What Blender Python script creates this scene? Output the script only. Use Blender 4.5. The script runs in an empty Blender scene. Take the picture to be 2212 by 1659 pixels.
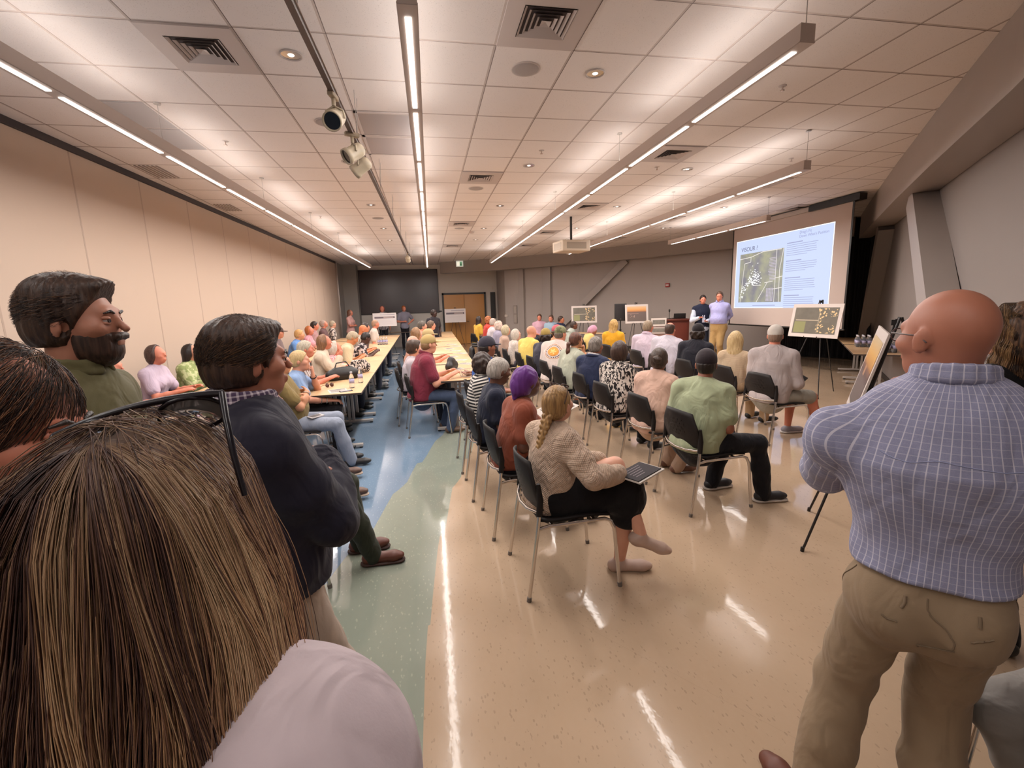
import bpy, bmesh, math, random
import numpy as np
from mathutils import Vector, Matrix
PI = math.pi
SC = bpy.context.scene
COL = SC.collection
random.seed(7); RNG = np.random.default_rng(7)
R = math.radians
CEIL = 3.636
CAM = (0.0, 0.0, 1.70)

# ---------------------------------------------------------------- materials
_M = {}
def lin(c):
    if isinstance(c, str):
        c = [int(c[i:i+2], 16) / 255 for i in (0, 2, 4)]
        c = [x / 12.92 if x <= .04045 else ((x + .055) / 1.055) ** 2.4 for x in c]
    return (c[0], c[1], c[2], 1.0)

def newmat(name):
    m = bpy.data.materials.new(name); m.use_nodes = True
    nt = m.node_tree
    b = nt.nodes['Principled BSDF']
    return m, nt, b

def N(nt, t, **kw):
    n = nt.nodes.new(t)
    for k, v in kw.items():
        if k.startswith('i_'):
            n.inputs[k[2:].replace('_', ' ')].default_value = v
        else:
            setattr(n, k, v)
    return n

def L(nt, a, b): nt.links.new(a, b)

def math_(nt, op, a, b=None, c=None):
    n = nt.nodes.new('ShaderNodeMath'); n.operation = op
    for i, v in enumerate((a, b, c)):
        if v is None: continue
        if isinstance(v, (int, float)): n.inputs[i].default_value = v
        else: nt.links.new(v, n.inputs[i])
    return n.outputs[0]

def mixc(nt, f, a, b):
    n = nt.nodes.new('ShaderNodeMix'); n.data_type = 'RGBA'
    for i, v in ((0, f), (6, a), (7, b)):
        if isinstance(v, (int, float, tuple)): n.inputs[i].default_value = v
        else: nt.links.new(v, n.inputs[i])
    return n.outputs[2]

def plain(name, col, rough=.5, metal=0., spec=.5, emit=None, es=0., bump=0., bscale=60., var=0., vscale=8.):
    key = ('p', name)
    if key in _M: return _M[key]
    m, nt, b = newmat(name)
    c = lin(col)
    b.inputs['Base Color'].default_value = c
    b.inputs['Roughness'].default_value = rough
    b.inputs['Metallic'].default_value = metal
    b.inputs['Specular IOR Level'].default_value = spec
    if emit:
        b.inputs['Emission Color'].default_value = lin(emit); b.inputs['Emission Strength'].default_value = es
    if bump or var:
        tc = N(nt, 'ShaderNodeTexCoord')
        nz = N(nt, 'ShaderNodeTexNoise'); nz.inputs['Scale'].default_value = bscale if bump else vscale
        nz.inputs['Detail'].default_value = 4
        L(nt, tc.outputs['Object'], nz.inputs['Vector'])
        if bump:
            bp = N(nt, 'ShaderNodeBump'); bp.inputs['Strength'].default_value = bump; bp.inputs['Distance'].default_value = .004
            L(nt, nz.outputs[0], bp.inputs['Height']); L(nt, bp.outputs[0], b.inputs['Normal'])
        if var:
            nz2 = N(nt, 'ShaderNodeTexNoise'); nz2.inputs['Scale'].default_value = vscale
            L(nt, tc.outputs['Object'], nz2.inputs['Vector'])
            d = tuple(x * (1 - var) for x in c[:3]) + (1,)
            e = tuple(min(1, x * (1 + var)) for x in c[:3]) + (1,)
            L(nt, mixc(nt, nz2.outputs[0], d, e), b.inputs['Base Color'])
    _M[key] = m
    return m

def skin_mat(col):
    key = ('skin', col)
    if key in _M: return _M[key]
    m, nt, b = newmat('skin_' + col)
    c = lin(col)
    tc = N(nt, 'ShaderNodeTexCoord'); nz = N(nt, 'ShaderNodeTexNoise'); nz.inputs['Scale'].default_value = 14; nz.inputs['Detail'].default_value = 5
    L(nt, tc.outputs['Object'], nz.inputs['Vector'])
    a = (c[0] * .9, c[1] * .8, c[2] * .78, 1); e = (min(1, c[0] * 1.08), min(1, c[1] * 1.1), min(1, c[2] * 1.1), 1)
    L(nt, mixc(nt, nz.outputs[0], a, e), b.inputs['Base Color'])
    b.inputs['Roughness'].default_value = .48
    b.inputs['Specular IOR Level'].default_value = .4
    b.inputs['Subsurface Weight'].default_value = 0.0
    _M[key] = m
    return m

def hair_mat(c1, c2, sx=70.):
    key = ('hair', c1, c2, sx)
    if key in _M: return _M[key]
    m, nt, b = newmat('hair_' + c1)
    tc = N(nt, 'ShaderNodeTexCoord'); mp = N(nt, 'ShaderNodeMapping'); mp.inputs['Scale'].default_value = (sx, sx, sx * .09)
    nz = N(nt, 'ShaderNodeTexNoise'); nz.inputs['Scale'].default_value = 1.6; nz.inputs['Detail'].default_value = 5
    L(nt, tc.outputs['Object'], mp.inputs[0]); L(nt, mp.outputs[0], nz.inputs['Vector'])
    rp = N(nt, 'ShaderNodeValToRGB'); rp.color_ramp.elements[0].position = .35; rp.color_ramp.elements[1].position = .68
    rp.color_ramp.elements[0].color = lin(c1); rp.color_ramp.elements[1].color = lin(c2)
    L(nt, nz.outputs[0], rp.inputs[0]); L(nt, rp.outputs[0], b.inputs['Base Color'])
    bp = N(nt, 'ShaderNodeBump'); bp.inputs['Strength'].default_value = .55; bp.inputs['Distance'].default_value = .006
    L(nt, nz.outputs[0], bp.inputs['Height']); L(nt, bp.outputs[0], b.inputs['Normal'])
    b.inputs['Roughness'].default_value = .42; b.inputs['Specular IOR Level'].default_value = .35
    _M[key] = m
    return m

def strand_mat(name, rough=.4):
    """hair drawn as separate strands: each strand keeps its own colour, dye plus some painted shade, in a colour attribute"""
    key = ('st', name)
    if key in _M: return _M[key]
    m, nt, b = newmat(name)
    at = N(nt, 'ShaderNodeAttribute'); at.attribute_name = 'strand'
    L(nt, at.outputs['Color'], b.inputs['Base Color'])
    b.inputs['Roughness'].default_value = rough; b.inputs['Specular IOR Level'].default_value = .3
    _M[key] = m
    return m

def cloth_mat(col, pat=None, col2=None, fold=.5, rough=.85):
    """woven cloth; pat: None, vstripe, hstripe, grid, plaid, print, camo, heather, emblem, lace, knit, dots, shirtcheck"""
    key = ('cl', col, pat, col2, fold)
    if key in _M: return _M[key]
    m, nt, b = newmat('cloth_%s_%s' % (col, pat or 'plain'))
    c1 = lin(col); c2 = lin(col2 or 'ffffff')
    tc = N(nt, 'ShaderNodeTexCoord')
    uv = N(nt, 'ShaderNodeUVMap'); uv.uv_map = 'UVMap'
    sp = N(nt, 'ShaderNodeSeparateXYZ'); L(nt, uv.outputs[0], sp.inputs[0])
    so = N(nt, 'ShaderNodeSeparateXYZ'); L(nt, tc.outputs['Object'], so.inputs[0])
    U, V = sp.outputs[0], sp.outputs[1]
    # soft folds
    mp = N(nt, 'ShaderNodeMapping'); mp.inputs['Scale'].default_value = (1., 1., .55); mp.inputs['Rotation'].default_value = (.5, .4, .2)
    L(nt, tc.outputs['Object'], mp.inputs[0])
    nf = N(nt, 'ShaderNodeTexNoise'); nf.inputs['Scale'].default_value = 7.5; nf.inputs['Detail'].default_value = 2.5; nf.inputs['Distortion'].default_value = 1.2
    L(nt, mp.outputs[0], nf.inputs['Vector'])
    bp = N(nt, 'ShaderNodeBump'); bp.inputs['Strength'].default_value = fold; bp.inputs['Distance'].default_value = .035
    L(nt, nf.outputs[0], bp.inputs['Height'])
    last = bp
    def band(x, period, width, off=0.):
        f = math_(nt, 'FRACT', math_(nt, 'ADD', math_(nt, 'DIVIDE', x, period), off))
        return math_(nt, 'LESS_THAN', f, width)
    colr = None
    if pat == 'vstripe': colr = mixc(nt, band(U, .022, .28), c1, c2)
    elif pat == 'hstripe': colr = mixc(nt, band(V, .032, .48), c1, c2)
    elif pat == 'finestripe': colr = mixc(nt, band(V, .012, .45), c1, c2)
    elif pat == 'shirtcheck':
        g = math_(nt, 'MAXIMUM', band(U, .0165, .13), math_(nt, 'MULTIPLY', band(V, .0165, .10), .45))
        nz = N(nt, 'ShaderNodeTexNoise'); nz.inputs['Scale'].default_value = 420; L(nt, tc.outputs['Object'], nz.inputs['Vector'])
        base = mixc(nt, nz.outputs[0], tuple(x * .8 for x in c1[:3]) + (1,), tuple(min(1, x * 1.2) for x in c1[:3]) + (1,))
        colr = mixc(nt, g, base, c2)
    elif pat == 'plaid':
        g = math_(nt, 'ADD', math_(nt, 'MULTIPLY', band(U, .014, .35), .5), math_(nt, 'MULTIPLY', band(V, .014, .35), .5))
        colr = mixc(nt, g, c2, c1)
    elif pat in ('print', 'camo', 'lace', 'dots', 'block'):
        nz = N(nt, 'ShaderNodeTexNoise' if pat != 'dots' else 'ShaderNodeTexVoronoi')
        nz.inputs['Scale'].default_value = {'print': 42, 'camo': 16, 'lace': 60, 'dots': 34, 'block': 15}[pat]
        if pat == 'print':
            mp2 = N(nt, 'ShaderNodeMapping'); mp2.inputs['Scale'].default_value = (1, 1, .42); mp2.inputs['Rotation'].default_value = (.7, .5, .3)
            L(nt, tc.outputs['Object'], mp2.inputs[0]); L(nt, mp2.outputs[0], nz.inputs['Vector']); nz.inputs['Distortion'].default_value = .8
        else: L(nt, tc.outputs['Object'], nz.inputs['Vector'])
        th = math_(nt, 'GREATER_THAN', nz.outputs[0], {'print': .5, 'camo': .52, 'lace': .52, 'dots': .34, 'block': .5}[pat])
        colr = mixc(nt, th, c1, c2)
    elif pat == 'heather':
        mp2 = N(nt, 'ShaderNodeMapping'); mp2.inputs['Scale'].default_value = (18, 18, 190)
        nz = N(nt, 'ShaderNodeTexNoise'); nz.inputs['Scale'].default_value = 1.
        L(nt, tc.outputs['Object'], mp2.inputs[0]); L(nt, mp2.outputs[0], nz.inputs['Vector'])
        colr = mixc(nt, nz.outputs[0], c1, c2)
    elif pat == 'emblem':
        # round orange badge with a ring of small letters, printed between the shoulder blades
        du = math_(nt, 'SUBTRACT', U, .0); dv = math_(nt, 'SUBTRACT', V, .385)
        r = math_(nt, 'SQRT', math_(nt, 'ADD', math_(nt, 'MULTIPLY', du, du), math_(nt, 'MULTIPLY', dv, dv)))
        an = math_(nt, 'ARCTAN2', dv, du)
        org = lin('e0974a'); brn = lin('a8703c'); dk = lin('3a3038')
        colr = mixc(nt, math_(nt, 'LESS_THAN', r, .125), c1, brn)
        colr = mixc(nt, math_(nt, 'LESS_THAN', r, .117), colr, c1)
        lt = math_(nt, 'LESS_THAN', math_(nt, 'FRACT', math_(nt, 'MULTIPLY', an, 4.2)), .5)
        rg = math_(nt, 'MULTIPLY', math_(nt, 'GREATER_THAN', r, .092), math_(nt, 'LESS_THAN', r, .108))
        colr = mixc(nt, math_(nt, 'MULTIPLY', lt, rg), colr, dk)
        colr = mixc(nt, math_(nt, 'LESS_THAN', r, .078), colr, brn)
        colr = mixc(nt, math_(nt, 'LESS_THAN', r, .073), colr, org)
        st = math_(nt, 'LESS_THAN', r, math_(nt, 'ADD', .034, math_(nt, 'MULTIPLY', math_(nt, 'COSINE', math_(nt, 'MULTIPLY', an, 5)), .014)))
        colr = mixc(nt, st, colr, lin('f0c880'))
    if pat == 'knit':
        w = math_(nt, 'SINE', math_(nt, 'MULTIPLY', U, 2 * PI / .0125))
        w2 = math_(nt, 'SINE', math_(nt, 'MULTIPLY', V, 2 * PI / .0125))
        cab = math_(nt, 'SINE', math_(nt, 'ADD', math_(nt, 'MULTIPLY', V, 2 * PI / .045), math_(nt, 'MULTIPLY', math_(nt, 'SINE', math_(nt, 'MULTIPLY', U, 2 * PI / .09)), 3.)))
        hh = math_(nt, 'ADD', math_(nt, 'MULTIPLY', w, w2), math_(nt, 'MULTIPLY', cab, 1.1))
        b2 = N(nt, 'ShaderNodeBump'); b2.inputs['Strength'].default_value = .6; b2.inputs['Distance'].default_value = .0035
        L(nt, hh, b2.inputs['Height']); L(nt, last.outputs[0], b2.inputs['Normal']); last = b2
    else:
        nw = N(nt, 'ShaderNodeTexNoise'); nw.inputs['Scale'].default_value = 260
        L(nt, tc.outputs['Object'], nw.inputs['Vector'])
        b2 = N(nt, 'ShaderNodeBump'); b2.inputs['Strength'].default_value = .12; b2.inputs['Distance'].default_value = .002
        L(nt, nw.outputs[0], b2.inputs['Height']); L(nt, last.outputs[0], b2.inputs['Normal']); last = b2
    if colr is None: b.inputs['Base Color'].default_value = c1
    else: L(nt, colr, b.inputs['Base Color'])
    L(nt, last.outputs[0], b.inputs['Normal'])
    b.inputs['Roughness'].default_value = rough
    b.inputs['Specular IOR Level'].default_value = .2
    b.inputs['Sheen Weight'].default_value = .08
    _M[key] = m
    return m

# ---------------------------------------------------------------- object helpers
def tag(o, label=None, cat=None, group=None, kind=None):
    if label: o['label'] = label
    if cat: o['category'] = cat
    if group: o['group'] = group
    if kind: o['kind'] = kind
    return o

def empty(name, loc=(0, 0, 0), rz=0., label=None, cat=None, group=None):
    o = bpy.data.objects.new(name, None); COL.objects.link(o)
    o.location = loc; o.rotation_euler = (0, 0, rz); o.empty_display_size = .05
    return tag(o, label, cat, group)

def link(name, me, mat=None, parent=None, loc=None, rot=None):
    if mat is not None and not me.materials:
        for x in (mat if isinstance(mat, (list, tuple)) else [mat]): me.materials.append(x)
    o = bpy.data.objects.new(name, me); COL.objects.link(o)
    if parent: o.parent = parent
    if loc: o.location = loc
    if rot: o.rotation_euler = rot
    return o

class MB:
    """collects boxes, bars, tubes, lathes and prisms into ONE mesh"""
    def __init__(s): s.v = []; s.f = []; s.mi = []; s.m = 0; s.smooth = []
    def add(s, vs, fs, smooth=False):
        o = len(s.v); s.v += [tuple(x) for x in vs]
        for f in fs:
            s.f.append([i + o for i in f]); s.mi.append(s.m); s.smooth.append(smooth)
    def box(s, lo, hi, mat=None, bev=0.):
        x0, y0, z0 = lo; x1, y1, z1 = hi
        if bev > 0:
            bm = bmesh.new(); bmesh.ops.create_cube(bm, size=1)
            for v in bm.verts: v.co = Vector(((x0 + x1) / 2 + v.co.x * (x1 - x0), (y0 + y1) / 2 + v.co.y * (y1 - y0), (z0 + z1) / 2 + v.co.z * (z1 - z0)))
            bmesh.ops.bevel(bm, geom=bm.edges[:], offset=bev, segments=2, affect='EDGES', profile=.7)
            vs = [v.co.copy() for v in bm.verts]; fs = [[v.index for v in f.verts] for f in bm.faces]
            bm.free()
        else:
            vs = [Vector(p) for p in ((x0, y0, z0), (x1, y0, z0), (x1, y1, z0), (x0, y1, z0), (x0, y0, z1), (x1, y0, z1), (x1, y1, z1), (x0, y1, z1))]
            fs = [(0, 3, 2, 1), (4, 5, 6, 7), (0, 1, 5, 4), (1, 2, 6, 5), (2, 3, 7, 6), (3, 0, 4, 7)]
        if mat is not None: vs = [mat @ v for v in vs]
        s.add(vs, fs, bev > 0)
    def bar(s, a, b, w, h, up=(0, 0, 1)):
        a = Vector(a); b = Vector(b); d = (b - a).normalized(); u = Vector(up)
        if abs(d.dot(u)) > .98: u = Vector((1, 0, 0))
        x = d.cross(u).normalized(); y = x.cross(d)
        vs = [p + x * sx * w / 2 + y * sy * h / 2 for p in (a, b) for sx, sy in ((-1, -1), (1, -1), (1, 1), (-1, 1))]
        s.add(vs, [(0, 3, 2, 1), (4, 5, 6, 7), (0, 1, 5, 4), (1, 2, 6, 5), (2, 3, 7, 6), (3, 0, 4, 7)])
    def tube(s, pts, r, n=8, caps=True):
        pts = [Vector(p) for p in pts]; rs = r if isinstance(r, (list, tuple)) else [r] * len(pts)
        rings = []; px = None
        for i, p in enumerate(pts):
            d = (pts[min(i + 1, len(pts) - 1)] - pts[max(i - 1, 0)]).normalized()
            if px is None:
                u = Vector((0, 0, 1)) if abs(d.z) < .9 else Vector((1, 0, 0)); px = d.cross(u).normalized()
            px = (px - d * px.dot(d)).normalized(); py = d.cross(px)
            rings.append([p + (px * math.cos(2 * PI * k / n) + py * math.sin(2 * PI * k / n)) * rs[i] for k in range(n)])
        vs = [v for g in rings for v in g]; fs = []
        for i in range(len(pts) - 1):
            for k in range(n): fs.append((i * n + k, i * n + (k + 1) % n, (i + 1) * n + (k + 1) % n, (i + 1) * n + k))
        s.add(vs, fs, True)
        if caps: s.add(rings[0], [list(range(n))[::-1]]); s.add(rings[-1], [list(range(n))])
    def lathe(s, prof, c=(0, 0, 0), n=20, rot=None):
        vs = []; fs = []; c = Vector(c)
        for r, z in prof:
            for k in range(n):
                v = Vector((r * math.cos(2 * PI * k / n), r * math.sin(2 * PI * k / n), z))
                vs.append((rot @ v if rot else v) + c)
        for i in range(len(prof) - 1):
            for k in range(n): fs.append((i * n + k, i * n + (k + 1) % n, (i + 1) * n + (k + 1) % n, (i + 1) * n + k))
        s.add(vs, fs, True)
        if prof[0][0] > 1e-5: s.add(vs[:n], [list(range(n))[::-1]])
        if prof[-1][0] > 1e-5: s.add(vs[-n:], [list(range(n))])
    def prism(s, poly, z0, z1):
        n = len(poly)
        vs = [(x, y, z0) for x, y in poly] + [(x, y, z1) for x, y in poly]
        s.add(vs, [list(range(n))[::-1], list(range(n, 2 * n))] + [(i, (i + 1) % n, n + (i + 1) % n, n + i) for i in range(n)])
    def quad(s, *p): s.add(p, [list(range(len(p)))])
    def mesh(s, name):
        me = bpy.data.meshes.new(name); me.from_pydata(s.v, [], s.f); me.update()
        me.polygons.foreach_set('material_index', s.mi); me.polygons.foreach_set('use_smooth', s.smooth)
        return me
    def build(s, name, mat, parent=None, loc=None, rot=None):
        return link(name, s.mesh(name), mat, parent, loc, rot)

def kids(o): return [c for c in bpy.data.objects if c.parent == o]
def copy_tree(o, children, parent=None):
    c = o.copy(); COL.objects.link(c)
    if parent: c.parent = parent
    for ch in children.get(o.name, ()): copy_tree(ch, children, c)
    return c
def child_map(*roots):
    m = {}
    for o in bpy.data.objects:
        if o.parent: m.setdefault(o.parent.name, []).append(o)
    return m
# ---------------------------------------------------------------- body modelling: smooth distance fields meshed with surface nets
def V3(*a): return np.array(a, float)
def nrm(v): v = np.asarray(v, float); return v / (np.linalg.norm(v) + 1e-12)
def rotz(a): c, s = math.cos(a), math.sin(a); return np.array([[c, -s, 0], [s, c, 0], [0, 0, 1]])
def rotx(a): c, s = math.cos(a), math.sin(a); return np.array([[1, 0, 0], [0, c, -s], [0, s, c]])
def roty(a): c, s = math.cos(a), math.sin(a); return np.array([[c, 0, s], [0, 1, 0], [-s, 0, c]])

def cone(a, b, ra, rb, fd=None, fl=1., k=.02, g=None): return ('c', np.asarray(a, float), np.asarray(b, float), ra, rb, None if fd is None else nrm(fd), fl, k, g)
def ell(c, r, M=None, k=.02, g=None): return ('e', np.asarray(c, float), np.asarray(r, float), np.eye(3) if M is None else M, k, g)

def pdist(p, X):
    if p[0] == 'c':
        a, b, ra, rb, fd, fl = p[1:7]
        ab = b - a; t = np.clip(((X - a) @ ab) / (ab @ ab + 1e-12), 0, 1)
        v = X - a - t[..., None] * ab
        r = ra + (rb - ra) * t
        q = (v * v).sum(-1)
        if fd is not None:
            n = v @ fd; q = q - n * n + (n / fl) ** 2
            return (np.sqrt(np.maximum(q, 0)) - r) * (.5 + .5 * min(fl, 1.))
        return np.sqrt(q) - r
    c, r, M = p[1:4]
    l = (X - c) @ M / r
    k0 = np.sqrt((l * l).sum(-1)) + 1e-9; l2 = l / r
    k1 = np.sqrt((l2 * l2).sum(-1)) + 1e-9
    return k0 * (k0 - 1) / k1

def pbox(p, m):
    if p[0] == 'c':
        r = max(p[3], p[4]) + m
        return np.minimum(p[1], p[2]) - r, np.maximum(p[1], p[2]) + r
    e = np.abs(p[3]) @ p[2] + m
    return p[1] - e, p[1] + e

def field(prims, h, infl=0., cuts=(), subs=(), disp=None, pad=3):
    lo = np.min([pbox(p, infl)[0] for p in prims], 0) - pad * h
    hi = np.max([pbox(p, infl)[1] for p in prims], 0) + pad * h
    n = np.ceil((hi - lo) / h).astype(int) + 1
    D = np.full(n, 1., np.float32)
    ax = [lo[i] + h * np.arange(n[i]) for i in range(3)]
    def block(p, m):
        a, b = pbox(p, m)
        i0 = np.clip(np.floor((a - lo) / h).astype(int), 0, n); i1 = np.clip(np.ceil((b - lo) / h).astype(int) + 1, 0, n)
        sl = tuple(slice(i0[i], i1[i]) for i in range(3))
        if any(i1[i] <= i0[i] for i in range(3)): return None, None
        X = np.stack(np.meshgrid(*[ax[i][sl[i]] for i in range(3)], indexing='ij'), -1)
        return sl, X
    for p in prims:
        k = p[-2]
        sl, X = block(p, infl + 3 * h + k)
        if sl is None: continue
        d = (pdist(p, X) - infl).astype(np.float32); o = D[sl]
        if k > 0:
            hh = np.maximum(k - np.abs(o - d), 0) / k
            D[sl] = np.minimum(o, d) - hh * hh * k * .25
        else: D[sl] = np.minimum(o, d)
    for p in subs:
        sl, X = block(p, 3 * h + .02)
        if sl is None: continue
        D[sl] = np.maximum(D[sl], -pdist(p, X).astype(np.float32))
    if cuts or disp:
        G = np.stack(np.meshgrid(*ax, indexing='ij'), -1)
        if disp:
            nb = np.abs(D) < .05
            D[nb] += disp(G[nb]).astype(np.float32)
        for c in cuts: D = np.maximum(D, c(G).astype(np.float32))
    return D, lo

def snets(D, lo, h):
    s = D < 0
    c = s[:-1, :-1, :-1].astype(np.int8)
    cs = [(i, j, k) for i in (0, 1) for j in (0, 1) for k in (0, 1)]
    nx, ny, nz = [x - 1 for x in D.shape]
    tot = np.zeros((nx, ny, nz), np.int8)
    for i, j, k in cs: tot += s[i:i + nx, j:j + ny, k:k + nz]
    act = np.argwhere((tot > 0) & (tot < 8))
    if len(act) == 0: return np.zeros((0, 3)), np.zeros((0, 4), int)
    idx = np.full((nx, ny, nz), -1, np.int32); idx[act[:, 0], act[:, 1], act[:, 2]] = np.arange(len(act))
    val = np.stack([D[act[:, 0] + i, act[:, 1] + j, act[:, 2] + k] for i, j, k in cs], 1)
    P = np.zeros((len(act), 3)); cnt = np.zeros(len(act))
    for a in range(8):
        for b in range(a + 1, 8):
            d = np.array(cs[b]) - np.array(cs[a])
            if np.abs(d).sum() != 1: continue
            m = (val[:, a] < 0) != (val[:, b] < 0)
            t = np.where(m, val[:, a] / (val[:, a] - val[:, b] + 1e-12), 0)
            P += m[:, None] * (np.array(cs[a]) + t[:, None] * d); cnt += m
    P = lo + h * (act + P / cnt[:, None])
    Q = []
    for axn in range(3):
        sl0 = [slice(None)] * 3; sl1 = [slice(None)] * 3
        sl0[axn] = slice(0, -1); sl1[axn] = slice(1, None)
        A = s[tuple(sl0)]; B = s[tuple(sl1)]
        e = np.argwhere(A != B)
        u, v = [(1, 2), (2, 0), (0, 1)][axn]
        ok = (e[:, u] > 0) & (e[:, v] > 0) & (e[:, u] < D.shape[u] - 1) & (e[:, v] < D.shape[v] - 1)
        e = e[ok]
        f = A[e[:, 0], e[:, 1], e[:, 2]]
        q = []
        for du, dv in ((-1, -1), (0, -1), (0, 0), (-1, 0)):
            w = e.copy(); w[:, u] += du; w[:, v] += dv
            q.append(idx[w[:, 0], w[:, 1], w[:, 2]])
        q = np.stack(q, 1); q[~f] = q[~f][:, ::-1]
        Q.append(q)
    Q = np.concatenate(Q); Q = Q[(Q >= 0).all(1)]
    return P, Q

def mesh_np(name, P, Q, uv=None, smooth=True):
    me = bpy.data.meshes.new(name)
    P = np.asarray(P, np.float32); Q = np.asarray(Q, np.int32)
    me.vertices.add(len(P)); me.vertices.foreach_set('co', P.ravel())
    k = Q.shape[1]
    me.loops.add(Q.size); me.loops.foreach_set('vertex_index', Q.ravel())
    me.polygons.add(len(Q)); me.polygons.foreach_set('loop_start', np.arange(0, Q.size, k, dtype=np.int32))
    me.polygons.foreach_set('use_smooth', np.full(len(Q), smooth))
    if uv is not None:
        l = me.uv_layers.new(name='UVMap'); l.data.foreach_set('uv', np.asarray(uv, np.float32)[Q.ravel()].ravel())
    me.update(calc_edges=True); me.validate()
    return me

def body_uv(P, prims, groups):
    """around/along coordinates of cloth: each sleeve, leg and the torso has its own axis"""
    best = np.full(len(P), 9.); uv = np.zeros((len(P), 2))
    for p in prims:
        g = p[-1]
        if g is None or g not in groups: continue
        d = pdist(p, P); m = d < best
        best[m] = d[m]
        o, ax, ref, rad = groups[g]
        X = P[m] - o; ax = nrm(ax); e1 = nrm(ref - ax * (ref @ ax)); e2 = np.cross(ax, e1)
        uv[m, 0] = np.arctan2(X @ e2, X @ e1) * rad; uv[m, 1] = X @ ax
    return uv

def sdf_obj(name, prims, h, mat, parent=None, infl=0., cuts=(), subs=(), disp=None, groups=None, smooth_it=1):
    D, lo = field(prims, h, infl, cuts, subs, disp)
    P, Q = snets(D, lo, h)
    if len(P) == 0: return None
    for _ in range(smooth_it):      # relax the grid pattern
        A = np.zeros_like(P); c = np.zeros(len(P))
        for i in range(4):
            np.add.at(A, Q[:, i], P[Q[:, (i + 1) % 4]]); np.add.at(c, Q[:, i], 1)
            np.add.at(A, Q[:, i], P[Q[:, (i - 1) % 4]]); np.add.at(c, Q[:, i], 1)
        P = P * .5 + .5 * A / np.maximum(c, 1)[:, None]
    uv = body_uv(P, prims, groups) if groups else None
    return link(name, mesh_np(name, P, Q, uv), mat, parent)

def ik(a, t, l1, l2, pole):
    a = np.asarray(a, float); t = np.asarray(t, float); d = t - a; L_ = np.linalg.norm(d)
    if L_ > (l1 + l2) * .995: t = a + d / L_ * (l1 + l2) * .995; d = t - a; L_ = np.linalg.norm(d)
    x = (l1 * l1 - l2 * l2 + L_ * L_) / (2 * L_); hgt = math.sqrt(max(l1 * l1 - x * x, 0))
    u = d / L_; p = np.asarray(pole, float); p = nrm(p - u * (p @ u))
    return a + u * x + p * hgt, t

def strands(name, curves, rad, cols, mat, parent=None):
    """many thin hair strands: curves (n, m, 3); each one a three-sided tapering tube"""
    C = np.asarray(curves, float); n, m, _ = C.shape
    T = np.gradient(C, axis=1); T /= np.linalg.norm(T, axis=2, keepdims=True) + 1e-9
    ref = np.where(np.abs(T[..., 2:3]) < .9, np.array([0, 0, 1.]), np.array([1., 0, 0]))
    X = np.cross(T, ref); X /= np.linalg.norm(X, axis=2, keepdims=True) + 1e-9; Y = np.cross(T, X)
    tp = rad * np.concatenate([np.full(m - 2, 1.), [.75, .3]])
    if np.ndim(rad) == 0: tp = np.tile(tp, (n, 1))
    vs = np.stack([C + (X * math.cos(a) + Y * math.sin(a)) * tp[..., None] for a in (0, 2.094, 4.189)], 2)  # n,m,3,3
    P = vs.reshape(-1, 3)
    base = (np.arange(n) * m * 3)[:, None, None]
    ring = (np.arange(m - 1) * 3)[None, :, None]; k = np.arange(3)[None, None, :]; k2 = (k + 1) % 3
    Q = np.stack([base + ring + k, base + ring + k2, base + ring + 3 + k2, base + ring + 3 + k], -1).reshape(-1, 4)
    me = mesh_np(name, P, Q)
    at = me.color_attributes.new('strand', 'FLOAT_COLOR', 'POINT')
    cl = np.asarray(cols, float); cl = np.repeat(cl, m * 3, 0) if cl.ndim == 2 else np.repeat(cl.reshape(-1, 3), 3, 0)
    cc = np.concatenate([cl, np.ones((n * m * 3, 1))], 1).astype(np.float32)
    at.data.foreach_set('color', cc.ravel())
    return link(name, me, mat, parent)
# ---------------------------------------------------------------- people
SEATS = []          # (x, y, heading, occupant words) for the chairs
def hand_prims(w, d, n, side, curl=.5, g=1.):
    d = nrm(d); n = nrm(n - d * (n @ d)); e = np.cross(d, n) * side     # e points to the thumb side
    o = [cone(w, w + d * .05 * g, .026 * g, .034 * g, n, .55, .02), cone(w + d * .045 * g, w + d * .085 * g, .036 * g, .036 * g, n, .42, .015)]
    for i, (off, ln) in enumerate(((.027, .068), (.009, .077), (-.009, .071), (-.026, .054))):
        b = w + d * (.085 if i in (1, 2) else .08) * g + e * off * g
        c1 = curl * (.8 + .12 * i)
        d1 = d * math.cos(c1) + n * math.sin(c1); d2 = d * math.cos(c1 * 2.1) + n * math.sin(c1 * 2.1)
        m = b + d1 * ln * .55 * g; t = m + d2 * ln * .5 * g
        o += [cone(b, m, .0098 * g, .0088 * g, k=.006), cone(m, t, .0088 * g, .0074 * g, k=.004)]
    b = w + d * .022 * g + e * .026 * g
    m = b + nrm(d * .65 + e * .6 + n * .35) * .045 * g; t = m + nrm(d * .9 + e * .12 + n * .4) * .034 * g
    o += [cone(b, m, .014 * g, .0105 * g, k=.012), cone(m, t, .0105 * g, .008 * g, k=.004)]
    return o

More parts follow.
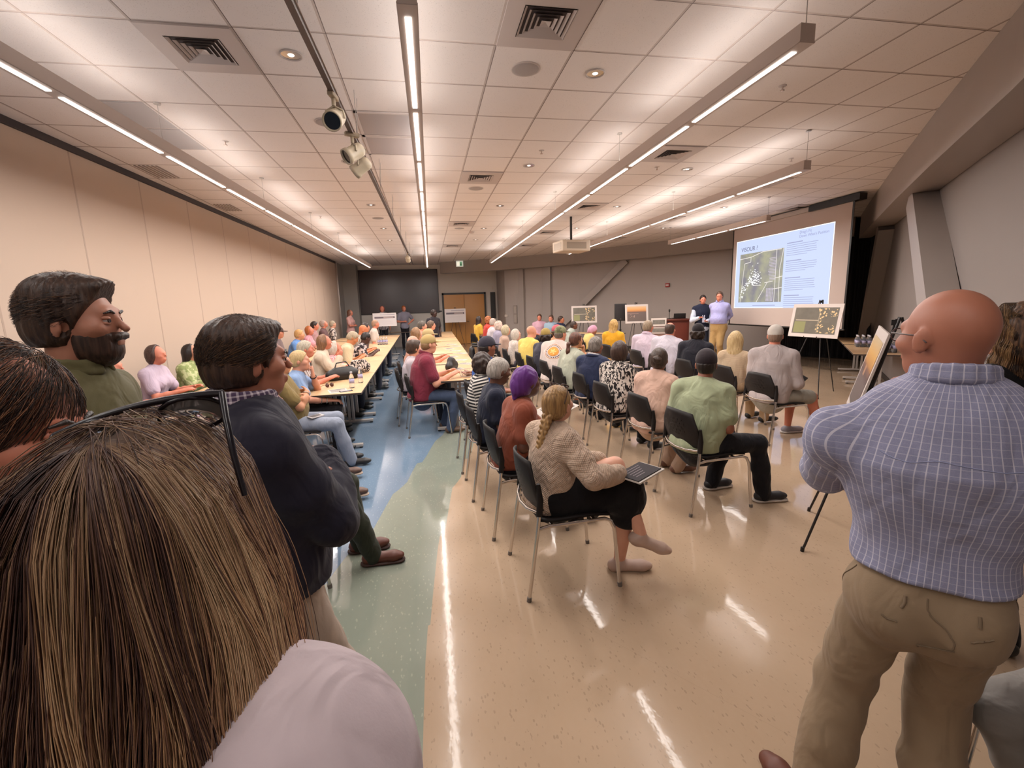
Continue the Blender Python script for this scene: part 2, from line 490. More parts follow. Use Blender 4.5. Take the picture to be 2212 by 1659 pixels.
def head_prims(hv, he, Hm, g, fem=False, stub=0.):
    o = [he((0, -.012, .026), (.074, .096, .09), .03), he((0, .03, -.03), (.058, .064, .085), .03), he((0, .044, -.084), (.04 if fem else .044, .042, .032), .03),
         cone(hv((0, .092, .01)), hv((0, .116, -.026)), .008 * g, .0115 * g, k=.012), cone(hv((-.03, .084, .022)), hv((.03, .084, .022)), .013 * g, .013 * g, k=.02),
         cone(hv((-.016, .097, -.058)), hv((.016, .097, -.058)), .0075 * g, .0075 * g, k=.006), cone(hv((-.013, .095, -.068)), hv((.013, .095, -.068)), .0085 * g, .0085 * g, k=.006),
         he((-.047, .055, -.022), (.024, .03, .024), .02), he((.047, .055, -.022), (.024, .03, .024), .02)]
    for s in (-1, 1):
        E = Hm @ rotz(-.35 * s)
        o.append(ell(hv((s * .079, -.012, -.012)), np.array((.0085, .02, .032)) * g, E, .008))
    return o

def person(s):
    sit = s.get('kind', 'sit') == 'sit'
    fem = s.get('fem', False); fat = s.get('fat', 1.)
    top = s['top']; hd = R(s['hd']); tw = -R(s.get('tw', 0)); lean = R(s.get('lean', 8)); hh = R(s.get('head', s['hd'] + s.get('tw', 0)))
    hg = s.get('hg', .96 if fem else 1.0)
    dist = math.hypot(s['x'], s['y'])
    h = s.get('h') or (.0075 if dist < 3.2 else .009 if dist < 4.6 else .0115 if dist < 7 else .015 if dist < 11 else .02)
    hipz = s.get('hipz', .545 if sit else top * .525)
    tl = (top - .270 * hg - hipz) / math.cos(lean * .8)
    if sit: tl = min(max(tl, .36), .66)
    g = min(max(tl / .50, .92), 1.1)
    P = V3(0, 0, hipz)
    T = rotz(tw); cx = T @ V3(1, 0, 0)
    ld = rotz(tw * .7) @ V3(0, 1, 0)
    dn = V3(0, 0, math.cos(lean)) + ld * math.sin(lean)
    d1 = V3(0, 0, math.cos(lean * .6)) + ld * math.sin(lean * .6)
    def sp(t):  # curved spine
        return P + d1 * tl * min(t, .5) + (dn * tl * (t - .5) if t > .5 else 0)
    cf = nrm(T @ V3(0, 1, 0) - dn * ((T @ V3(0, 1, 0)) @ dn)); pf = V3(0, 1, 0)
    cx = np.cross(cf, dn)
    w = (.86 if fem else 1.) * g * s.get('shw', 1.); hf = s.get('hipf', 1.)
    Nk = sp(1.)
    sh = {sd: sp(.835) + cx * sd * (.166 * w) - cf * .012 + V3(0, 0, s.get('shrug', 0.)) for sd in (-1, 1)}
    f = fat
    torso = [cone(P - V3(0, 0, .03), P + d1 * .08, .152 * f * hf * (1.03 if fem else 1), .147 * f * (.5 + .5 * hf), pf, .8, .05, 'T'),
             cone(P + d1 * .08, sp(.45), .147 * f, .136 * f * (.93 if fem else 1), nrm(pf + cf), .8 if f > 1.1 else .74, .05, 'T'),
             cone(sp(.45), sp(.68), .136 * f * (.95 if fem else 1), .150 * w * (.6 + .4 * f), cf, .74, .06, 'T'),
             cone(sp(.68), sp(.82), .150 * w * (.6 + .4 * f), .10 * w, cf, .76, .06, 'T')]
    for sd in (-1, 1):
        torso.append(cone(Nk - dn * .035, sh[sd], .046, .056 * g * (.8 + .2 * f), k=.05, g='T'))
        torso.append(ell(P + V3(sd * .075, -.055, -.03), (.085 * f * hf, .09 * f * hf, .085), k=.05, g='T'))
        if fem: torso.append(ell(sp(.64) + cx * sd * .075 + cf * .085, (.065, .06, .065), k=.04, g='T'))
    if f > 1.12: torso.append(ell(sp(.3) + pf * .06 * f, (.145 * f, .11 * f, .13), k=.06, g='T'))
    # head
    hm_ = rotz(-(hh - hd)); Hm = hm_ @ rotx(-R(s.get('hp', 0))) @ roty(R(s.get('hr', 0)))
    Hc = Nk + (dn * .6 + V3(0, 0, .4)) * .145 * hg + hm_ @ V3(0, .03, 0) * hg
    hv = lambda v: Hc + Hm @ (np.asarray(v, float) * hg)
    he = lambda c, r, k=.02: ell(hv(c), np.asarray(r, float) * hg, Hm, k)
    hl = lambda G: (G - Hc) @ Hm / hg
    neck = [cone(Nk - dn * .05, hv((0, -.022, -.05)), (.05 if fem else .06) * (.7 + .3 * f), (.049 if fem else .056), k=.03)]
    if f > 1.2: neck.append(he((0, .02, -.1), (.055, .05, .035), .03))
    heads = head_prims(hv, he, Hm, hg, fem)
    subs = [he((sd * .031, .104, .0), (.015, .012, .010), 0) for sd in (-1, 1)]
    # arms
    l1, l2 = .295 * g * (.95 if fem else 1), .255 * g * (.95 if fem else 1)
    arms = {}; armp = {}; hands = []
    tops = {'lap': (.09, .27, hipz + .12), 'table': (.16, .40, .80), 'knee': (.13, .40, hipz + .09), 'tuck': (.06, .20, hipz + .13)}
    for sd, key in ((-1, 'armL'), (1, 'armR')):
        a = s.get(key, s.get('arms', 'lap' if sit else 'down')); pole = cx * sd * .45 - cf * .3 - dn * .95; nn = V3(-sd * .5, 0, -1.); curl = .45; hdv = None
        if isinstance(a, dict): pole = V3(*a.get('pole', pole)); nn = V3(*a.get('n', nn)); curl = a.get('curl', curl); hdv = a.get('d'); a = a['p']
        if isinstance(a, tuple): t = V3(*a)
        elif a in tops: q = tops[a]; t = rotz(tw * (.75 if a in ('lap', 'tuck') else .3)) @ V3(sd * q[0], q[1], q[2])
        elif a == 'down': t = sh[sd] + V3(sd * .07, .02, -.52 * g); nn = V3(-sd, 0, 0)
        elif a == 'cross': t = sp(.50) + cf * (.20 * (.6 + .4 * f)) - cx * sd * .045 + dn * (.025 if sd > 0 else -.02); pole = cx * sd * .8 - dn * 1. + cf * .1; nn = -cf; curl = .75; hdv = -cx * sd - cf * .25
        elif a == 'chin': t = hv((sd * .02, .12, -.19)); pole = V3(sd * .5, .6, -1); nn = -cf; curl = 1.2; hdv = V3(0, 0, 1)
        elif a == 'belly': t = sp(.35) + cf * .2 * f + cx * sd * .03; pole = cx * sd - dn * .4 - cf * .3; nn = -cf; curl = .7
        elif a == 'hip': t = sp(.2) + cx * sd * .19 * f + cf * .03; pole = cx * sd - cf * .7; nn = -cx * sd
        elif a == 'back': t = sp(.12) - cf * .17 * f - cx * sd * -.03; pole = cx * sd * 1. - cf * .8; nn = -cf
        e, t = ik(sh[sd], t, l1, l2, pole)
        arms[sd] = (sh[sd], e, t)
        armp[sd] = [cone(sh[sd], sh[sd] * .45 + e * .55, .056 * (.7 + .3 * f), .050 * (.6 + .4 * f), k=.035, g='U%d' % sd), cone(sh[sd] * .45 + e * .55, e, .050 * (.6 + .4 * f), .039, k=.02, g='U%d' % sd),
                    cone(e, e * .6 + t * .4, .041, .042 * (.8 + .2 * f), k=.02, g='F%d' % sd), cone(e * .6 + t * .4, t, .041 * (.8 + .2 * f), .027, k=.02, g='F%d' % sd)]
        dd = nrm(t - e) if hdv is None else nrm(V3(*hdv))
        hands += hand_prims(t, dd, nn, sd, curl, .94 if fem else 1.03)
    # legs
    lg = s.get('lg', 1.0 if sit else hipz / .93); th, shn = .44 * lg, .43 * lg
    legp = {}; feet = {}; joints = {}
    lm = s.get('legs', 'std')
    for sd in (-1, 1):
        hip = P + V3(sd * .088 * (.4 + .6 * hf), .02 if sit else 0, -.015)
        fd = nrm(V3(sd * .18, 1, 0)); pole = V3(sd * .12, .6, 1)
        if sit:
            an = V3(sd * .13, .44, .09)
            if lm == 'tuck': an = V3(sd * .10, .22, .09)
            if lm == 'out': an = V3(sd * .16, .60, .09)
            if lm == 'wide': an = V3(sd * .24, .44, .09); pole = V3(sd * .5, .6, 1)
            if lm == 'cross' and sd > 0: an = V3(-.10, .64, .30); pole = V3(.1, .3, 1); fd = nrm(V3(-.05, 1, -.55))
            if lm == 'crossL' and sd < 0: an = V3(.10, .64, .30); pole = V3(-.1, .3, 1); fd = nrm(V3(.05, 1, -.55))
        else:
            an = V3(sd * s.get('stance', .1), 0, .085); pole = V3(0, 1, 0)
        kk = 'footL' if sd < 0 else 'footR'
        if kk in s: an = V3(*s[kk][:3]); fd = nrm(V3(*s[kk][3:6])) if len(s[kk]) > 3 else fd
        kn, an = ik(hip, an, th, shn, pole)
        joints[sd] = (hip, kn, an, fd)
        r = .6 + .4 * f
        legp[sd] = [cone(hip, kn, .088 * r * hf, .058 * (.8 + .2 * f), k=.04, g='H%d' % sd), cone(kn, kn * .62 + an * .38, .056, .056, k=.02, g='S%d' % sd), cone(kn * .62 + an * .38, an, .056, .036, k=.02, g='S%d' % sd)]
        hl_ = an - V3(0, 0, .045)
        feet[sd] = [cone(an, hl_ - fd * .02, .036, .032, k=.02), cone(hl_ - fd * .035, hl_ + fd * .14, .033, .030, V3(0, 0, 1), .9, .02), cone(hl_ + fd * .14, hl_ + fd * .175, .036, .024, V3(0, 0, 1), .7, .02)]
    off = Hc + Hm @ V3(0, 0, .1) * hg
    c_, s_ = math.cos(-hd), math.sin(-hd)
    ox = s['x'] - (off[0] * c_ - off[1] * s_); oy = s['y'] - (off[0] * s_ + off[1] * c_)
    if 'px' in s: ox, oy = s['px']
    # ---- the body: one continuous surface
    bp = [p[:3] + (p[3] - .008, p[4] - .008) + p[5:] if p[0] == 'c' else p for p in torso] + neck + heads + armp[-1] + armp[1] + hands + legp[-1] + legp[1]
    if s.get('bare'): bp += feet[-1] + feet[1]
    sk = skin_mat(s.get('skin', 'c99277'))
    root = sdf_obj('person', bp, h, sk, None, 0., subs=subs)
    root.location = (ox, oy, 0); root.rotation_euler = (0, 0, -hd)
    tag(root, s['label'], 'person')
    if s.get('group'): root['group'] = s['group']
    G = {'T': (P, nrm(sp(.9) - P), -cf, .15)}
    for sd in (-1, 1):
        a, e, t = arms[sd]; hip, kn, an, fd = joints[sd]
        G['U%d' % sd] = (a, e - a, cf * .3 + cx * sd, .052); G['F%d' % sd] = (e, t - e, V3(0, 0, 1) + cf * .1, .045)
        G['H%d' % sd] = (hip, kn - hip, V3(0, .3, 1), .08); G['S%d' % sd] = (kn, an - kn, V3(0, 1, .2), .055)
    ph = s['x'] * 7 + s['y'] * 3
    fa = s.get('folds', .005)
    def folds(X):
        return fa * (np.sin(31 * X[:, 0] + 17 * X[:, 2] + 2.2 * np.sin(11 * X[:, 1] + ph) + ph) * np.sin(26 * X[:, 2] - 19 * X[:, 1] + 1.7 * np.sin(8 * X[:, 0]) + ph) - .3)
    dsp = folds if dist < 5 else None
    # ---- trousers, shorts or skirt
    pc = s.get('pants', ('2a2c36', 'long')); tuck = s.get('tuck', False)
    pm = cloth_mat(pc[0], *(pc[2:4] if len(pc) > 2 else ()), fold=.6)
    pel = [torso[0]] + [torso[-1 - i] for i in range(len(torso)) if torso[-1 - i][0] == 'e' and abs(torso[-1 - i][1][2] - (P[2] - .03)) < 1e-6]
    zc = P[2] + (.13 if sit else .085 if tuck else .05)
    cutz = lambda Gd: (Gd - P) @ d1 - (zc - P[2])
    po = .017 if tuck else .009
    lgs = []
    for sd in (-1, 1):
        hip, kn, an, fd = joints[sd]
        if pc[1] == 'long':
            end = an - V3(0, 0, .03) if not (sit and lm.startswith('cross')) else an
            lgs += [legp[sd][0], cone(kn, kn * .5 + an * .5, .057, .060, k=.03, g='S%d' % sd), cone(kn * .5 + an * .5, end, .060, .052, k=.02, g='S%d' % sd)]
        elif pc[1] == 'short':
            m = hip * .1 + kn * .9; lgs.append(cone(hip, m, .092, .078, k=.04, g='H%d' % sd))
        elif pc[1] == 'skirt':
            lgs += [cone(hip, kn + (kn - hip) * .05, .092, .075, k=.09, g='H%d' % sd), cone(kn, kn * .72 + an * .28, .075, .082, k=.06, g='S%d' % sd)]
    nm = {'long': 'trousers', 'short': 'shorts', 'skirt': 'skirt'}[pc[1]]
    if pc[1] == 'skirt':
        k0 = (joints[-1][1] + joints[1][1]) / 2; lgs.append(cone(P, k0, .12, .085, k=.08, g='T'))
    sdf_obj(nm, pel + lgs, h, pm, root, po, cuts=[cutz], disp=dsp, groups=G if len(pc) > 2 else None)
    # ---- shirt / blouse / jacket
    st = s.get('shirt', ('8a8a90', 'short')); sl = st[1]
    if sl == 'vest': sl_p = []
    sp_ = list(torso)
    for sd in (-1, 1):
        a, e, t = arms[sd]; A = armp[sd]
        if sl == 'short': sp_ += [cone(a, a + (e - a) * .66, .062 * (.7 + .3 * f), .058 * (.65 + .35 * f), k=.035, g='U%d' % sd)]
        elif sl == 'half': sp_ += [A[0], cone(A[1][1], e, .052, .050, k=.02, g='U%d' % sd), cone(e, e + (t - e) * .18, .052, .056, k=.02, g='F%d' % sd)]
        elif sl == 'long': sp_ += A[:3] + [cone(A[3][1], t - (t - e) * .06, .043, .034, k=.02, g='F%d' % sd)]
        else: sp_ += [cone(a, a + (e - a) * .08, .056, .056, k=.035, g='U%d' % sd)]
    so = s.get('coat', .012)
    hz = s.get('hem', hipz + (.07 if tuck else (-.055 if sit else -.09)))
    hem = lambda Gd: hz - Gd[..., 2]
    ups = [] if tuck else [joints_ for joints_ in ()]
    if not tuck and not sit:
        sp_.append(cone(P, P - V3(0, 0, max(.02, hipz - hz)), .152 * f * hf, .158 * f * hf, pf, .8, .05, 'T'))
    sdf_obj(s.get('topname', 'shirt'), sp_, h, cloth_mat(st[0], *(st[2:4] if len(st) > 2 else ()), fold=.7), root, so + (0 if tuck else .003), cuts=[hem], disp=dsp, groups=G if len(st) > 2 else None)
    if 'jcollar' in s:
        jc = []
        for i in range(16):
            t_ = -PI / 2 + .5 + (2 * PI - 1.) * i / 15; jc.append(Nk + cx * math.cos(t_) * .094 * (.7 + .3 * f) - cf * math.sin(t_) * .092 * (.7 + .3 * f) + dn * (.008 + .012 * math.sin(t_)))
        sdf_obj('jacket_collar', [cone(jc[i], jc[i + 1], .017, .017, k=.01) for i in range(15)], min(h, .009), cloth_mat(s['jcollar']), root, .002)
    if 'vest' in s:
        sdf_obj('vest', torso, h, cloth_mat(s['vest']), root, so + .014, cuts=[lambda Gd: (hipz - .03) - Gd[..., 2]])
        m = MB(); a_, b_ = Nk + cf * .06 - dn * .05, sp(.42) + cf * .185
        for sd in (-1, 1): m.bar(a_ + cx * sd * .055, b_ + cx * sd * .012, .016, .003, up=cf)
        m.box((-.04, -.003, -.11), (.04, .003, 0.), Matrix.Translation(Vector(b_)), 0); m.build('lanyard', plain('lanyard', 'b4b4c4', .5), root)
    if 'collar' in s:
        ring = []
        for i in range(14):
            a0 = -PI / 2 + .35 + (2 * PI - .7) * i / 13; q = lambda t: Nk + dn * (.022 + s.get('colz', .0)) + (cx * math.cos(t) * .066 - cf * math.sin(t) * .07) * (1.08 if fem else 1.16) * (.7 + .3 * f) - dn * .012 * math.sin(-t)
            ring.append((q(a0)))
        cl = []
        for i in range(13): cl += [cone(ring[i] + dn * .012, ring[i + 1] + dn * .012, .009, .009, k=.008, g='N'), cone(ring[i] - dn * .012, ring[i + 1] - dn * .012, .012, .012, k=.012, g='N')]
        G2 = {'N': (Nk, dn, -cf, .07)}
        sdf_obj('collar', cl, min(h, .009), cloth_mat(*s['collar']) if isinstance(s['collar'], tuple) else cloth_mat(s['collar']), root, .002, groups=G2)
    # ---- shoes
    if not s.get('bare'):
        for sd in (-1, 1):
            sm = plain('shoe_' + s.get('shoes', '222222'), s.get('shoes', '222222'), .5)
            fl_ = None if (sit and lm.startswith('cross')) else [lambda Gd: .004 - Gd[..., 2]]
            o = sdf_obj('shoe', [feet[sd][1], feet[sd][2], cone(feet[sd][0][2], feet[sd][0][1] - V3(0, 0, .02), .036, .034, k=.02)], min(h, .012), sm, root, .008, cuts=fl_ or ())
            if s.get('sole') and o:
                hl_ = joints[sd][2] - V3(0, 0, .078); fd = joints[sd][3]
                sdf_obj('sole', [cone(hl_ - fd * .035, hl_ + fd * .165, .040, .036, V3(0, 0, 1), .3, 0)], min(h, .009), plain('sole_' + s['sole'], s['sole'], .6), o, .009)
    # ---- hair and headwear
    hair(s, root, h, hv, he, hl, Hm, hg, dist)
    if s.get('glasses'): glasses(root, hv, s['glasses'])
    if s.get('face'):
        for sd in (-1, 1):
            m = MB(); m.lathe([(0, -.0118), (.006, -.0102), (.0102, -.006), (.0118, 0), (.0102, .006), (.006, .0102), (0, .0118)], (0, 0, 0), 14)
            m.v = [tuple(hv((sd * .031, .0825, -.001)) + np.array(v) * hg) for v in m.v]
            e = m.build('eye', plain('eye_white', 'a39690', .3), root)
            m = MB(); m.tube([hv((sd * .033, .0925, -.001)), hv((sd * .0335, .0952, -.001))], .0056 * hg, 10); m.build('iris', plain('iris', '2a1a14', .2), e)
            sdf_obj('eyelid', [he((sd * .031, .0835, .0065), (.0158, .0128, .0085), 0), he((sd * .031, .0825, -.0085), (.0155, .0122, .0065), 0)], .0035, sk, root)
    if s.get('brow'):
        for sd in (-1, 1):
            m = MB(); m.tube([hv((sd * .014, .1, .02)), hv((sd * .03, .1, .026)), hv((sd * .047, .089, .02))], [.003, .0042, .002], 6); m.build('eyebrow', hair_mat(*s['brow']), root)
    hk = s.get('seat', sit)
    if hk: SEATS.append((ox, oy, s['hd'] if hk is True else hk, s.get('who', s['label'])))
    s.update(root=root, hv=hv, Hm=Hm, hg=hg, arms=arms_world(arms, ox, oy, hd), joints=joints, h=h, o=(ox, oy), hm_world=rotz(-hd))
    return s

def arms_world(arms, ox, oy, hd):
    M = rotz(-hd)
    return {k: [M @ p + V3(ox, oy, 0) for p in v] for k, v in arms.items()}

def glasses(root, hv, col):
    m = MB()
    for sd in (-1, 1):
        m.tube([hv((sd * .032 + .022 * math.cos(a), .108 - .006 * abs(math.cos(a)), -.002 + .017 * math.sin(a))) for a in np.linspace(0, 2 * PI, 15)], .0018, 5)
        m.tube([hv((sd * .055, .1, .004)), hv((sd * .078, .06, .006)), hv((sd * .083, -.01, .004)), hv((sd * .08, -.03, -.012))], .0019, 5)
    m.tube([hv((-.011, .111, .0)), hv((.011, .111, .0))], .0018, 5)
    m.build('glasses', plain('frame_' + col, col, .3), root)

def hair(s, root, h, hv, he, hl, Hm, hg, dist):
    if 'cap' in s:
        c = s['cap']; cm = cloth_mat(c[0], *(c[2:4] if len(c) > 2 and c[2] else ()), fold=.2) if c[1] != 'wrap' else cloth_mat(c[0], fold=.9, rough=.45)
        bk = -1 if c[1] == 'back' else 1
        if c[1] == 'wrap':
            pr = [he((0, -.02, .035), (.088, .112, .102)), he((0, -.055, -.03), (.075, .085, .085), .05), cone(hv((0, -.09, -.04)), hv((0, -.125, -.115)), .05, .02, k=.05)]
            d = lambda X: .0035 * np.sin(55 * (hl(X)[:, 0]) + 35 * hl(X)[:, 2] + 3 * np.sin(20 * hl(X)[:, 1]))
            sdf_obj('head_wrap', pr, min(h, .008), cm, root, 0., cuts=[lambda G: hl(G)[..., 1] - (.058 + .62 * hl(G)[..., 2]) ], disp=d)
        elif c[1] == 'skull':
            sdf_obj('cap', [he((0, -.012, .034), (.083, .105, .093))], min(h, .01), cm, root, 0., cuts=[lambda G: -(hl(G)[..., 2] - .012 - .15 * hl(G)[..., 1])])
        else:
            o = sdf_obj('cap', [he((0, -.008, .034), (.084, .107, .096)), he((0, .0 * bk, .05), (.078, .1, .085))], min(h, .01), cm, root, 0., cuts=[lambda G: -(hl(G)[..., 2] - .014 - .10 * bk * hl(G)[..., 1])])
            by = .115 * bk
            b = sdf_obj('cap_brim', [he((0, by, .026 + .0), (.07, .075, .009), 0), he((0, by * .7, .032), (.074, .05, .009), .01)], min(h, .008), cm, o, 0., cuts=[lambda G: .075 - bk * hl(G)[..., 1]])
    hr = s.get('hair')
    if not hr or hr[0] == 'none': return
    st, c1, c2 = hr[:3]
    hm = hair_mat(c1, c2)
    capped = 'cap' in s
    front = lambda q, a=.036, b=.58: q[..., 1] - (a + b * q[..., 2])
    def face(G, a=.036, b=.58, low=-.075):
        q = hl(G); return np.maximum(front(q, a, b) * .85, (low - q[..., 2])) * hg
    hh = min(h, .011)
    gr = lambda amp, n: (lambda X: amp * np.sin(n * np.arctan2(hl(X)[:, 0], -hl(X)[:, 1] + .02) + 5 * hl(X)[:, 2]))
    if st in ('short', 'buzz', 'balding', 'thick', 'pony', 'bun', 'braid', 'updo'):
        t = {'buzz': .004, 'balding': .006, 'thick': .016}.get(st, .010)
        pr = [he((0, -.014, .028), (.075 + t, .097 + t, .091 + t)), he((0, -.05, -.03), (.066 + t * .6, .055 + t, .06), .04)]
        if st == 'thick': pr += [he((0, .05, .095), (.055, .06, .03), .03), he((0, -.03, .085), (.07, .07, .04), .04)]
        cuts = [lambda G: face(G, low=-.07 if st not in ('pony', 'bun', 'braid', 'updo') else -.085)]
        subs = [he((sd * .085, .004, -.02), (.02, .024, .03), 0) for sd in (-1, 1)] if st not in ('pony', 'bun', 'braid') else []
        if st == 'balding': subs = subs + [he((0, .02, .12), (.075, .1, .075), 0)]
        if capped: cuts.append(lambda G: hl(G)[..., 2] - .02)
        o = sdf_obj('hair', pr, hh, hm, root, 0., cuts=cuts, subs=subs, disp=gr(.0022, 26))
        if st == 'pony':
            y0 = s.get('pony', (0, -.1, .0)); q = V3(*y0)
            pts = [q, q + V3(0, -.045, -.03), q + V3(0, -.055, -.12), q + V3(0, -.035, -.24), q + V3(0, -.01, -.36)]
            rr = [.018, .03, .034, .03, .008]
            # the tail hangs straight down in space
            W = [hv(pts[0])]; B = hv(pts[1]); W.append(B)
            back = Hm @ V3(0, -1, 0); back[2] = 0
            for p in pts[2:]: W.append(V3(B[0], B[1], 0) + back * (-(p[1] - pts[1][1])) + V3(0, 0, hv(q)[2] + (p - q)[2] * 1.1))
            sdf_obj('ponytail', [cone(W[i], W[i + 1], rr[i], rr[i + 1], back, .8, .02) for i in range(4)], hh, hm, root, 0., disp=lambda X: .004 * np.sin(90 * X[:, 0] + 12 * X[:, 2]))
        if st in ('bun', 'updo'): sdf_obj('hair_bun', [he((0, -.115, .02 if st == 'bun' else .06), (.042, .032, .04)), he((.015, -.118, .0), (.03, .026, .028), .02)], min(hh, .008), hm, root, 0., disp=lambda X: .003 * np.sin(160 * X[:, 2] + 60 * X[:, 0]))
        if st == 'braid':
            B = hv((.0, -.125, -.05)); back = Hm @ V3(0, -1, 0); back[2] = 0; rt = Hm @ V3(1, 0, 0); pr = []
            n = 11
            for i in range(n):
                t = i / (n - 1); c = B + back * (.05 * math.sin(t * 1.9)) + V3(0, 0, -.31 * t) + rt * (-.05 * t)
                r = .03 * (1 - .45 * t)
                for sg in (-1, 1): pr.append(cone(c + rt * sg * r * .75 + V3(0, 0, .012), c - rt * sg * r * .25 + back * .012 * sg + V3(0, 0, -.022), r * .62, r * .5, k=.004))
            e = B + back * .045 + V3(0, 0, -.33) + rt * -.055
            pr.append(cone(e, e + V3(0, 0, -.06), .014, .003, k=.01))
            sdf_obj('braid', pr, .0055, hm, root, 0., disp=lambda X: .0012 * np.sin(260 * X[:, 0] + 200 * X[:, 2]))
    elif st in ('bob', 'long', 'curly', 'wavy', 'longback'):
        low = {'bob': -.125, 'curly': -.12}.get(st, -.2)
        wd = {'bob': .1, 'curly': .112}.get(st, .096)
        pr = [he((0, -.016, .03), (.088, .112, .104)), he((0, -.03, -.03), (wd, .095, .115), .04)]
        fg = s.get('fringe', 0.)
        fr = [lambda G: np.maximum(np.maximum(front(hl(G), .036 + fg, .58), (hl(G)[..., 1] - .02)) * .85 if st != 'curly' else front(hl(G), .05, .5) * .85, low - hl(G)[..., 2]) * hg]
        if capped: fr.append(lambda G: hl(G)[..., 2] - .02)
        amp = {'curly': .01, 'wavy': .004}.get(st, .003)
        dp = (lambda X: amp * np.sin(75 * X[:, 0] + 2 * np.sin(40 * X[:, 1])) * np.sin(70 * X[:, 2] + 2 * np.sin(50 * X[:, 1]))) if st in ('curly', 'wavy') else gr(amp, 30)
        if st in ('long', 'wavy', 'longback'):
            B = hv((0, -.055, -.03)); back = Hm @ V3(0, -1, 0); back[2] = 0; ln = s.get('hairlen', .30)
            rt = Hm @ V3(1, 0, 0)
            q = B + back * .025
            pr += [cone(B, q + V3(0, 0, -.14), .085, .09, back, .6, .05), cone(q + V3(0, 0, -.14), q + back * .01 + V3(0, 0, -ln), .09, .06, back, .5, .04)]
            fr[0] = lambda G: np.where(hl(G)[..., 2] > -.13, np.maximum(front(hl(G), .036, .58), hl(G)[..., 1] - .012) * .85 * hg, -1.)
        sdf_obj('hair', pr, hh, hm, root, 0., cuts=fr, disp=dp)
    if s.get('beard'):
        hb = hair_mat(*s['beard'])
        sdf_obj('beard', [he((0, .028, -.05), (.063, .066, .076)), he((0, .05, -.092), (.046, .044, .038), .03), cone(hv((-.022, .101, -.046)), hv((.022, .101, -.046)), .009, .009, k=.01)], min(hh, .008), hb, root, .003,
                cuts=[lambda G: np.maximum(hl(G)[..., 2] + .035 + .0 * hl(G)[..., 1], -(hl(G)[..., 1] - .005)) * hg], subs=[he((0, .112, -.063), (.02, .014, .009), 0)], disp=gr(.002, 40))
DOWN, UP, SLG = 20., 6.5, 1.05
EXPO = .06
# ---------------------------------------------------------------- setting
TX0, TY0, TS, TSY = -2.417, 3.753, .6096, .648       # ceiling grid origin and spacing
def struct(name, mb, mat, parent=None):
    o = mb.build(name, mat, parent)
    if parent is None: o['kind'] = 'structure'
    return o

BEAM = [(0.7, 20.5), (3.45, 18.82), (5.6, 17.0), (7.5, 14.84), (9.05, 12.65), (10.75, 10.2)]
WALLF = [(3.3, 21.5), (3.34, 19.52), (3.69, 19.16), (5.89, 17.30), (7.83, 15.10), (9.39, 12.89), (11.1, 10.40), (11.25, 10.05)]
RBEAM = [(10.75, 10.05), (9.39, 8.6), (7.08, 6.1), (5.53, 4.38), (4.15, 2.81), (1.6, .05), (-.4, -2.15)]
WALLR = [(11.25, 10.05), (9.70, 8.31), (7.39, 5.82), (5.84, 4.10), (4.46, 2.53), (1.91, -.24), (-.1, -2.45)]

def mat_floor(name, c1, c2, fleck):
    m, nt, b = newmat(name)
    tc = N(nt, 'ShaderNodeTexCoord')
    n1 = N(nt, 'ShaderNodeTexNoise'); n1.inputs['Scale'].default_value = 2.2; n1.inputs['Detail'].default_value = 3
    n2 = N(nt, 'ShaderNodeTexVoronoi'); n2.inputs['Scale'].default_value = 55
    n3 = N(nt, 'ShaderNodeTexNoise'); n3.inputs['Scale'].default_value = 46; n3.inputs['Detail'].default_value = 3
    mp = N(nt, 'ShaderNodeMapping'); mp.inputs['Scale'].default_value = (1, .45, 1); mp.inputs['Rotation'].default_value = (0, 0, .6)
    for n in (n1,): L(nt, tc.outputs['Object'], n.inputs['Vector'])
    L(nt, tc.outputs['Object'], mp.inputs[0])
    for n in (n2, n3): L(nt, mp.outputs[0], n.inputs['Vector'])
    base = mixc(nt, n1.outputs[0], lin(c1), lin(c2))
    base = mixc(nt, math_(nt, 'MULTIPLY', n3.outputs[0], .45), base, lin(c2))
    fl = math_(nt, 'LESS_THAN', n2.outputs['Distance'], .24)
    sel = math_(nt, 'GREATER_THAN', n3.outputs[0], .5)
    base = mixc(nt, math_(nt, 'MULTIPLY', math_(nt, 'MULTIPLY', fl, sel), .30), base, lin(fleck))
    # sheet seams of the tiles
    so = N(nt, 'ShaderNodeSeparateXYZ'); L(nt, tc.outputs['Object'], so.inputs[0])
    fx = math_(nt, 'LESS_THAN', math_(nt, 'FRACT', math_(nt, 'DIVIDE', math_(nt, 'ADD', math_(nt, 'MULTIPLY', so.outputs[0], .8), math_(nt, 'MULTIPLY', so.outputs[1], .6)), 1.83)), .0014)
    base = mixc(nt, math_(nt, 'MULTIPLY', fx, .12), base, lin('5a4a40'))
    L(nt, base, b.inputs['Base Color'])
    rr = N(nt, 'ShaderNodeMapRange'); rr.inputs[3].default_value = .035; rr.inputs[4].default_value = .10
    n4 = N(nt, 'ShaderNodeTexNoise'); n4.inputs['Scale'].default_value = 1.1; n4.inputs['Detail'].default_value = 5
    L(nt, tc.outputs['Object'], n4.inputs['Vector']); L(nt, n4.outputs[0], rr.inputs[0]); L(nt, rr.outputs[0], b.inputs['Roughness'])
    b.inputs['Specular IOR Level'].default_value = .45
    n5 = N(nt, 'ShaderNodeTexNoise'); n5.inputs['Scale'].default_value = 30; L(nt, tc.outputs['Object'], n5.inputs['Vector'])
    bp = N(nt, 'ShaderNodeBump'); bp.inputs['Strength'].default_value = .05; bp.inputs['Distance'].default_value = .004
    L(nt, n5.outputs[0], bp.inputs['Height']); L(nt, bp.outputs[0], b.inputs['Normal'])
    return m

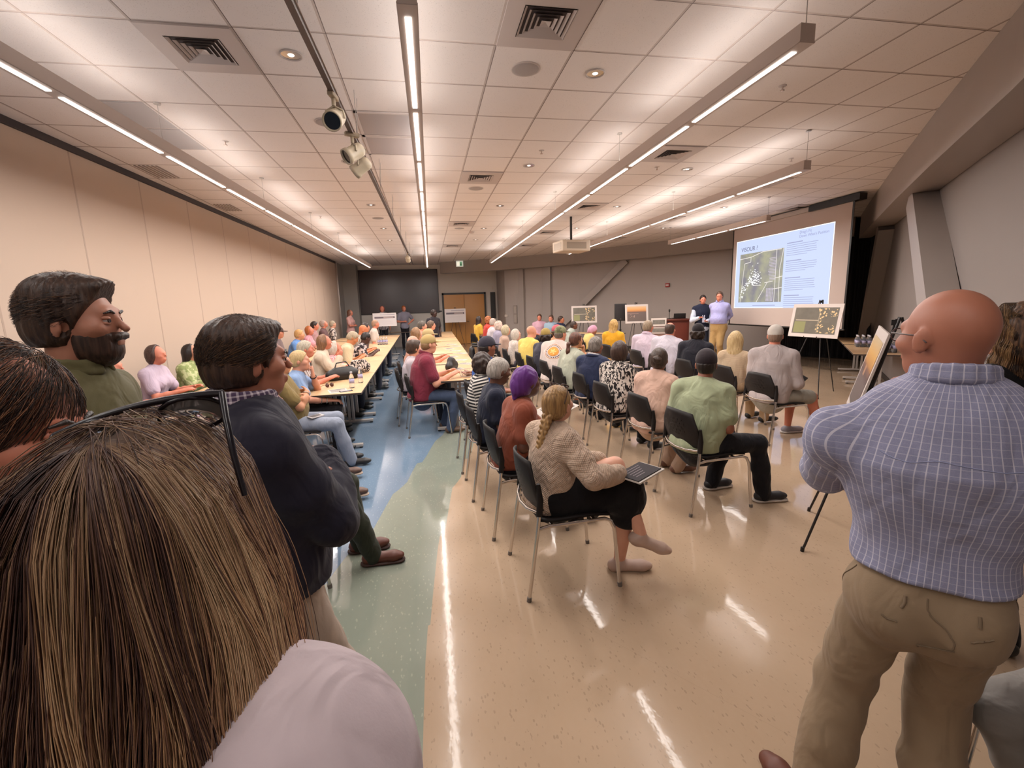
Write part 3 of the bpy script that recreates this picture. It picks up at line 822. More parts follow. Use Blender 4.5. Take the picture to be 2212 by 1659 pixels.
def build_floor():
    cb = [(-.13, -2.6), (-.13, 1.2), (-.10, 2.28), (.01, 3.31), (.19, 4.33), (.36, 5.0), (.68, 6.37), (1.0, 7.8), (1.25, 9.5), (1.42, 12), (1.5, 15), (1.5, 21.5)]
    bl = [(-1.9, -2.6), (-1.35, .8), (-.95, 2.1), (-.59, 3.25), (-.37, 4.24), (.07, 5.95), (.6, 7.67), (.92, 9.3), (1.12, 12), (1.16, 15), (1.16, 21.5)]
    mb = MB()
    for i in range(len(cb) - 1): pass
    ys = np.unique(np.concatenate([np.linspace(-2.6, 21.5, 90), [p[1] for p in cb], [p[1] for p in bl]]))
    fc = np.interp(ys, [p[1] for p in cb], [p[0] for p in cb]); fb = np.interp(ys, [p[1] for p in bl], [p[0] for p in bl])
    k = np.ones(5) / 5; sm = lambda a: np.convolve(np.pad(a, 2, 'edge'), k, 'valid'); fc = sm(fc); fb = np.minimum(sm(fb), fc - .02)
    for i in range(len(ys) - 1):
        y0, y1 = ys[i], ys[i + 1]
        mb.m = 0; mb.quad((fc[i], y0, 0), (11.6, y0, 0), (11.6, y1, 0), (fc[i + 1], y1, 0))
        mb.m = 1; mb.quad((fb[i], y0, 0), (fc[i], y0, 0), (fc[i + 1], y1, 0), (fb[i + 1], y1, 0))
        mb.m = 2; mb.quad((-4.2, y0, 0), (fb[i], y0, 0), (fb[i + 1], y1, 0), (-4.2, y1, 0))
    return struct('floor', mb, [mat_floor('floor_beige', 'a38a71', 'b39b83', '6b5848'), mat_floor('floor_green', '7c8276', '8b9184', 'b9bda5'), mat_floor('floor_blue', '64788c', '71859a', 'a3b0b8')])

def mat_ceiling():
    m, nt, b = newmat('ceiling_tile')
    tc = N(nt, 'ShaderNodeTexCoord'); so = N(nt, 'ShaderNodeSeparateXYZ'); L(nt, tc.outputs['Object'], so.inputs[0])
    def line(x, x0, per, w):
        f = math_(nt, 'FRACT', math_(nt, 'DIVIDE', math_(nt, 'SUBTRACT', x, x0 - 50 * per - w / 2), per))
        return f, math_(nt, 'LESS_THAN', f, w / per)
    fx, lx = line(so.outputs[0], TX0, TS, .016); fy, ly = line(so.outputs[1], TY0, TSY, .016)
    ln = math_(nt, 'MAXIMUM', lx, ly)
    f2, ex = line(so.outputs[0], TX0 + .011, TS, .006); f3, ey = line(so.outputs[1], TY0 + .011, TSY, .006)
    nz = N(nt, 'ShaderNodeTexNoise'); nz.inputs['Scale'].default_value = 130; nz.inputs['Detail'].default_value = 3
    n2 = N(nt, 'ShaderNodeTexNoise'); n2.inputs['Scale'].default_value = 5; n2.inputs['Detail'].default_value = 6
    L(nt, tc.outputs['Object'], nz.inputs['Vector']); L(nt, tc.outputs['Object'], n2.inputs['Vector'])
    pit = math_(nt, 'MULTIPLY', math_(nt, 'LESS_THAN', nz.outputs[0], .36), math_(nt, 'GREATER_THAN', n2.outputs[0], .45))
    c = mixc(nt, math_(nt, 'MULTIPLY', pit, .35), lin('dcd3ce'), lin('a3968e'))
    c = mixc(nt, ln, c, lin('b8aaa2'))
    c = mixc(nt, math_(nt, 'MAXIMUM', ex, ey), c, lin('6c5f5a'))
    L(nt, c, b.inputs['Base Color'])
    bp = N(nt, 'ShaderNodeBump'); bp.inputs['Strength'].default_value = .25; bp.inputs['Distance'].default_value = .003
    L(nt, nz.outputs[0], bp.inputs['Height']); L(nt, bp.outputs[0], b.inputs['Normal'])
    b.inputs['Roughness'].default_value = .95; b.inputs['Specular IOR Level'].default_value = .1
    return m

WALLGREY = plain('wall_grey_lifted', 'a29892', .75, bump=.12, bscale=220, var=.02, vscale=1.5)  # wall grey lifted in colour to make up for weak light at the far end
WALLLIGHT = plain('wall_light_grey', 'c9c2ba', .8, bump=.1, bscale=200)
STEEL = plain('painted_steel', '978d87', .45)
WALLRT = plain('wall_grey_darkened', '857c78', .75, bump=.12, bscale=220, var=.02, vscale=1.5)  # same wall grey darkened in colour, since the near light is stronger
PARTN = None
def wall_strip(mb, pts, z0, z1, flip=False, thick=.12):
    """solid wall along a plan polyline, its room face on the polyline"""
    P = np.array(pts, float); T = np.gradient(P, axis=0); T /= np.linalg.norm(T, axis=1)[:, None]
    Nn = np.stack([-T[:, 1], T[:, 0]], 1) * (thick if not flip else -thick)
    O = P + Nn
    for i in range(len(P) - 1):
        a, b, c, d = P[i], P[i + 1], O[i + 1], O[i]
        vs = [(*a, z0), (*b, z0), (*c, z0), (*d, z0), (*a, z1), (*b, z1), (*c, z1), (*d, z1)]
        mb.add(vs, [(0, 3, 2, 1), (4, 5, 6, 7), (0, 1, 5, 4), (1, 2, 6, 5), (2, 3, 7, 6), (3, 0, 4, 7)])

build_floor()
mb = MB(); mb.quad((-4.2, -2.6, CEIL), (-4.2, 21.6, CEIL), (11.8, 21.6, CEIL), (11.8, -2.6, CEIL)); mb.quad((-4.2, -2.6, CEIL + .1), (11.8, -2.6, CEIL + .1), (11.8, 21.6, CEIL + .1), (-4.2, 21.6, CEIL + .1))
struct('ceiling', mb, mat_ceiling())
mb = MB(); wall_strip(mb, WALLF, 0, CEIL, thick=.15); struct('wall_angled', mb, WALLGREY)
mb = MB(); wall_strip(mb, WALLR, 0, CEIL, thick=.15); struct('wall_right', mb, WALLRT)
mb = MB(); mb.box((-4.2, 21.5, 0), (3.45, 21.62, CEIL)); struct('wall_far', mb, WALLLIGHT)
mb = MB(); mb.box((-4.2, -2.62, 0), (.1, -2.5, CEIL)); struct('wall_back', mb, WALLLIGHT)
# ceiling beams
def beam(mb, P, z0, z1, th):
    wall_strip(mb, P, z0, z1, thick=th)
mb = MB(); wall_strip(mb, BEAM, 3.17, CEIL - .002, thick=.42); struct('trim_beam_angled', mb, STEEL)
mb = MB(); wall_strip(mb, RBEAM, 3.08, CEIL - .002, thick=.41); struct('trim_beam_right', mb, STEEL)
# the folding partition along the near side: individual tall panels with joints
def wx(y): return -3.86 + (y - 5.49) * (.42 / 14.0)
seams = []
PART = plain('partition_vinyl', 'b7a291', .82, bump=.08, bscale=260)
JOINT = plain('partition_joint', 'a28d7d', .6)
ys = [-2.5, -1.2, .1, 1.35, 2.6, 3.84, 5.06, 6.28, 7.5, 8.72, 9.94, 11.16, 12.38, 13.6, 14.82, 16.04, 17.26, 18.4, 19.5]
mb = MB(); jm = MB()
for i in range(len(ys) - 1):
    a, b = ys[i], ys[i + 1]
    mb.add([(wx(a), a + .004, 0.02), (wx(b), b - .004, 0.02), (wx(b), b - .004, CEIL - .06), (wx(a), a + .004, CEIL - .06), (wx(a) - .09, a + .004, .02), (wx(b) - .09, b - .004, .02), (wx(b) - .09, b - .004, CEIL - .06), (wx(a) - .09, a + .004, CEIL - .06)],
           [(0, 1, 2, 3), (4, 7, 6, 5), (0, 3, 7, 4), (1, 5, 6, 2), (3, 2, 6, 7), (0, 4, 5, 1)])
    jm.add([(wx(b) + .001, b - .011, .02), (wx(b) + .001, b + .011, .02), (wx(b) + .001, b + .011, CEIL - .06), (wx(b) + .001, b - .011, CEIL - .06), (wx(b) - .05, b - .011, .02), (wx(b) - .05, b + .011, .02), (wx(b) - .05, b + .011, CEIL - .06), (wx(b) - .05, b - .011, CEIL - .06)],
           [(0, 1, 2, 3), (0, 3, 7, 4), (1, 5, 6, 2)])
pw = struct('wall_left', mb, PART)
jm.build('panel_joint', JOINT, pw)
mb = MB(); mb.add([(wx(-2.5) + .03, -2.5, CEIL - .075), (wx(19.6) + .03, 19.6, CEIL - .075), (wx(19.6) + .03, 19.6, CEIL), (wx(-2.5) + .03, -2.5, CEIL), (wx(-2.5) - .1, -2.5, CEIL - .075), (wx(19.6) - .1, 19.6, CEIL - .075), (wx(19.6) - .1, 19.6, CEIL), (wx(-2.5) - .1, -2.5, CEIL)], [(0, 1, 2, 3), (0, 4, 5, 1), (1, 5, 6, 2), (0, 3, 7, 4)])
struct('trim_partition_track', mb, plain('track_dark', '2a1f20', .5))
mb = MB(); mb.box((-3.46, 19.5, 0), (-3.38, 19.62, CEIL), bev=.01); mb.box((-3.47, 19.47, 0), (-3.45, 19.5, CEIL)); struct('trim_partition_post', mb, plain('brushed_aluminium', 'b5aaa3', .3, .8))
mb = MB(); mb.box((-3.6, 19.62, 0), (-3.44, 20.9, CEIL)); mb.box((-3.6, 20.9, 0), (-2.86, 21.5, CEIL)); struct('wall_pocket', mb, plain('wall_pocket_grey', '96908a', .8, bump=.1, bscale=200))
# steel columns and braces on the outer walls
def wpt(P, t):
    P = np.array(P, float); i = int(t); f = t - i
    return P[i] + (P[i + 1] - P[i]) * f
mb = MB()
for (x0, y0, x1, y1) in ((3.86, 19.00, 4.05, 18.84), (4.70, 18.28, 4.98, 18.04)):
    a = Vector((x0, y0, 0)); b = Vector((x1, y1, 0)); n = Vector((-(y1 - y0), x1 - x0, 0)).normalized() * -1
    for zz in (0,):
        vs = [a, b, b + n * .09, a + n * .09]; mb.prism([(v.x, v.y) for v in vs], 0, 3.17)
    e = b + (b - a).normalized() * .03
    mb.prism([(b.x, b.y), (e.x, e.y), (e.x + n.x * .02, e.y + n.y * .02), (b.x + n.x * .02, b.y + n.y * .02)], 0, 3.17)
struct('trim_columns_angled', mb, STEEL)
mb = MB(); d = Vector((-.645, -.762, 0)) * .06
mb.bar(Vector((7.17, 15.8, 3.17)) + d, Vector((4.9, 18.1, .35)) + d, .24, .12, up=(-.66, -.75, 0)); struct('trim_brace_angled', mb, STEEL)
mb = MB(); nr = Vector((-.74, .67, 0))
mb.bar(Vector((7.25, 5.62, 3.08)) + nr * .16, Vector((4.75, 2.95, 0.)) + nr * .16, .36, .30, up=nr); struct('trim_column_right', mb, STEEL)
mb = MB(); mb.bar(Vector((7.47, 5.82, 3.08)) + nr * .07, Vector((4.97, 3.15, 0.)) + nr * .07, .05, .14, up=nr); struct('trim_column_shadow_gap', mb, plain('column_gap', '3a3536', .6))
mb = MB(); mb.bar(Vector((9.62, 8.2, 3.08)) + nr * .14, Vector((10.9, 9.6, .3)) + nr * .14, .30, .28, up=nr); struct('trim_column_corner', mb, STEEL)
mb = MB(); wall_strip(mb, [(x - (.012), y + .012) for x, y in WALLR], 0, .1, thick=.012); struct('baseboard_right', mb, plain('base_dark', '3d3531', .5))
mb = MB(); wall_strip(mb, [(x - .008, y - .01) for x, y in WALLF[1:]], 0, .1, thick=.012); struct('baseboard_angled', mb, plain('base_dark', '3d3531', .5))
# black pleated sheet added to blacken the corner behind the projection screen
def dark_sheet_pts():
    P = [(10.05, 11.75), (10.75, 10.75), (11.0, 10.2), (10.95, 9.8), (10.35, 9.12)]; out = []
    for i in range(len(P) - 1):
        a = Vector(P[i]); b = Vector(P[i + 1]); n = 22; t = (b - a).normalized(); q = Vector((-t.y, t.x))
        for k in range(n): out.append(a + (b - a) * k / n - q * (.05 + .03 * math.sin(k * 2 * PI / 5.5)))
    return out
mb = MB(); pts = dark_sheet_pts()
for i in range(len(pts) - 1):
    a, b = pts[i], pts[i + 1]; mb.add([(a.x, a.y, .03), (b.x, b.y, .03), (b.x, b.y, CEIL - .02), (a.x, a.y, CEIL - .02)], [(0, 1, 2, 3)], True)
o = mb.build('dark_sheet', plain('sheet_black', '0d0a0c', .95)); tag(o, 'black pleated sheet added across the corner beside the projection screen', 'dark_sheet')
so_ = o.modifiers.new('thick', 'SOLIDIFY'); so_.thickness = .006
# double door in the far wall
OAK = plain('door_oak', 'b9813f', .42, var=.06, vscale=3)
BLK = plain('black_paint', '17120f', .45)
for i, (a, b) in enumerate(((.82, 1.745), (1.755, 2.68))):
    mb = MB(); mb.box((a, 21.44, .01), (b, 21.49, 2.28), bev=.004); o = struct('door_%d' % (i + 1), mb, OAK)
    mb = MB(); mb.tube([(1.66 if i == 0 else 1.84, 21.44, 1.05), (1.66 if i == 0 else 1.84, 21.38, 1.05), (1.56 if i == 0 else 1.94, 21.38, 1.05)], .011); mb.build('door_handle', plain('handle_steel', '8d8884', .3, 1.), o)
mb = MB(); mb.box((.74, 21.42, 0), (.82, 21.51, 2.36)); mb.box((2.68, 21.42, 0), (2.76, 21.51, 2.36)); mb.box((.74, 21.42, 2.28), (2.76, 21.51, 2.36)); struct('trim_door_frame', mb, BLK)
mb = MB(); mb.box((2.98, 21.40, 1.15), (3.2, 21.49, 2.35)); struct('door_3', mb, BLK)  # black box standing in for the dark opening past the doors

# ---------------------------------------------------------------- light fixtures
FIXB, FIXT = 3.19, 3.30
FIXM = plain('fixture_grey', 'b8aaa2', .45)
DIFF = plain('lens_lit', 'fff6ef', .4, emit='fff4ec', es=5.0)
LIGHTS = []
def pendant(x0, y0, x1, y1, label, seg=2.44, up=1., dn_=1.):
    t = empty('linear_pendant', ((x0 + x1) / 2, (y0 + y1) / 2, FIXB), 0, label, 'ceiling light', 'suspended linear lights')
    c = Vector(((x0 + x1) / 2, (y0 + y1) / 2, FIXB)); w = .05
    mb = MB(); d = Vector((x1 - x0, y1 - y0, 0)); Ln = d.length; d.normalize(); s = Vector((d.y, -d.x, 0))
    def bx(m, a, b, hw, z0, z1):
        A = Vector((x0, y0, 0)) + d * a - Vector((c.x, c.y, 0)); B = Vector((x0, y0, 0)) + d * b - Vector((c.x, c.y, 0))
        vs = [A - s * hw, A + s * hw, B + s * hw, B - s * hw]
        m.add([(v.x, v.y, z0) for v in vs] + [(v.x, v.y, z1) for v in vs], [(0, 1, 2, 3), (7, 6, 5, 4), (1, 0, 4, 5), (2, 1, 5, 6), (3, 2, 6, 7), (0, 3, 7, 4)])
    bx(mb, 0, Ln, .05, .004, FIXT - FIXB); bx(mb, -.001, Ln + .001, .053, .007, .015)
    mb.build('housing', FIXM, t)
    n = max(1, round(Ln / 1.22)); q = Ln / n
    for i in range(n):
        m = MB(); bx(m, i * q + (.10 if i == 0 else .05), (i + 1) * q - (.10 if i == n - 1 else .05), .017, -.002, .006); m.build('lens', DIFF, t)
    m2 = [0.02] + [Ln * k / max(1, round(Ln / 2.6)) for k in range(1, round(Ln / 2.6))] + [Ln - .02]
    for a in m2:
        p = Vector((x0, y0, 0)) + d * a - Vector((c.x, c.y, 0)); m = MB(); m.tube([(p.x, p.y, FIXT - FIXB), (p.x, p.y, CEIL - FIXB - .012)], .0025, 5); m.tube([(p.x, p.y, CEIL - FIXB - .012), (p.x, p.y, CEIL - FIXB)], .03, 10)
        m.build('suspension_cable', plain('cable', '9a928c', .4), t)
    ang = math.atan2(d.y, d.x) - PI / 2
    LIGHTS.append((x0, y0, x1, y1, up, dn_))
    return t
pendant(-2.40, 2.6, -1.87, 17.4, 'long grey linear pendant light nearest the folding partition wall')
pendant(0., 2.6, .14, 17.6, 'long grey linear pendant light hanging over the blue aisle')
pendant(2.34, 2.65, 2.33, 16.3, 'long grey linear pendant light ending beside the ceiling projector')
pendant(4.59, 5.06, 4.39, 13.9, 'linear pendant light hanging just behind the ceiling projector')
pendant(6.74, 8.3, 6.59, 11.8, 'shortest linear pendant light, directly in front of the projection screen')

pendant(-2.60, -2.3, -2.44, 1.75, 'added linear pendant light out of view behind the viewer, along the partition wall', up=.6, dn_=.35)  # assumed pendants, out of view, added to brighten the near figures
pendant(-.05, -2.3, -.01, 1.75, 'added linear pendant light out of view behind the viewer, in line with the aisle', up=.6, dn_=.3)
def area(name, loc, sx, sy, power, col, rot=(0, 0, 0), spread=PI):
    l = bpy.data.lights.new(name, 'AREA'); l.shape = 'RECTANGLE'; l.size = sx; l.size_y = sy; l.energy = power; l.color = col; l.spread = spread
    o = bpy.data.objects.new(name, l); COL.objects.link(o); o.location = loc; o.rotation_euler = rot
    return o
WARM = (1.0, .945, .905)
for (x0, y0, x1, y1, up, dn_) in LIGHTS:
    Ln = math.hypot(x1 - x0, y1 - y0); an = math.atan2(y1 - y0, x1 - x0) - PI / 2
    area('lamp_down', ((x0 + x1) / 2, (y0 + y1) / 2, FIXB - .012), .08, Ln - .2, DOWN * Ln * dn_, WARM, (0, 0, an))
    n = max(1, round(Ln / 2.44)); q = Ln / n
    for i in range(n):
        t = (i + .5) / n
        area('lamp_up', (x0 + (x1 - x0) * t, y0 + (y1 - y0) * t, FIXT + .012), .09, q * .8, UP * q * (1 + .5 * max(0, y0 + (y1 - y0) * t - 9) / 9) * up, WARM, (PI, 0, -an))

# ---------------------------------------------------------------- things on the ceiling
CW = plain('ceiling_white', 'b5a8a2', .6); DARKV = plain('vent_dark', '3a2e2c', .8); SILV = plain('reflector', 'c9c2ba', .15, .9)
def cc(i, j): return (TX0 + (i + .5) * TS, TY0 + (j + .5) * TSY)
def diffuser_proto():
    t = empty('ceiling_diffuser'); hx, hy = TS / 2 - .008, TSY / 2 - .008
    m = MB()
    q = .17
    for a, b in (((-hx, -hy), (hx, -q - .01)), ((-hx, q + .01), (hx, hy)), ((-hx, -q - .01), (-q - .01, q + .01)), ((q + .01, -q - .01), (hx, q + .01))):
        m.box((a[0], a[1], -.014), (b[0], b[1], -.001))
    m.build('diffuser_plate', CW, t)
    m = MB(); m.box((-q - .01, -q - .01, -.004), (q + .01, q + .01, -.001)); m.build('diffuser_recess', DARKV, t)
    for k in range(5):
        r = .175 - k * .035; r2 = r - .018; m = MB()
        z0, z1 = -.018, -.005
        o = [(-r, -r), (r, -r), (r, r), (-r, r)]; i_ = [(-r2, -r2), (r2, -r2), (r2, r2), (-r2, r2)]
        if k == 4: i_ = [(0, 0)] * 4
        for e in range(4):
            a, b = o[e], o[(e + 1) % 4]; c, d = i_[(e + 1) % 4], i_[e]
            m.add([(*a, z0), (*b, z0), (*c, z1), (*d, z1)], [(0, 1, 2, 3)])
            m.add([(*a, z0 + .002), (*b, z0 + .002), (*c, z1 + .002), (*d, z1 + .002)], [(3, 2, 1, 0)])
        m.build('louvre_ring', CW, t)
    return t
def place_copies(proto, spots, labels, cat, group, z=CEIL, rot=None):
    ch = child_map(); out = []
    for i, p in enumerate(spots):
        o = proto if i == 0 else copy_tree(proto, ch)
        o.location = (p[0], p[1], p[2] if len(p) > 2 else z)
        if rot: o.rotation_euler = (0, 0, rot[i])
        tag(o, labels[i] if isinstance(labels, (list, tuple)) else labels, cat, group); out.append(o)
    return out
D = [(1, 0, 'square louvred ceiling diffuser beside the pendant along the partition wall'), (5, -1, 'largest square ceiling diffuser, between the aisle pendant and the projector-side pendant'),
     (5, 5, 'square ceiling diffuser second down the strip beside the aisle pendant'), (5, 11, 'square ceiling diffuser third down the strip beside the aisle pendant'), (5, 17, 'square ceiling diffuser at the far end of the strip beside the aisle pendant'),
     (9, 3, 'square ceiling diffuser just past the near end of the projector-side pendant'), (9, 8, 'square ceiling diffuser over the middle of the projector-side pendant'), (9, 13, 'square ceiling diffuser just above the ceiling projector'), (9, 17, 'small far ceiling diffuser beyond the ceiling projector'),
     (13, 5, 'square ceiling diffuser above the near end of the pendant behind the projector'), (17, 8, 'square ceiling diffuser in front of the projection screen housing'), (13, 10, 'square ceiling diffuser over the middle of the pendant behind the projector'), (17, 12, 'square ceiling diffuser beside the shortest pendant light'), (13, 15, 'square ceiling diffuser near the far beam above the loudspeaker')]
place_copies(diffuser_proto(), [cc(a, b) for a, b, _ in D], [l for _, _, l in D], 'ceiling vent', 'ceiling diffusers')
t = empty('ceiling_speaker'); m = MB(); m.lathe([(.0, -.012), (.08, -.011), (.108, -.008), (.115, -.001)], n=28); m.build('speaker_grille', plain('speaker_grille', '9d938f', .7, bump=.4, bscale=500), t); m = MB(); m.lathe([(.115, -.006), (.122, -.005), (.124, -.001)], n=28); m.build('speaker_rim', CW, t)
S = [(5, 0, 'round ceiling speaker grille below the largest diffuser'), (2, 2, 'round ceiling speaker grille beside the track of spotlights'), (5, 6, 'round ceiling speaker grille just past the second diffuser of the aisle strip'), (2, 10, 'small round ceiling speaker far along the spotlight track'), (5, 12, 'small round ceiling speaker past the third diffuser of the aisle strip')]
place_copies(t, [cc(a, b) for a, b, _ in S], [l for _, _, l in S], 'speaker', 'ceiling speakers')
t = empty('recessed_downlight'); m = MB(); m.lathe([(.082, -.001), (.084, -.008), (.074, -.01), (.07, -.002)], n=26); m.build('downlight_trim', CW, t)
m = MB(); m.lathe([(.07, -.003), (.055, -.0015), (.02, -.001), (0, -.001)], n=26); m.build('downlight_reflector', SILV, t)
m = MB(); m.lathe([(0, -.008), (.022, -.006), (.026, -.002)], n=14); m.build('downlight_lamp', plain('downlight_lamp', 'fff0e4', .3, emit='fff0e2', es=2.2), t)
S = [(2, 0, 'recessed downlight beside the near end of the black light track'), (6, 0, 'recessed downlight between the two nearest pendants, below the largest diffuser'), (2, 4, 'recessed downlight behind the third white spotlight'), (6, 4, 'recessed downlight second along the strip beside the projector-side pendant'), (2, 8, 'recessed downlight third along the strip by the light track'), (6, 8, 'recessed downlight third along the strip beside the projector-side pendant'),
     (2, 12, 'recessed downlight fourth along the strip by the light track'), (6, 12, 'recessed downlight fourth along the strip beside the projector-side pendant'), (2, 15, 'farthest recessed downlight by the light track'), (6, 15, 'farthest recessed downlight beside the projector-side pendant'), (10, 4, 'recessed downlight between the diffuser and the pendant behind the projector'), (10, 8, 'recessed downlight over the middle of the room behind the projector-side pendant'),
     (14, 8, 'recessed downlight past the pendant behind the projector'), (17, 10, 'recessed downlight closest to the screen housing'), (14, 12, 'recessed downlight by the far end of the shortest pendant'), (10, 12, 'recessed downlight just behind the ceiling projector')]
place_copies(t, [cc(a, b) for a, b, _ in S], [l for _, _, l in S], 'downlight', 'recessed downlights')
t = empty('sprinkler_head'); m = MB(); m.lathe([(.0, -.006), (.03, -.005), (.036, -.001)], n=18); m.build('sprinkler_plate', CW, t); m = MB(); m.tube([(0, 0, -.004), (0, 0, -.035)], .007, 8); m.lathe([(0, -.042), (.02, -.042), (.02, -.038), (0, -.036)], n=12); m.build('sprinkler_nozzle', plain('sprinkler', 'b7a49a', .4, .6), t)
S = [((3.39, 4.10), 'white sprinkler head on the tile behind the big near pendant'), ((1.57, 6.04), 'white sprinkler head between downlights in the middle of the ceiling'), ((-2.12, 6.04), 'white sprinkler head past the grey ceiling panels by the partition'), ((-2.02, 10.36), 'small sprinkler head far along the partition side'), ((3.46, 6.61), 'white sprinkler head near the downlight above the audience rows'), ((5.23, 6.07), 'white sprinkler head near the near end of the pendant behind the projector')]
place_copies(t, [p for p, _ in S], [l for _, l in S], 'sprinkler', 'ceiling sprinklers')
m = MB(); m.lathe([(0, -.05), (.05, -.045), (.07, -.02), (.072, -.001)], n=20); o = m.build('smoke_detector', CW); o.location = (1.29, 12.34, CEIL); tag(o, 'white smoke detector on the ceiling far down the aisle', 'smoke detector')
# return-air grilles and grey infill panels, each in one ceiling cell
PERF, nt, b = newmat('perforated_metal'); tc = N(nt, 'ShaderNodeTexCoord'); vo = N(nt, 'ShaderNodeTexVoronoi'); vo.inputs['Scale'].default_value = 75; vo.inputs['Randomness'].default_value = 0.; L(nt, tc.outputs['Object'], vo.inputs['Vector'])
L(nt, mixc(nt, math_(nt, 'LESS_THAN', vo.outputs['Distance'], .36), lin('8d807c'), lin('2c2424')), b.inputs['Base Color']); b.inputs['Roughness'].default_value = .5
for i, (a, b_, lb) in enumerate(((3, 2, 'dark perforated return grille beside the aisle pendant, the nearer of the pair'), (3, 3, 'dark perforated return grille beside the aisle pendant, the farther of the pair'))):
    x, y = cc(a, b_); t = empty('return_grille', (x, y, CEIL), 0, lb, 'ceiling vent', 'perforated return grilles')
    m = MB(); m.box((-TS / 2 + .03, -TSY / 2 + .03, -.008), (TS / 2 - .03, TSY / 2 - .03, -.002)); m.build('grille_plate', PERF, t)
    m = MB(); w, q = TS / 2 - .004, TSY / 2 - .004
    for lo, hi in (((-w, -q), (w, -q + .03)), ((-w, q - .03), (w, q)), ((-w, -q), (-w + .03, q)), ((w - .03, -q), (w, q))): m.box((*lo, -.012), (*hi, -.001))
    m.build('grille_frame', CW, t)
for i, (a, b_, lb) in enumerate(((-1, 2, 'flat grey ceiling panel by the partition-side pendant, the nearer of two'), (-1, 3, 'flat grey ceiling panel by the partition-side pendant, the farther of two'))):
    x, y = cc(a, b_); m = MB(); m.box((-TS / 2 + .015, -TSY / 2 + .02, -.006), (TS / 2 - .015, TSY / 2 - .02, -.001)); o = m.build('ceiling_access_panel', plain('grey_panel', '8f8785', .5)); o.location = (x, y, CEIL); tag(o, lb, 'ceiling panel', 'grey ceiling panels')
for x, y, lb in ((-3.45, 7.31, 'slotted linear vent along the partition wall, the nearer one'), (-3.45, 9.57, 'slotted linear vent along the partition wall, the farther one')):
    m = MB()
    for k in range(6): m.box((-.14 + k * .05, -.28, -.008), (-.115 + k * .05, .28, -.001))
    o = m.build('linear_vent_grille', plain('linear_vent', '8c7d76', .6)); o.location = (x, y, CEIL); tag(o, lb, 'ceiling vent', 'linear vents by the partition')
# light track with spotlights
t = empty('light_track', (-.5, 9., 3.2), 0, 'long dark lighting track hung between the first two pendants', 'light track')
m = MB(); m.bar((-.07, -6.8, 0), (.16, 7.3, 0), .035, .035); m.build('track_rail', plain('track_metal', '4a3c3a', .4), t)
m = MB(); m.bar((-.07, -6.8, .0175), (.16, 7.3, .0175), .05, .006); m.build('track_flange', FIXM, t)
for k in range(8):
    y = -6.2 + k * 1.9; x = -.07 + (y + 6.8) * .23 / 14.1; m = MB(); m.tube([(x, y, .02), (x + .02, y + .05, .425)], .003, 5); m.tube([(x, y, .02), (x + .02, y - .12, .425)], .003, 5); m.build('track_hanger', plain('cable', '9a928c', .4), t)
SPW = plain('spot_cream', 'a89a84', .4)
def spot_proto():
    t = empty('track_spotlight'); m = MB(); m.box((-.02, -.06, -.02), (.02, .06, .012), bev=.006); m.build('track_adapter', SPW, t)
    m = MB(); m.tube([(0, 0, -.015), (0, 0, -.07)], .014, 10); m.tube([(0, .0, -.07), (-.06, .0, -.10), (-.068, 0, -.15)], .007, 8); m.tube([(0, 0, -.07), (.06, .0, -.10), (.068, 0, -.15)], .007, 8); m.build('yoke', SPW, t)
    Rm = Matrix.Rotation(R(58), 3, 'X'); m = MB(); m.lathe([(0, .10), (.035, .098), (.055, .08), (.06, .05), (.058, -.04), (.066, -.05), (.066, -.085), (.058, -.085), (.054, -.06), (.0, -.05)], (0, 0, -.15), 24, Rm); sh = m.build('spot_housing', SPW, t)
    m = MB(); m.lathe([(.0555, -.07), (.05, -.064), (.02, -.060), (0, -.060)], (0, 0, -.15), 24, Rm); m.build('spot_lens', plain('spot_lens', '120c0c', .15), sh)
    return t
sp = [(-.545, 3.62), (-.53, 4.35), (-.52, 4.75)]
place_copies(spot_proto(), [(x, y, 3.18) for x, y in sp], ['cream track spotlight aimed at the viewer, first on the track', 'cream track spotlight tilted sideways, middle of the near three', 'cream track spotlight pointing down, third of the near three'], 'spotlight', 'track spotlights', rot=[R(170), R(120), R(75)])
m2 = spot_proto(); m2.location = (-.4, 13.0, 3.18); tag(m2, 'small far white spotlight near the end of the track', 'spotlight', 'track spotlights')
# projector
t = empty('ceiling_projector', (3.34, 10.34, 2.86), R(8), 'white ceiling projector hanging on a black pole', 'projector')
PW = plain('projector_white', 'b9a894', .45)
m = MB(); m.box((-.34, -.28, 0), (.34, .28, .24), bev=.025); m.build('projector_body', PW, t)
m = MB(); m.box((-.24, -.284, .05), (.24, -.279, .19)); m.build('vent_grille', plain('proj_vent', '8d7f70', .7), t)
m = MB(); m.box((-.344, -.2, .05), (-.338, .2, .19)); m.build('side_vent_grille', plain('proj_vent', '8d7f70', .7), t)
m = MB(); m.lathe([(.075, 0), (.08, .04), (.06, .05), (0, .045)], (.34, .0, .12), 20, Matrix.Rotation(PI / 2, 3, 'Y')); m.build('projector_lens', plain('lens_black', '100c0e', .1), t)
m = MB(); m.tube([(0, 0, .24), (0, 0, CEIL - 2.86)], .026, 12); m.box((-.08, -.08, .24), (.08, .08, .258)); m.build('mount_pole', BLK, t)
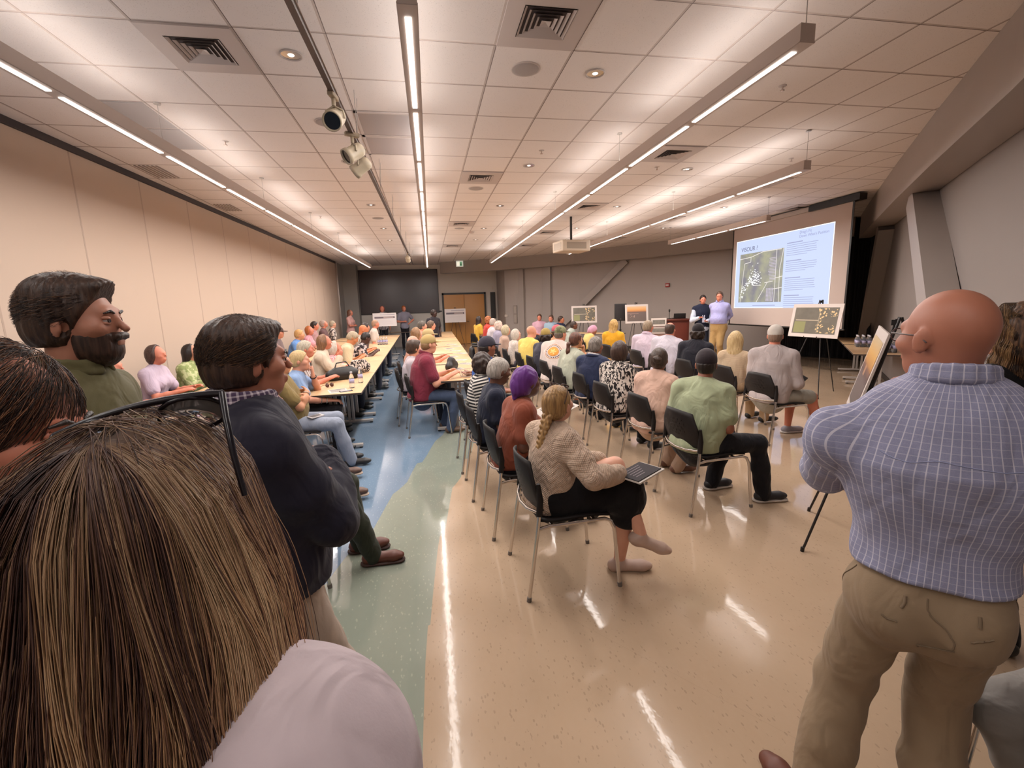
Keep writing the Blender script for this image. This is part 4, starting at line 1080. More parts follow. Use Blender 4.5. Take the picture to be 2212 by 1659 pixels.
# exit sign
t = empty('exit_sign', (1.50, 19.80, 3.38), R(-4), 'small white exit sign with a green half on the end of the beam', 'sign')
m = MB(); m.box((-.15, -.05, 0), (.15, .0, .24), bev=.008); m.build('sign_body', plain('exit_white', 'd8d8d0', .5, emit='e8f0e4', es=.35), t)
m = MB(); m.box((-.115, -.053, .035), (-.005, -.049, .20)); m.build('sign_panel', plain('exit_cream', 'e8e2cc', .4, emit='f2ecd8', es=.8), t)
m = MB(); m.box((.0, -.053, .035), (.105, -.049, .20)); m.build('sign_panel', plain('exit_green', '5f9a72', .4, emit='8fc49c', es=.5), t)
m = MB(); m.box((.03, -.055, .05), (.075, -.0525, .13)); m.lathe([(0, -.002), (.016, -.002), (.016, .0)], (.055, -.0535, .155), 12, Matrix.Rotation(PI / 2, 3, 'X')); m.build('sign_pictogram', plain('exit_dark', '3f6a4c', .4), t)

# ---------------------------------------------------------------- wall-mounted things
t = empty('wall_screen', (-1.14, 21.47, 1.5), 0, 'wide black framed video wall hanging on the far wall', 'screen')
m = MB(); m.box((-1.70, -.02, .03), (1.70, .0, 1.9)); m.build('display_surface', plain('screen_dark', '33282b', .28), t)
m = MB()
for lo, hi in (((-1.74, -.035, 0), (1.74, .02, .04)), ((-1.74, -.035, 1.89), (1.74, .02, 1.94)), ((-1.74, -.035, 0), (-1.70, .02, 1.94)), ((1.70, -.035, 0), (1.74, .02, 1.94))): m.box(lo, hi)
m.build('screen_frame', plain('screen_frame', '1e1416', .4), t)
def wallbox(name, loc, rz, sz, col, label, cat, extra=None):
    t = empty(name, loc, rz, label, cat); m = MB(); m.box((-sz[0] / 2, -sz[1], -sz[2] / 2), (sz[0] / 2, 0, sz[2] / 2), bev=min(sz) * .2); m.build('housing', plain('wb_' + col, col, .5), t); return t
AR = R(-49)
t = wallbox('fire_alarm', (8.14, 14.62, 2.22), R(-51), (.14, .05, .13), '9a2622', 'red fire alarm strobe on the wall above the lectern', 'fire alarm'); m = MB(); m.box((-.05, -.062, -.02), (.05, -.05, .02), bev=.005); m.build('strobe_lens', plain('strobe', 'd8d4d0', .2), t)
t = wallbox('fire_alarm', (7.245, 5.69, 2.18), R(-133), (.13, .06, .17), 'a0262c', 'red fire alarm strobe above the notice by the slanted column', 'fire alarm'); m = MB(); m.box((-.045, -.075, -.03), (.045, -.06, .03), bev=.005); m.build('strobe_lens', plain('strobe', 'd8d4d0', .2), t)
t = wallbox('wall_notice', (7.25, 5.70, 1.84), R(-133), (.17, .008, .34), 'cfc0b4', 'white paper notice on the wall below a red alarm', 'notice'); m = MB()
for k in range(11): m.box((-.06, -.0095, -.13 + k * .024), (.05, -.008, -.124 + k * .024))
m.build('notice_text', plain('ink_grey', '8f8680', .8), t)
t = wallbox('wall_switch_plate', (3.36, 19.47, 1.28), R(-40), (.14, .015, .1), 'c3b6ab', 'small white switch plate on the wall past the doors', 'switch'); 
t = wallbox('wall_control_panel', (3.70, 19.13, 1.33), R(-43), (.17, .03, .76), '8b817b', 'tall grey control panel on the wall beside a column', 'panel'); m = MB(); m.box((-.06, -.034, -.32), (.06, -.03, -.02)); m.box((-.06, -.034, .06), (.06, -.03, .33)); m.build('panel_inset', plain('panel_inset', '9d938a', .4), t)
t = wallbox('wall_card_reader', (.64, 21.5, 1.55), 0, (.12, .03, .06), '2b2526', 'x', 'switch'); t['label'] = 'small black card reader on the wall beside the double doors'
t = wallbox('wall_light_switch', (3.1, 21.5, 2.55), 0, (.06, .03, .16), 'c9bdb2', 'small white sensor high on the wall past the doors', 'sensor')
# projection screen on the stage side
t = empty('projection_screen', (8.3, 9.72, 1.0), 0, 'large white projection screen showing a site map slide', 'projection screen')
SCW = plain('screen_white', 'b4a49c', .9)
m = MB(); m.box((0, -1.78, 0), (.008, 1.78, 2.52)); m.build('screen_surface', SCW, t)
m = MB(); m.box((-.001, -1.80, -.0), (.0095, -1.76, 2.52)); m.box((-.001, 1.76, 0), (.0095, 1.80, 2.52)); m.build('screen_border', BLK, t)
m = MB(); m.tube([(.0, -1.82, 0), (.0, 1.82, 0)], .018, 10); m.build('bottom_bar', BLK, t)
m = MB(); m.box((-.05, -1.9, 2.50), (.1, 2.0, 2.60), bev=.01); m.build('screen_housing', plain('housing_cream', 'a3958c', .5), t)
m = MB(); m.box((-.06, -1.95, 2.49), (.11, -.75, 2.612)); m.build('housing_end', BLK, t)
# the projected slide: a lit rectangle with heading, site map and columns of small text
W2, H2 = 3.02, 1.74      # along y and z
sl0 = Vector((8.292, 9.72 + 1.66, 1.0 + .47))       # lower corner at the far (picture-wise first) side
def spt(u, v, d=0.): return (-.0 - d, 1.62 - u * W2, .44 + v * H2)
SLI = 1.0
def emi(name, col, s): 
    key = ('em', name)
    if key in _M: return _M[key]
    m, nt, b = newmat(name); b.inputs['Base Color'].default_value = (.02, .02, .02, 1); b.inputs['Roughness'].default_value = .9
    b.inputs['Emission Color'].default_value = lin(col); b.inputs['Emission Strength'].default_value = s; _M[key] = m; return m
scr = [o for o in bpy.data.objects if o.name == 'projection_screen'][0]
m = MB(); m.quad(spt(0, 0, .002), spt(1, 0, .002), spt(1, 1, .002), spt(0, 1, .002)); slide = m.build('projected_slide', emi('slide_blue', 'c9d6fa', SLG), scr)
def rect(m, u0, v0, u1, v1, d): m.quad(spt(u0, v0, d), spt(u1, v0, d), spt(u1, v1, d), spt(u0, v1, d))
m = MB(); e = .006
for q in ((0, 0, 1, e * 1.6), (0, 1 - e * 1.6, 1, 1), (0, 0, e, 1), (1 - e, 0, 1, 1)): rect(m, *q, .004)
m.build('slide_border', emi('slide_white', 'ffffff', SLG * 1.15), slide)
# map: olive fields with noise, white road and plot lines
mm, nt, b = newmat('slide_map'); tc = N(nt, 'ShaderNodeTexCoord'); nz = N(nt, 'ShaderNodeTexNoise'); nz.inputs['Scale'].default_value = 3.; nz.inputs['Detail'].default_value = 6
L(nt, tc.outputs['Object'], nz.inputs['Vector']); b.inputs['Base Color'].default_value = (.02, .02, .02, 1)
rp = N(nt, 'ShaderNodeValToRGB'); rp.color_ramp.elements[0].color = lin('7f7d86'); rp.color_ramp.elements[1].color = lin('a5a488'); rp.color_ramp.elements[0].position = .35; rp.color_ramp.elements[1].position = .65
L(nt, nz.outputs[0], rp.inputs[0]); L(nt, rp.outputs[0], b.inputs['Emission Color']); b.inputs['Emission Strength'].default_value = SLG
mu0, mu1, mv0, mv1 = .055, .56, .085, .80
m = MB(); rect(m, mu0, mv0, mu1, mv1, .004); smap = m.build('slide_map', mm, slide)
def mp_(a, b_): return (mu0 + (mu1 - mu0) * a, mv0 + (mv1 - mv0) * b_)
def lines(mb_, segs, w, d):
    for (a, b_, c, e_) in segs:
        p = Vector(mp_(a, b_)); q = Vector(mp_(c, e_)); t = (q - p); t = Vector((-t.y * H2, t.x * W2)); t = Vector((t.x / W2, t.y / H2)).normalized() * w
        t = Vector((t.x / W2, t.y / H2))
        mb_.quad(spt(p.x - t.x, p.y - t.y, d), spt(q.x - t.x, q.y - t.y, d), spt(q.x + t.x, q.y + t.y, d), spt(p.x + t.x, p.y + t.y, d))
m = MB(); lines(m, [(.0, .9, .28, .92), (.28, .92, .55, .99), (.55, .99, .95, .99), (.85, 0, .85, 1), (.95, 0, .93, .6), (.93, .6, .99, 1), (.82, .45, 1, .48), (.82, .25, 1, .27), (.05, 0, .12, .8), (.12, .8, .27, .82), (.27, .82, .27, .93), (.45, 0, .68, .38), (.62, .38, .8, .4), (.35, .34, .55, .34)], .008, .006); m.build('map_road', emi('slide_road', 'ece6e0', SLG), smap)
m = MB(); rr = random.Random(3)
for k in range(150):
    ang = rr.random(); bx_, by_ = (.05 + .25 * ang, .12 + .42 * ang) if k < 60 else (.3 + .2 * rr.random(), .38 + .22 * rr.random() * (1 if rr.random() < .7 else 1.7))
    x = bx_ + rr.gauss(0, .025); y = by_ + rr.gauss(0, .03); u, v = mp_(x, y); w = rr.uniform(.003, .007); rect(m, u - w, v - w * .9, u + w, v + w * .9, .0065)
m.build('map_plot_marking', emi('slide_white', 'ffffff', SLG * 1.15), smap)
m = MB()
for k in range(16):
    y = .42 + k * .028; u0, v = mp_(.68 + .05 * rr.random(), y); u1, _ = mp_(.86, y); rect(m, u0, v, u1, v + .006, .0065)
for k in range(10):
    for j in range(5):
        u, v = mp_(.67 + j * .032, .02 + k * .026); rect(m, u, v, u + .011, v + .011, .0065)
m.build('map_lot_marking', emi('slide_lav', 'cfc4d8', SLG), smap)
m = MB()
for gi, (top, n) in enumerate(((.86, 6), (.63, 5), (.41, 6), (.18, 6))):
    x0 = .585; rect(m, x0, top - .02, x0 + .15, top - .008, .005)
    for k in range(n):
        y = top - .045 - k * .026; rect(m, x0, y, x0 + (.27 if k < n - 1 else .18) + .02 * rr.random(), y + .006, .005)
rect(m, .24, .035, .5, .045, .005)
m.build('slide_text', emi('slide_ink', 'a4aad0', SLG * .9), slide)
def text(par, body, size, loc, mat, name):
    cu = bpy.data.curves.new(name, 'FONT'); cu.body = body; cu.size = size; cu.extrude = .0008
    o = bpy.data.objects.new(name, cu); COL.objects.link(o); o.parent = par; o.location = loc; o.rotation_euler = (PI / 2, 0, -PI / 2); cu.materials.append(mat)
    bpy.context.view_layer.update(); me = bpy.data.meshes.new_from_object(o.evaluated_get(bpy.context.evaluated_depsgraph_get())); q = link(name, me, mat, par, loc, o.rotation_euler[:]); bpy.data.objects.remove(o); q.name = name; return q
INK = emi('slide_heading_ink', '7b7f9a', SLG * .7)
text(slide, 'VISOUR ?', .15, spt(.065, .835, .006), INK, 'slide_heading_lettering')
text(slide, "Drag's Fit\nDown What's Position", .085, spt(.70, .94, .006), emi('slide_ink', 'a4aad0', SLG * .9), 'slide_caption_lettering')
# ---------------------------------------------------------------- chairs
CHROME = plain('chrome', 'd6d0ca', .2, 1.)
PLB = None
def chair_back_mat():
    m, nt, b = newmat('chair_black_perforated')
    tc = N(nt, 'ShaderNodeTexCoord'); so = N(nt, 'ShaderNodeSeparateXYZ'); L(nt, tc.outputs['Object'], so.inputs[0])
    x, z = so.outputs[0], so.outputs[2]
    def cell(v, p): return math_(nt, 'SUBTRACT', math_(nt, 'FRACT', math_(nt, 'DIVIDE', math_(nt, 'ADD', v, 5), p)), .5)
    # rows of holes, odd rows shifted
    row = math_(nt, 'MODULO', math_(nt, 'FLOOR', math_(nt, 'DIVIDE', math_(nt, 'ADD', z, 5), .03)), 2)
    a = cell(math_(nt, 'ADD', x, math_(nt, 'MULTIPLY', row, .0225)), .045); c = cell(z, .03)
    d = math_(nt, 'SQRT', math_(nt, 'ADD', math_(nt, 'POWER', math_(nt, 'MULTIPLY', a, .045), 2), math_(nt, 'POWER', math_(nt, 'MULTIPLY', c, .03), 2)))
    hole = math_(nt, 'LESS_THAN', d, .0062)
    inx = math_(nt, 'MULTIPLY', math_(nt, 'LESS_THAN', math_(nt, 'ABSOLUTE', x), .125), math_(nt, 'MULTIPLY', math_(nt, 'GREATER_THAN', z, .62), math_(nt, 'LESS_THAN', z, .755)))
    b.inputs['Base Color'].default_value = lin('1d1817'); b.inputs['Roughness'].default_value = .55; b.inputs['Specular IOR Level'].default_value = .25
    tr = N(nt, 'ShaderNodeBsdfTransparent'); mx = N(nt, 'ShaderNodeMixShader')
    out = nt.nodes['Material Output']
    L(nt, math_(nt, 'MULTIPLY', hole, inx), mx.inputs[0]); L(nt, b.outputs[0], mx.inputs[1]); L(nt, tr.outputs[0], mx.inputs[2]); L(nt, mx.outputs[0], out.inputs[0])
    return m
def chair_proto():
    """local: seat centre at origin, facing +y"""
    t = empty('stacking_chair')
    blk = plain('chair_black', '1b1615', .55, 0., .25, bump=.08, bscale=300)
    # seat shell
    m = MB(); nx, ny = 10, 9; top = []; 
    def sz(u, v): return .452 + .018 * u * u - .03 * max(0, v - .72) ** 1.4 * 3 + .012 * (v < .15) * (1 - v / .15) * 1.2
    g = [[(-.225 + .45 * i / nx) * (1 - .08 * (j / ny - .5)) for i in range(nx + 1)] for j in range(ny + 1)]
    vs = []
    for z_ in (0, -.014):
        for j in range(ny + 1):
            for i in range(nx + 1): vs.append((g[j][i], -.215 + .44 * j / ny, sz(2 * i / nx - 1, j / ny) + z_))
    n1 = (nx + 1) * (ny + 1); fs = []
    for j in range(ny):
        for i in range(nx):
            a = j * (nx + 1) + i; fs += [(a, a + 1, a + nx + 2, a + nx + 1), (n1 + a, n1 + a + nx + 1, n1 + a + nx + 2, n1 + a + 1)]
    for i in range(nx): fs += [(i, n1 + i, n1 + i + 1, i + 1), (ny * (nx + 1) + i, ny * (nx + 1) + i + 1, n1 + ny * (nx + 1) + i + 1, n1 + ny * (nx + 1) + i)]
    for j in range(ny): a = j * (nx + 1); b_ = a + nx; fs += [(a, a + nx + 1, n1 + a + nx + 1, n1 + a), (b_, n1 + b_, n1 + b_ + nx + 1, b_ + nx + 1)]
    m.add(vs, fs, True); m.build('seat', blk, t)
    # backrest: curved perforated panel, wider at the middle, cut corners on top
    m = MB(); nx, nz = 14, 8; vs = []
    for th in (0, -.012):
        for k in range(nz + 1):
            v = k / nz; z = .535 + .295 * v; hw = .232 if v < .55 else .232 - .062 * (v - .55) / .45
            for i in range(nx + 1):
                u = 2 * i / nx - 1; vs.append((u * hw, -.235 - .055 * v + .045 * u * u + th - .012 * math.sin(v * PI), z - .018 * u * u * v))
    n1 = (nx + 1) * (nz + 1); fs = []
    for k in range(nz):
        for i in range(nx):
            a = k * (nx + 1) + i; fs += [(a, a + nx + 1, a + nx + 2, a + 1), (n1 + a, n1 + a + 1, n1 + a + nx + 2, n1 + a + nx + 1)]
    for i in range(nx): a = nz * (nx + 1) + i; fs += [(i, i + 1, n1 + i + 1, n1 + i), (a, n1 + a, n1 + a + 1, a + 1)]
    for k in range(nz): a = k * (nx + 1); b_ = a + nx; fs += [(a, n1 + a, n1 + a + nx + 1, a + nx + 1), (b_, b_ + nx + 1, n1 + b_ + nx + 1, n1 + b_)]
    m.add(vs, fs, True); br = m.build('backrest', chair_back_mat(), t)
    for sd in (-1, 1):
        m = MB(); m.tube([(sd * .262, -.30, 0), (sd * .245, -.232, .43), (sd * .238, -.215, .56)], .0115, 10); lg = m.build('leg', CHROME, t)
        m = MB(); m.tube([(sd * .2625, -.301, 0), (sd * .262, -.297, .025)], .0145, 10); m.build('foot_cap', plain('foot_cap', '6a625c', .5), lg)
        m = MB(); m.tube([(sd * .241, -.222, .51), (sd * .236, -.213, .60), (sd * .235, -.222, .70)], [.019, .02, .012], 10); m.build('back_sleeve', blk, t)
        m = MB(); m.tube([(sd * .262, .27, 0), (sd * .252, .235, .38), (sd * .246, .215, .425), (sd * .24, .18, .44), (sd * .238, -.16, .438), (sd * .244, -.228, .43)], .0115, 10); lg = m.build('leg', CHROME, t)
        m = MB(); m.tube([(sd * .2625, .271, 0), (sd * .262, .268, .025)], .0145, 10); m.build('foot_cap', plain('foot_cap', '6a625c', .5), lg)
    m = MB(); m.tube([(-.24, .12, .436), (.24, .12, .436)], .009, 8); m.tube([(-.24, -.14, .436), (.24, -.14, .436)], .009, 8); m.build('seat_rail', CHROME, t)
    m = MB(); m.tube([(-.238, -.218, .525), (-.12, -.262, .51), (0, -.275, .505), (.12, -.262, .51), (.238, -.218, .525)], .010, 8); m.build('back_rail', CHROME, t)
    return t
def place_chairs():
    pr = chair_proto(); ch = child_map()
    for i, (x, y, hd, who) in enumerate(SEATS):
        o = pr if i == 0 else copy_tree(pr, ch)
        a = R(hd); o.location = (x + math.sin(a) * .075, y + math.cos(a) * .075, 0); o.rotation_euler = (0, 0, -a)
        tag(o, 'black stacking chair with chrome legs under ' + who, 'chair', 'black stacking chairs')

# ---------------------------------------------------------------- tables
WOODT, nt, b = newmat('laminate_maple'); tc = N(nt, 'ShaderNodeTexCoord'); mp = N(nt, 'ShaderNodeMapping'); mp.inputs['Scale'].default_value = (22, 1.6, 22); nz = N(nt, 'ShaderNodeTexNoise'); nz.inputs['Scale'].default_value = 2; nz.inputs['Detail'].default_value = 5
L(nt, tc.outputs['Object'], mp.inputs[0]); L(nt, mp.outputs[0], nz.inputs['Vector']); L(nt, mixc(nt, nz.outputs[0], lin('b8946c'), lin('cba880')), b.inputs['Base Color']); b.inputs['Roughness'].default_value = .38
TLEG = plain('table_leg_metal', 'b0a8a2', .4, .3)
def table_proto(name, ln, wd):
    """long side along y, centred"""
    t = empty(name)
    m = MB(); m.box((-wd / 2, -ln / 2, .715), (wd / 2, ln / 2, .738), bev=.003); m.build('tabletop', WOODT, t)
    m = MB(); e = .0025
    for lo, hi in (((-wd / 2 - e, -ln / 2 - e), (wd / 2 + e, -ln / 2)), ((-wd / 2 - e, ln / 2), (wd / 2 + e, ln / 2 + e)), ((-wd / 2 - e, -ln / 2), (-wd / 2, ln / 2)), ((wd / 2, -ln / 2), (wd / 2 + e, ln / 2))): m.box((*lo, .714), (*hi, .736))
    m.build('edge_band', plain('edge_dark', '3a302c', .5), t)
    for s in (-1, 1):
        y = s * (ln / 2 - .22); m = MB()
        m.box((-.045, y - .02, .04), (-.01, y + .02, .715)); m.box((.01, y - .02, .04), (.045, y + .02, .715))
        m.box((-wd / 2 + .1, y - .025, .70), (wd / 2 - .1, y + .025, .715))
        lg = m.build('leg', TLEG, t)
        m = MB(); m.box((-wd / 2 + .06, y - .032, .02), (wd / 2 - .06, y - .006, .055), bev=.006); m.box((-wd / 2 + .06, y + .006, .02), (wd / 2 - .06, y + .032, .055), bev=.006)
        ft = m.build('foot_rail', TLEG, lg)
        m = MB()
        for q in (-1, 1): m.tube([(q * (wd / 2 - .085), y, 0), (q * (wd / 2 - .085), y, .022)], .022, 10)
        m.build('glide', plain('glide_black', '141010', .5), lg)
    return t
def row(proto, x0, y0, x1, y1, n, labels, group, ch):
    d = Vector((x1 - x0, y1 - y0)); ang = math.atan2(d.y, d.x) - PI / 2; out = []
    for i in range(n):
        f = (i + .5) / n; o = copy_tree(proto, ch); o.location = (x0 + d.x * f, y0 + d.y * f, 0); o.rotation_euler = (0, 0, ang); tag(o, labels[i], 'table', group); out.append(o)
    return out
ORD = ['first', 'second', 'third', 'fourth', 'fifth', 'sixth', 'seventh', 'eighth']
pt = table_proto('folding_table', 1.76, .74); chm = child_map()
# main row beside the aisle: right edge runs from (-0.82, 5.55) to (-1.06, 19.7)
row(pt, -1.19, 5.55, -1.41, 18.0, 7, ['maple folding table with the water bottles, %s of the row between aisle and wall' % ORD[i] if i == 0 else 'maple folding table, %s of the long row between the aisle and the wall' % ORD[i] for i in range(7)], 'tables of the row beside the aisle', chm)
row(pt, .36, 6.0, .60, 19.0, 7, ['maple folding table before the maroon-shirt man, nearest of the paper-strewn row' if i == 0 else 'maple folding table, %s of the paper-strewn row past the aisle' % ORD[i] for i in range(7)], 'tables of the paper-strewn row', chm)
row(pt, -2.62, 5.7, -2.72, 17.4, 6, ['maple folding table, %s of the row nearest the partition wall' % ORD[i] for i in range(6)], 'tables of the row by the partition wall', chm)
rt = row(pt, 7.1, 6.03, 9.62, 8.83, 2, ['maple folding table by the slanted column wall, holding the nearer water bottles', 'maple folding table by the slanted column wall, behind the bottle table'], 'tables along the slanted wall', chm)
o = copy_tree(pt, chm); o.location = (-1.35, 20.2, 0); o.rotation_euler = (0, 0, PI / 2); tag(o, 'small dark-legged table below the wall screen at the far wall', 'table')
o = copy_tree(pt, chm); o.location = (5.35, 14.1, 0); o.rotation_euler = (0, 0, R(35)); tag(o, 'maple panel table in front of the seated speakers', 'table')
for q in [pt] + [x for x in bpy.data.objects if x.parent == pt] + [y for x in bpy.data.objects if x.parent == pt for y in bpy.data.objects if y.parent == x]: bpy.data.objects.remove(q)

# ---------------------------------------------------------------- small things on tables
CLEAR, nt, b = newmat('clear_plastic'); b.inputs['Base Color'].default_value = (.92, .94, .97, 1); b.inputs['Roughness'].default_value = .06; b.inputs['Transmission Weight'].default_value = .9; b.inputs['IOR'].default_value = 1.2
def bottle_proto():
    t = empty('water_bottle'); m = MB(); m.lathe([(.0, .002), (.028, 0), (.032, .008), (.032, .06), (.0295, .066), (.032, .072), (.032, .12), (.029, .145), (.014, .178), (.0125, .19), (.0125, .196)], n=16); m.build('bottle_shell', CLEAR, t)
    m = MB(); m.lathe([(.0325, .062), (.0328, .062), (.0328, .118), (.0325, .118)], n=16); m.build('bottle_label', plain('label_lavender', 'a9a4c4', .4, var=.3, vscale=60), t)
    m = MB(); m.lathe([(.0145, .19), (.0155, .191), (.0155, .205), (.013, .208), (0, .208)], n=14); m.build('bottle_cap', plain('bottle_cap', 'cfcad0', .4), t)
    return t
TT = .739
bs = [(-.98, 5.95, 'open-standing water bottle nearest the end of the aisle table'), (-.93, 6.35, 'water bottle beside the black handbag on the aisle table')]
u = Vector((.671, .741)); v = Vector((.741, -.671))
rb = []
for i in range(4):
    for j in range(3): p = Vector((7.1, 6.03)) + u * (1.35 + i * .085) + v * (-.2 + j * .085); rb.append((p.x, p.y, 'one of the clear water bottles in the far cluster on the slanted-wall table'))
for i in range(4):
    for j in range(4): p = Vector((7.1, 6.03)) + u * (.42 + i * .085) + v * (-.05 + j * .085); rb.append((p.x, p.y, 'one of the clear water bottles in the near cluster on the slanted-wall table'))
far = [(-.9 - .02 * k, 12.9 + .12 * (k % 3), 'small bottle in the cluster far down the aisle table') for k in range(0)]
pb = bottle_proto(); chb = child_map(); allb = bs + rb + [(-1.36 + .07 * (k % 4), 13.2 + .09 * (k // 4), 'one of the small bottles clustered far down the aisle row') for k in range(8)]
for i, (x, y, lb) in enumerate(allb):
    o = pb if i == 0 else copy_tree(pb, chb); o.location = (x, y, TT); tag(o, lb, 'bottle', 'bottles on the aisle table' if i < 2 else ('near bottle cluster' if 'near cluster' in lb else 'far bottle cluster' if 'far cluster' in lb else 'bottles far down the aisle row'))
def paper(x, y, rz, label, w=.216, l=.28, z=TT, ink=True, group=None, tilt=None):
    m = MB(); m.box((-w / 2, -l / 2, 0), (w / 2, l / 2, .0015)); o = m.build('paper_sheet', plain('paper_white', 'c9c0b8', .8)); o.location = (x, y, z); o.rotation_euler = tilt or (0, 0, rz); tag(o, label, 'paper', group)
    if ink:
        m = MB(); m.box((-w * .42, l * .28, .0016), (w * .42, l * .42, .0022))
        for k in range(8): m.box((-w * .4, l * (.2 - k * .07), .0016), (w * (.4 if k % 3 else .2), l * (.2 - k * .07) + .006, .0022))
        m.build('printing', plain('ink_dark', '5a5250', .8), o)
    return o
paper(-1.12, 5.78, .3, 'white sheet of paper on the aisle table beside the first bottle')
m = MB(); m.box((-.038, -.075, 0), (.038, .075, .009), bev=.004); o = m.build('mobile_phone', plain('phone_dark', '3a3638', .2)); o.location = (-1.02, 5.72, TT); o.rotation_euler = (0, 0, -1.2); tag(o, 'mobile phone lying near the end of the aisle table', 'phone')
m = MB(); m.box((-.03, -.065, .009), (.03, .065, .0096)); m.build('phone_screen', plain('phone_lit', 'b5b0b4', .2), o)
for k in range(9):
    paper(.42 + .3 * ((k * 37) % 10) / 10, 7.2 + k * .62, .2 + .5 * (k % 3), 'loose printed sheet on the paper-strewn table row, number %d from the near end' % (k + 1) if 0 else 'loose printed sheet on the paper-strewn table row', group='sheets on the paper-strewn table row')
def sdf_thing(name, prims, h, mat, label, cat, **k):
    o = sdf_obj(name, prims, h, mat, None, **k); return tag(o, label, cat)
BAGM = plain('bag_black', '17110f', .5, bump=.3, bscale=30)
o = sdf_thing('handbag', [cone((-.16, 0, .07), (.16, 0, .07), .085, .08, V3(0, 1, 0), .75, .02), cone((-.1, 0, .13), (.12, .02, .14), .05, .045, V3(0, 1, 0), .8, .03)], .01, BAGM, 'slouchy black handbag on the aisle table behind the bottles', 'bag', cuts=[lambda G: .0 - G[..., 2]]); o.location = (-1.22, 6.75, TT); o.rotation_euler = (0, 0, .5)
m = MB(); m.tube([(-.12, 0, .14), (-.08, 0, .24), (.06, .02, .25), (.12, 0, .15)], .009, 8); m.build('bag_handle', BAGM, o)
o = sdf_thing('tote_bag', [cone((-.13, 0, .08), (.13, 0, .08), .085, .085, V3(0, 1, 0), .8, .02), cone((-.1, 0, .17), (.1, 0, .16), .05, .05, V3(0, 1, 0), .8, .03)], .01, cloth_mat('2a2220', 'print', 'c9b8ac', .5), 'black and white patterned bag on the aisle table past the black handbag', 'bag', cuts=[lambda G: .0 - G[..., 2]]); o.location = (-1.08, 7.35, TT); o.rotation_euler = (0, 0, .9)
o = sdf_thing('handbag', [cone((-.13, 0, .06), (.13, 0, .06), .075, .075, V3(0, 1, 0), .8, .02), cone((-.06, 0, .15), (.05, 0, .14), .06, .05, V3(0, 1, 0), .8, .05)], .01, BAGM, 'black bag standing on the table in front of the maroon-shirt man', 'bag', cuts=[lambda G: .0 - G[..., 2]]); o.location = (.34, 7.15, TT); o.rotation_euler = (0, 0, 1.2)
# sunglasses on the aisle table
t = empty('sunglasses', (-1.28, 6.1, TT + .03), .8, 'brown sunglasses lying on the aisle table by a hand', 'sunglasses')
for sd in (-1, 1):
    m = MB(); m.lathe([(.0, -.002), (.026, -.002), (.028, 0), (.026, .002), (0, .002)], (sd * .033, 0, 0), 16, Matrix.Rotation(PI / 2 - .3, 3, 'X')); m.build('sunglass_lens', plain('lens_brown', '4a2c22', .1), t)
m = MB(); m.tube([(-.062, 0, .01), (-.065, .12, -.02)], .003, 6); m.tube([(.062, 0, .01), (.065, .12, -.02)], .003, 6); m.tube([(-.008, 0, .006), (.008, 0, .006)], .003, 6); m.build('sunglass_frame', plain('frame_brown', '6b4630', .3), t)
# snack basket on the paper-strewn table
t = empty('wire_basket', (.52, 6.35, TT), .2, 'white wire basket with small packets on the table behind the curly-haired woman', 'basket')
m = MB()
for z, r in ((.01, .10), (.05, .12), (.09, .135)): m.tube([(r * math.cos(a), r * math.sin(a), z) for a in np.linspace(0, 2 * PI, 21)], .004, 6)
for k in range(12): a = k * PI / 6; m.tube([(.1 * math.cos(a), .1 * math.sin(a), .01), (.135 * math.cos(a), .135 * math.sin(a), .09)], .003, 5)
m.build('basket_wire', plain('basket_white', 'c4b4aa', .4), t)
m = MB(); rr = random.Random(5)
for k in range(7): m.box((rr.uniform(-.08, 0), rr.uniform(-.08, 0), .015 + k * .009), (rr.uniform(.01, .08), rr.uniform(.01, .08), .03 + k * .009), bev=.004)
m.build('packet', plain('packet', '8a5a4a', .5, var=.4, vscale=25), t)
